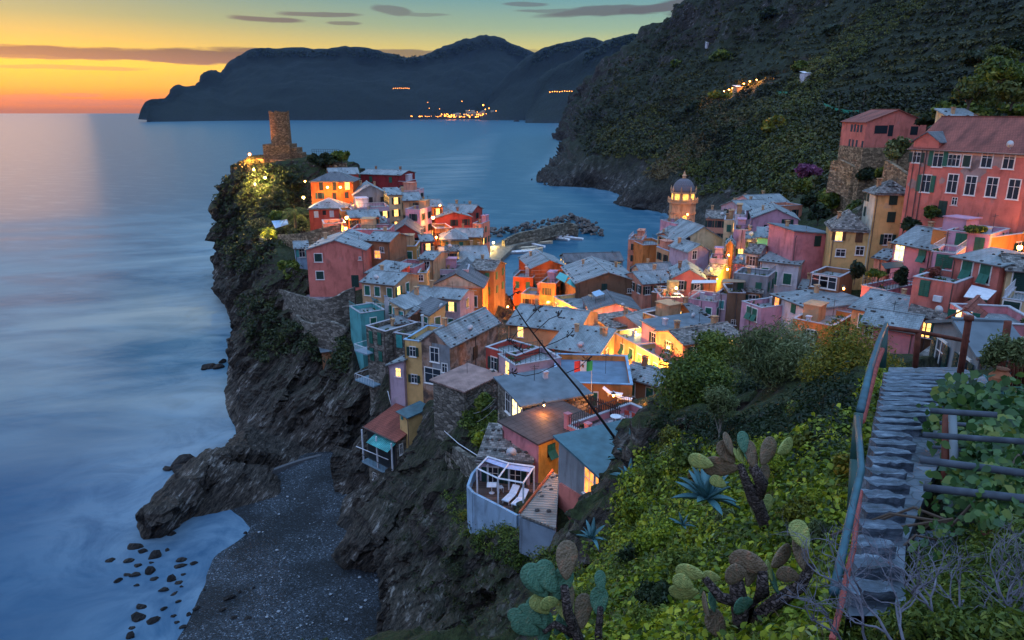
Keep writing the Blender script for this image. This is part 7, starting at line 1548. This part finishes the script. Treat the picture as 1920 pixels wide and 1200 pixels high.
# palazzo dormer and peeled plaster
r, _, w_, dp_, h_, yw, a_ = root_of('huge red-roofed')
q = loc_(r, P(1762, 272, 100)); x = q.x; b_ = MB().add([(x - 1.7, -.05, h_ - .2), (x + 1.7, -.05, h_ - .2), (x + 1.7, -.05, h_ + 1.0), (x, -.05, h_ + 2.1), (x - 1.7, -.05, h_ + 1.0), (x - 1.7, 4, h_ - .2), (x + 1.7, 4, h_ - .2), (x + 1.7, 4, h_ + 1.0), (x, 4, h_ + 2.1), (x - 1.7, 4, h_ + 1.0)], [(0, 1, 2, 3, 4), (1, 6, 7, 2), (0, 4, 9, 5)]); b_.build('dormer', wm('pink'), r)
b_ = MB(); slab(b_, [(x - 2, -.3, h_ + .85), (x, -.3, h_ + 2.2), (x, 4.5, h_ + 2.2), (x - 2, 4.5, h_ + .85)], .12); slab(b_, [(x, -.3, h_ + 2.2), (x + 2, -.3, h_ + .85), (x + 2, 4.5, h_ + .85), (x, 4.5, h_ + 2.2)], .12); b_.build('dormer_roof', RM['dslate'](), r)
MB().box(-.4, -.42, h_ - .28, w_, -.3, h_ - .12).box(-.02, -.05, h_ - .6, w_, 0, h_ - .35).build('gutter', plain('cornice_cream', (.55, .35, .28)), r)
pt = plaster((.34, .25, .25)); pr_ = random.Random(4)
for (px, py, rw_, rh_) in [(1828, 300, 2.0, 1.6), (1825, 322, 1.5, 2.0), (1738, 293, .9, 1.6), (1728, 306, .6, .6), (1872, 299, 1.2, 1.1), (1766, 339, .4, .5), (1712, 345, .9, .7)]:
    D_ = 100 if px > 1700 else 100; u, v = (px - 960) / F, (600 - py) / F; Mi = (Matrix.Translation(r.location) @ Matrix.Rotation(yw, 4, 'Z')).inverted(); cl0 = Mi @ Vector((0, 0, HC)); dr = Mi.to_3x3() @ Vector((u, cp + v * sp_, -sp_ + v * cp)); q = cl0 + dr * (-cl0.y / dr.y); n_ = 18
    pp = [(q.x + rw_ * pr_.uniform(.6, 1.1) * math.cos(t * 6.283 / n_), -.025, min(h_ - .62, q.z + rh_ * pr_.uniform(.6, 1.15) * math.sin(t * 6.283 / n_))) for t in range(n_)]; MB().add([(q.x, -.025, q.z)] + pp, [(0, 1 + i, 1 + (i + 1) % n_) for i in range(n_)]).build('bare_plaster', pt, r)
for px in (1765, 1748): q = loc_(r, P(px, 300, 100)); MB().tube([(q.x, -.1, h_ - .2), (q.x - (.0 if px > 1750 else 0), -.1, 1)], .07, 6).build('drain_pipe', plain('drain', (.10, .06, .06)), r)
r, _, w_, dp_, h_, *_x = root_of('tower-like house with a white side'); MB().box(-.018, .0, 0, -.003, dp_, h_ - .05).build('side_wall', plaster((.62, .56, .46)), r)
r, _, w_, dp_, h_, *_x = root_of('cream pediment'); MB().add([(.3, -.04, h_ + .15), (w_ - .3, -.04, h_ + .15), (w_ / 2, -.04, h_ + 2.2)], [(0, 1, 2)]).build('pediment', plaster((.62, .50, .38)), r); MB().box(-.1, -.14, h_ - .12, w_ + .1, -.005, h_ + .1).build('cornice', plain('cornice_cream', (.55, .35, .28)), r)
r, _, w_, dp_, h_, *_x = root_of('weather-stained wall'); MB().box(-.018, .0, 0, -.003, dp_ * .62, h_ - .05).build('side_wall', plaster((.27, .29, .32)), r)
r, _, w_, dp_, h_, *_x = root_of('striped red building')
for k in range(9): MB().box(-.02, -.05, h_ - .6 - k * .85, w_ + .02, -.005, h_ - .52 - k * .85).build('stripe', plain('cornice_cream', (.55, .35, .28)), r)
r, _, w_, dp_, h_, *_x = root_of('brown plank roof'); MB().box(w_ + .003, 0, -2, w_ + .018, dp_, h_ - .05).build('side_wall', plaster((.66, .36, .08)), r)
# steel flue
r, _, w_, dp_, h_, *_x = root_of('tall steel flue'); MB().lathe([(.16, h_ - .8), (.16, h_ + 2.2), (.26, h_ + 2.25), (.26, h_ + 2.4), (.05, h_ + 2.5)], 10, (w_ * .72, dp_ * .4, 0)).build('flue', plain('steel', (.45, .48, .52), .35, .6), r)
# furniture on terraces
zp = P(620, 548, 121).z
zt = bpy.data.objects['terrace_floor'].data.vertices[0].co.z
table(Pz(612, 539, zt), 'square table on the curved stone terrace', .6, rnd=False)
for i, (px, py, rz) in enumerate([(601, 541, 1.5), (604, 536, 1.2), (622, 541, -1.5), (626, 536, -1.4), (612, 545, 0), (648, 535, 1)]): chair(Pz(px, py, zt), rz, ['dark chair at the left end of the terrace table', 'dark chair behind the left end of the terrace table', 'dark chair at the right end of the terrace table', 'dark chair behind the right end of the terrace table', 'dark chair in front of the terrace table', 'dark chair by the green terrace door'][i], DKI, 'chairs on the curved stone terrace')
r, _, w_, dp_, h_, *_x = root_of('white beds on its terrace'); Mx = Matrix.Translation(r.location) @ Matrix.Rotation(r.rotation_euler.z, 4, 'Z')
for i in range(4): p = Mx @ Vector((w_ * (.18 + .22 * i), 1.6, h_ - .62)); b_ = empty('sun_bed', p, 0, 'white sun bed, number %s from the left, on the brownish pink roof terrace' % ('one', 'two', 'three', 'four')[i], 'sun bed', 'white sun beds'); MB().box(-.75, -.9, .25, .75, .9, .45).build('mattress', WHP, b_); MB().box(-.7, -.8, 0, .7, .8, .25).build('frame', WHP, b_)
r, _, w_, dp_, h_, *_x = root_of('deck chairs on top'); Mx = Matrix.Translation(r.location) @ Matrix.Rotation(r.rotation_euler.z, 4, 'Z')
table(Mx @ Vector((w_ * .8, 2.2, h_ - .62)), 'round table beside the glowing terrace lamp', .6)
for i in range(2): chair(Mx @ Vector((w_ * (.3 + .2 * i), 2.0, h_ - .62)), .6 - i, ['orange-red deck chair on the salmon terrace, nearer the chimney', 'orange-red deck chair on the salmon terrace, nearer the lamp'][i], plain('red_cloth', (.45, .06, .04)))
MB().box(w_ * .55, dp_ - 1.5, h_ - .6, w_ + .1, dp_ - .1, h_ + 1.6).build('roof_room', plaster(COL['yellow']), r)
# parasols and people-scale clutter on the piazza
for i in range(7):
    px, py, D_ = 938 + i * 5, 585 + (i % 3) * 8, 150 - i; p = P(px, py, D_); o = empty('parasol', (p.x, p.y, p.z - 2), 0, 'pale parasol crowded in the lamp-lit harbour square', 'parasol', 'parasols in the harbour square')
    MB().lathe([(1.5, 2.0), (.05, 2.7)], 8).build('shade', plain('parasol_cream', (.6, .45, .3)), o); MB().tube([(0, 0, -.5), (0, 0, 2.6)], .04, 5).build('pole', WHP, o)
# washing lines
for i, (a, c, s) in enumerate([((866, 772, 75), (928, 748, 69), .8), ((868, 790, 74), (930, 762, 68), .8), ((866, 802, 73), (938, 784, 67), .9), ((862, 770, 75), (926, 756, 69), .7)]):
    A, B = P(*a), P(*c); pts_ = [A.lerp(B, t / 10) - Vector((0, 0, s * 4 * (t / 10) * (1 - t / 10))) for t in range(11)]; o = MB().tube([p - A for p in pts_], .022, 4).build('washing_line', plain('line', (.4, .4, .42)), None, A); tag(o, ['uppermost washing line over the walled garden', 'middle washing line over the walled garden', 'lowest washing line over the walled garden', 'thin second line beside the uppermost washing line'][i], 'washing line')
rod('wall_handrail', 'pale handrail running down the stone wall above the pergola terrace', 'handrail', [(833, 808, 71), (860, 832, 67), (898, 856, 60)], .04, WHP)
rod('pole', 'pale leaning pole beside the tall yellow house', 'pole', [(727, 733, 91), (733, 758, 90)], .05, WHP)
# beach platform and gangway
q = [Pz(433, 908, .6), Pz(455, 916, .6), Pz(496, 898, .6), Pz(478, 889, .6)]; c = q[0].copy(); pf = empty('platform', c, 0, 'concrete platform with two rusty hatches at the foot of the rocks', 'platform'); V, Fs = prism([v - c for v in q], -1.5, .35); MB().add(V, Fs).build('slab', plain('concrete', (.14, .14, .15), .9), pf)
for t in (.28, .68): m_ = (q[0].lerp(q[3], t) + q[1].lerp(q[2], t)) / 2 - c; MB().box(m_.x - .8, m_.y - .7, .36, m_.x + .8, m_.y + .7, .48).build('hatch', plain('rust_hatch', (.22, .07, .03), .9), pf)
rod('gangway', 'thin white ladder jutting from the veranda house over the beach', 'ladder', [(668, 837, 85), (690, 846, 84), (728, 862, 82)], .07, WHP, 4)
rod('boulder_pole', 'thin pole rising from the cliff beside the beach crag house', 'pole', [(790, 800, 78), (795, 780, 78)], .04, WHP) if False else None
# things on the big hillside
def onhill(px, py):
    u, v = (px - 960) / F, (600 - py) / F; h = HB.ray_cast(Vector((0, 0, HC)), Vector((u, cp + v * sp_, -sp_ + v * cp)).normalized()); return h[0]
def hut(px, py, w, d_, h_, mat, lab, rz=.3):
    p = onhill(px, py)
    if not p: return
    o = empty('hut', p, rz, lab, 'hut'); MB().box(-w / 2, -d_ / 2, -3, w / 2, d_ / 2, h_).build('wall', mat, o); b_ = MB(); slab(b_, [(-w / 2 - .3, -d_ / 2 - .3, h_ + .2), (w / 2 + .3, -d_ / 2 - .3, h_ + .2), (w / 2 + .3, d_ / 2 + .3, h_ + 1.4), (-w / 2 - .3, d_ / 2 + .3, h_ + 1.4)], .15); b_.build('roof', WHP, o)
hut(1512, 146, 7, 4, 2.5, plaster(COL['white']), 'pale bluish hut among the vineyard terraces'); hut(1326, 85, 3, 3, 2, plaster(COL['white']), 'tiny pale hut high on the dark slope'); hut(1385, 172, 7, 5, 3, plaster(COL['tan']), 'small house beside the lit hillside track')
netm = plain('green_net', (.03, .25, .17), .8)
for i, pts_ in enumerate([[(1454, 176), (1464, 179), (1476, 179)], [(1544, 202), (1565, 212), (1590, 217), (1610, 217)]]):
    Q = [onhill(*p) for p in pts_]
    if all(Q):
        c = Q[0]; b_ = MB()
        for a, d in zip(Q, Q[1:]): b_.add([a - c, d - c, d - c + Vector((0, 0, 2.2)), a - c + Vector((0, 0, 2.2)), a - c + Vector((0, .1, 0)), d - c + Vector((0, .1, 0)), d - c + Vector((0, .1, 2.2)), a - c + Vector((0, .1, 2.2))], [(0, 1, 2, 3), (4, 7, 6, 5), (3, 2, 6, 7)])
        tag(b_.build('garden_net', netm, None, c), ['short bright green net beside the vineyard hut', 'long green net fence below the vineyard terraces'][i], 'fence')
for i, (px, py) in enumerate([(1571, 215), (1618, 200), (1758, 250)]):
    p = onhill(px, py)
    if p: tag(MB().tube([(0, 0, -1), (0, 0, 8)], [.12, .08], 6).build('utility_pole', plain('bark', (.09, .07, .06), .9), None, p), ['wooden pole by the green net fence', 'wooden pole left of the hillside building roof', 'wooden pole between the hillside building and the palazzo'][i], 'pole')
# aerials on the roofs
am_ = MB().tube([(0, 0, 0), (0, 0, 2.4)], .03, 4).tube([(-.5, 0, 2.2), (.5, 0, 2.2)], .02, 4).tube([(-.35, 0, 2.0), (.35, 0, 2.0)], .02, 4).tube([(0, -.5, 2.1), (0, .5, 2.1)], .02, 4).me('aerial', DKI)
ar = random.Random(9)
for k, (r, lb, w_, dp_, h_, yw, a_) in enumerate(HS):
    if a_.y > 60 and ar.random() < .55 and 'hut' not in lb: link('aerial', am_, r, (w_ * ar.uniform(.3, .9), dp_ * ar.uniform(.4, .7), h_ - .3), (0, 0, ar.uniform(0, 3)))
# garden fence posts left of the castle top
b_ = MB(); a, c = P(585, 287, 220), P(636, 287, 222)
for i in range(13): q_ = (c - a) * (i / 12); b_.tube([q_ - Vector((0, 0, 1)), q_ + Vector((0, 0, 1.1))], .04, 4)
b_.tube([Vector((0, 0, 1.1)), c - a + Vector((0, 0, 1.1))], .035, 4).tube([Vector((0, 0, .5)), c - a + Vector((0, 0, .5))], .03, 4); tag(b_.build('railing', DKI, None, a), 'thin iron railing along the top of the castle platform', 'railing')

# ================================================================== HAZE
hm = bpy.data.materials.new('haze'); hm.use_nodes = True; T = hm.node_tree; T.nodes.clear()
pv = T.nodes.new('ShaderNodeVolumePrincipled'); pv.inputs['Color'].default_value = (.30, .50, 1.0, 1); pv.inputs['Density'].default_value = 1.4e-5; pv.inputs['Anisotropy'].default_value = .2
ou = T.nodes.new('ShaderNodeOutputMaterial'); T.links.new(pv.outputs[0], ou.inputs['Volume'])
tag(MB().box(-13000, -3200, -60, 13000, 12600, 560).build('haze', hm), kind='stuff')
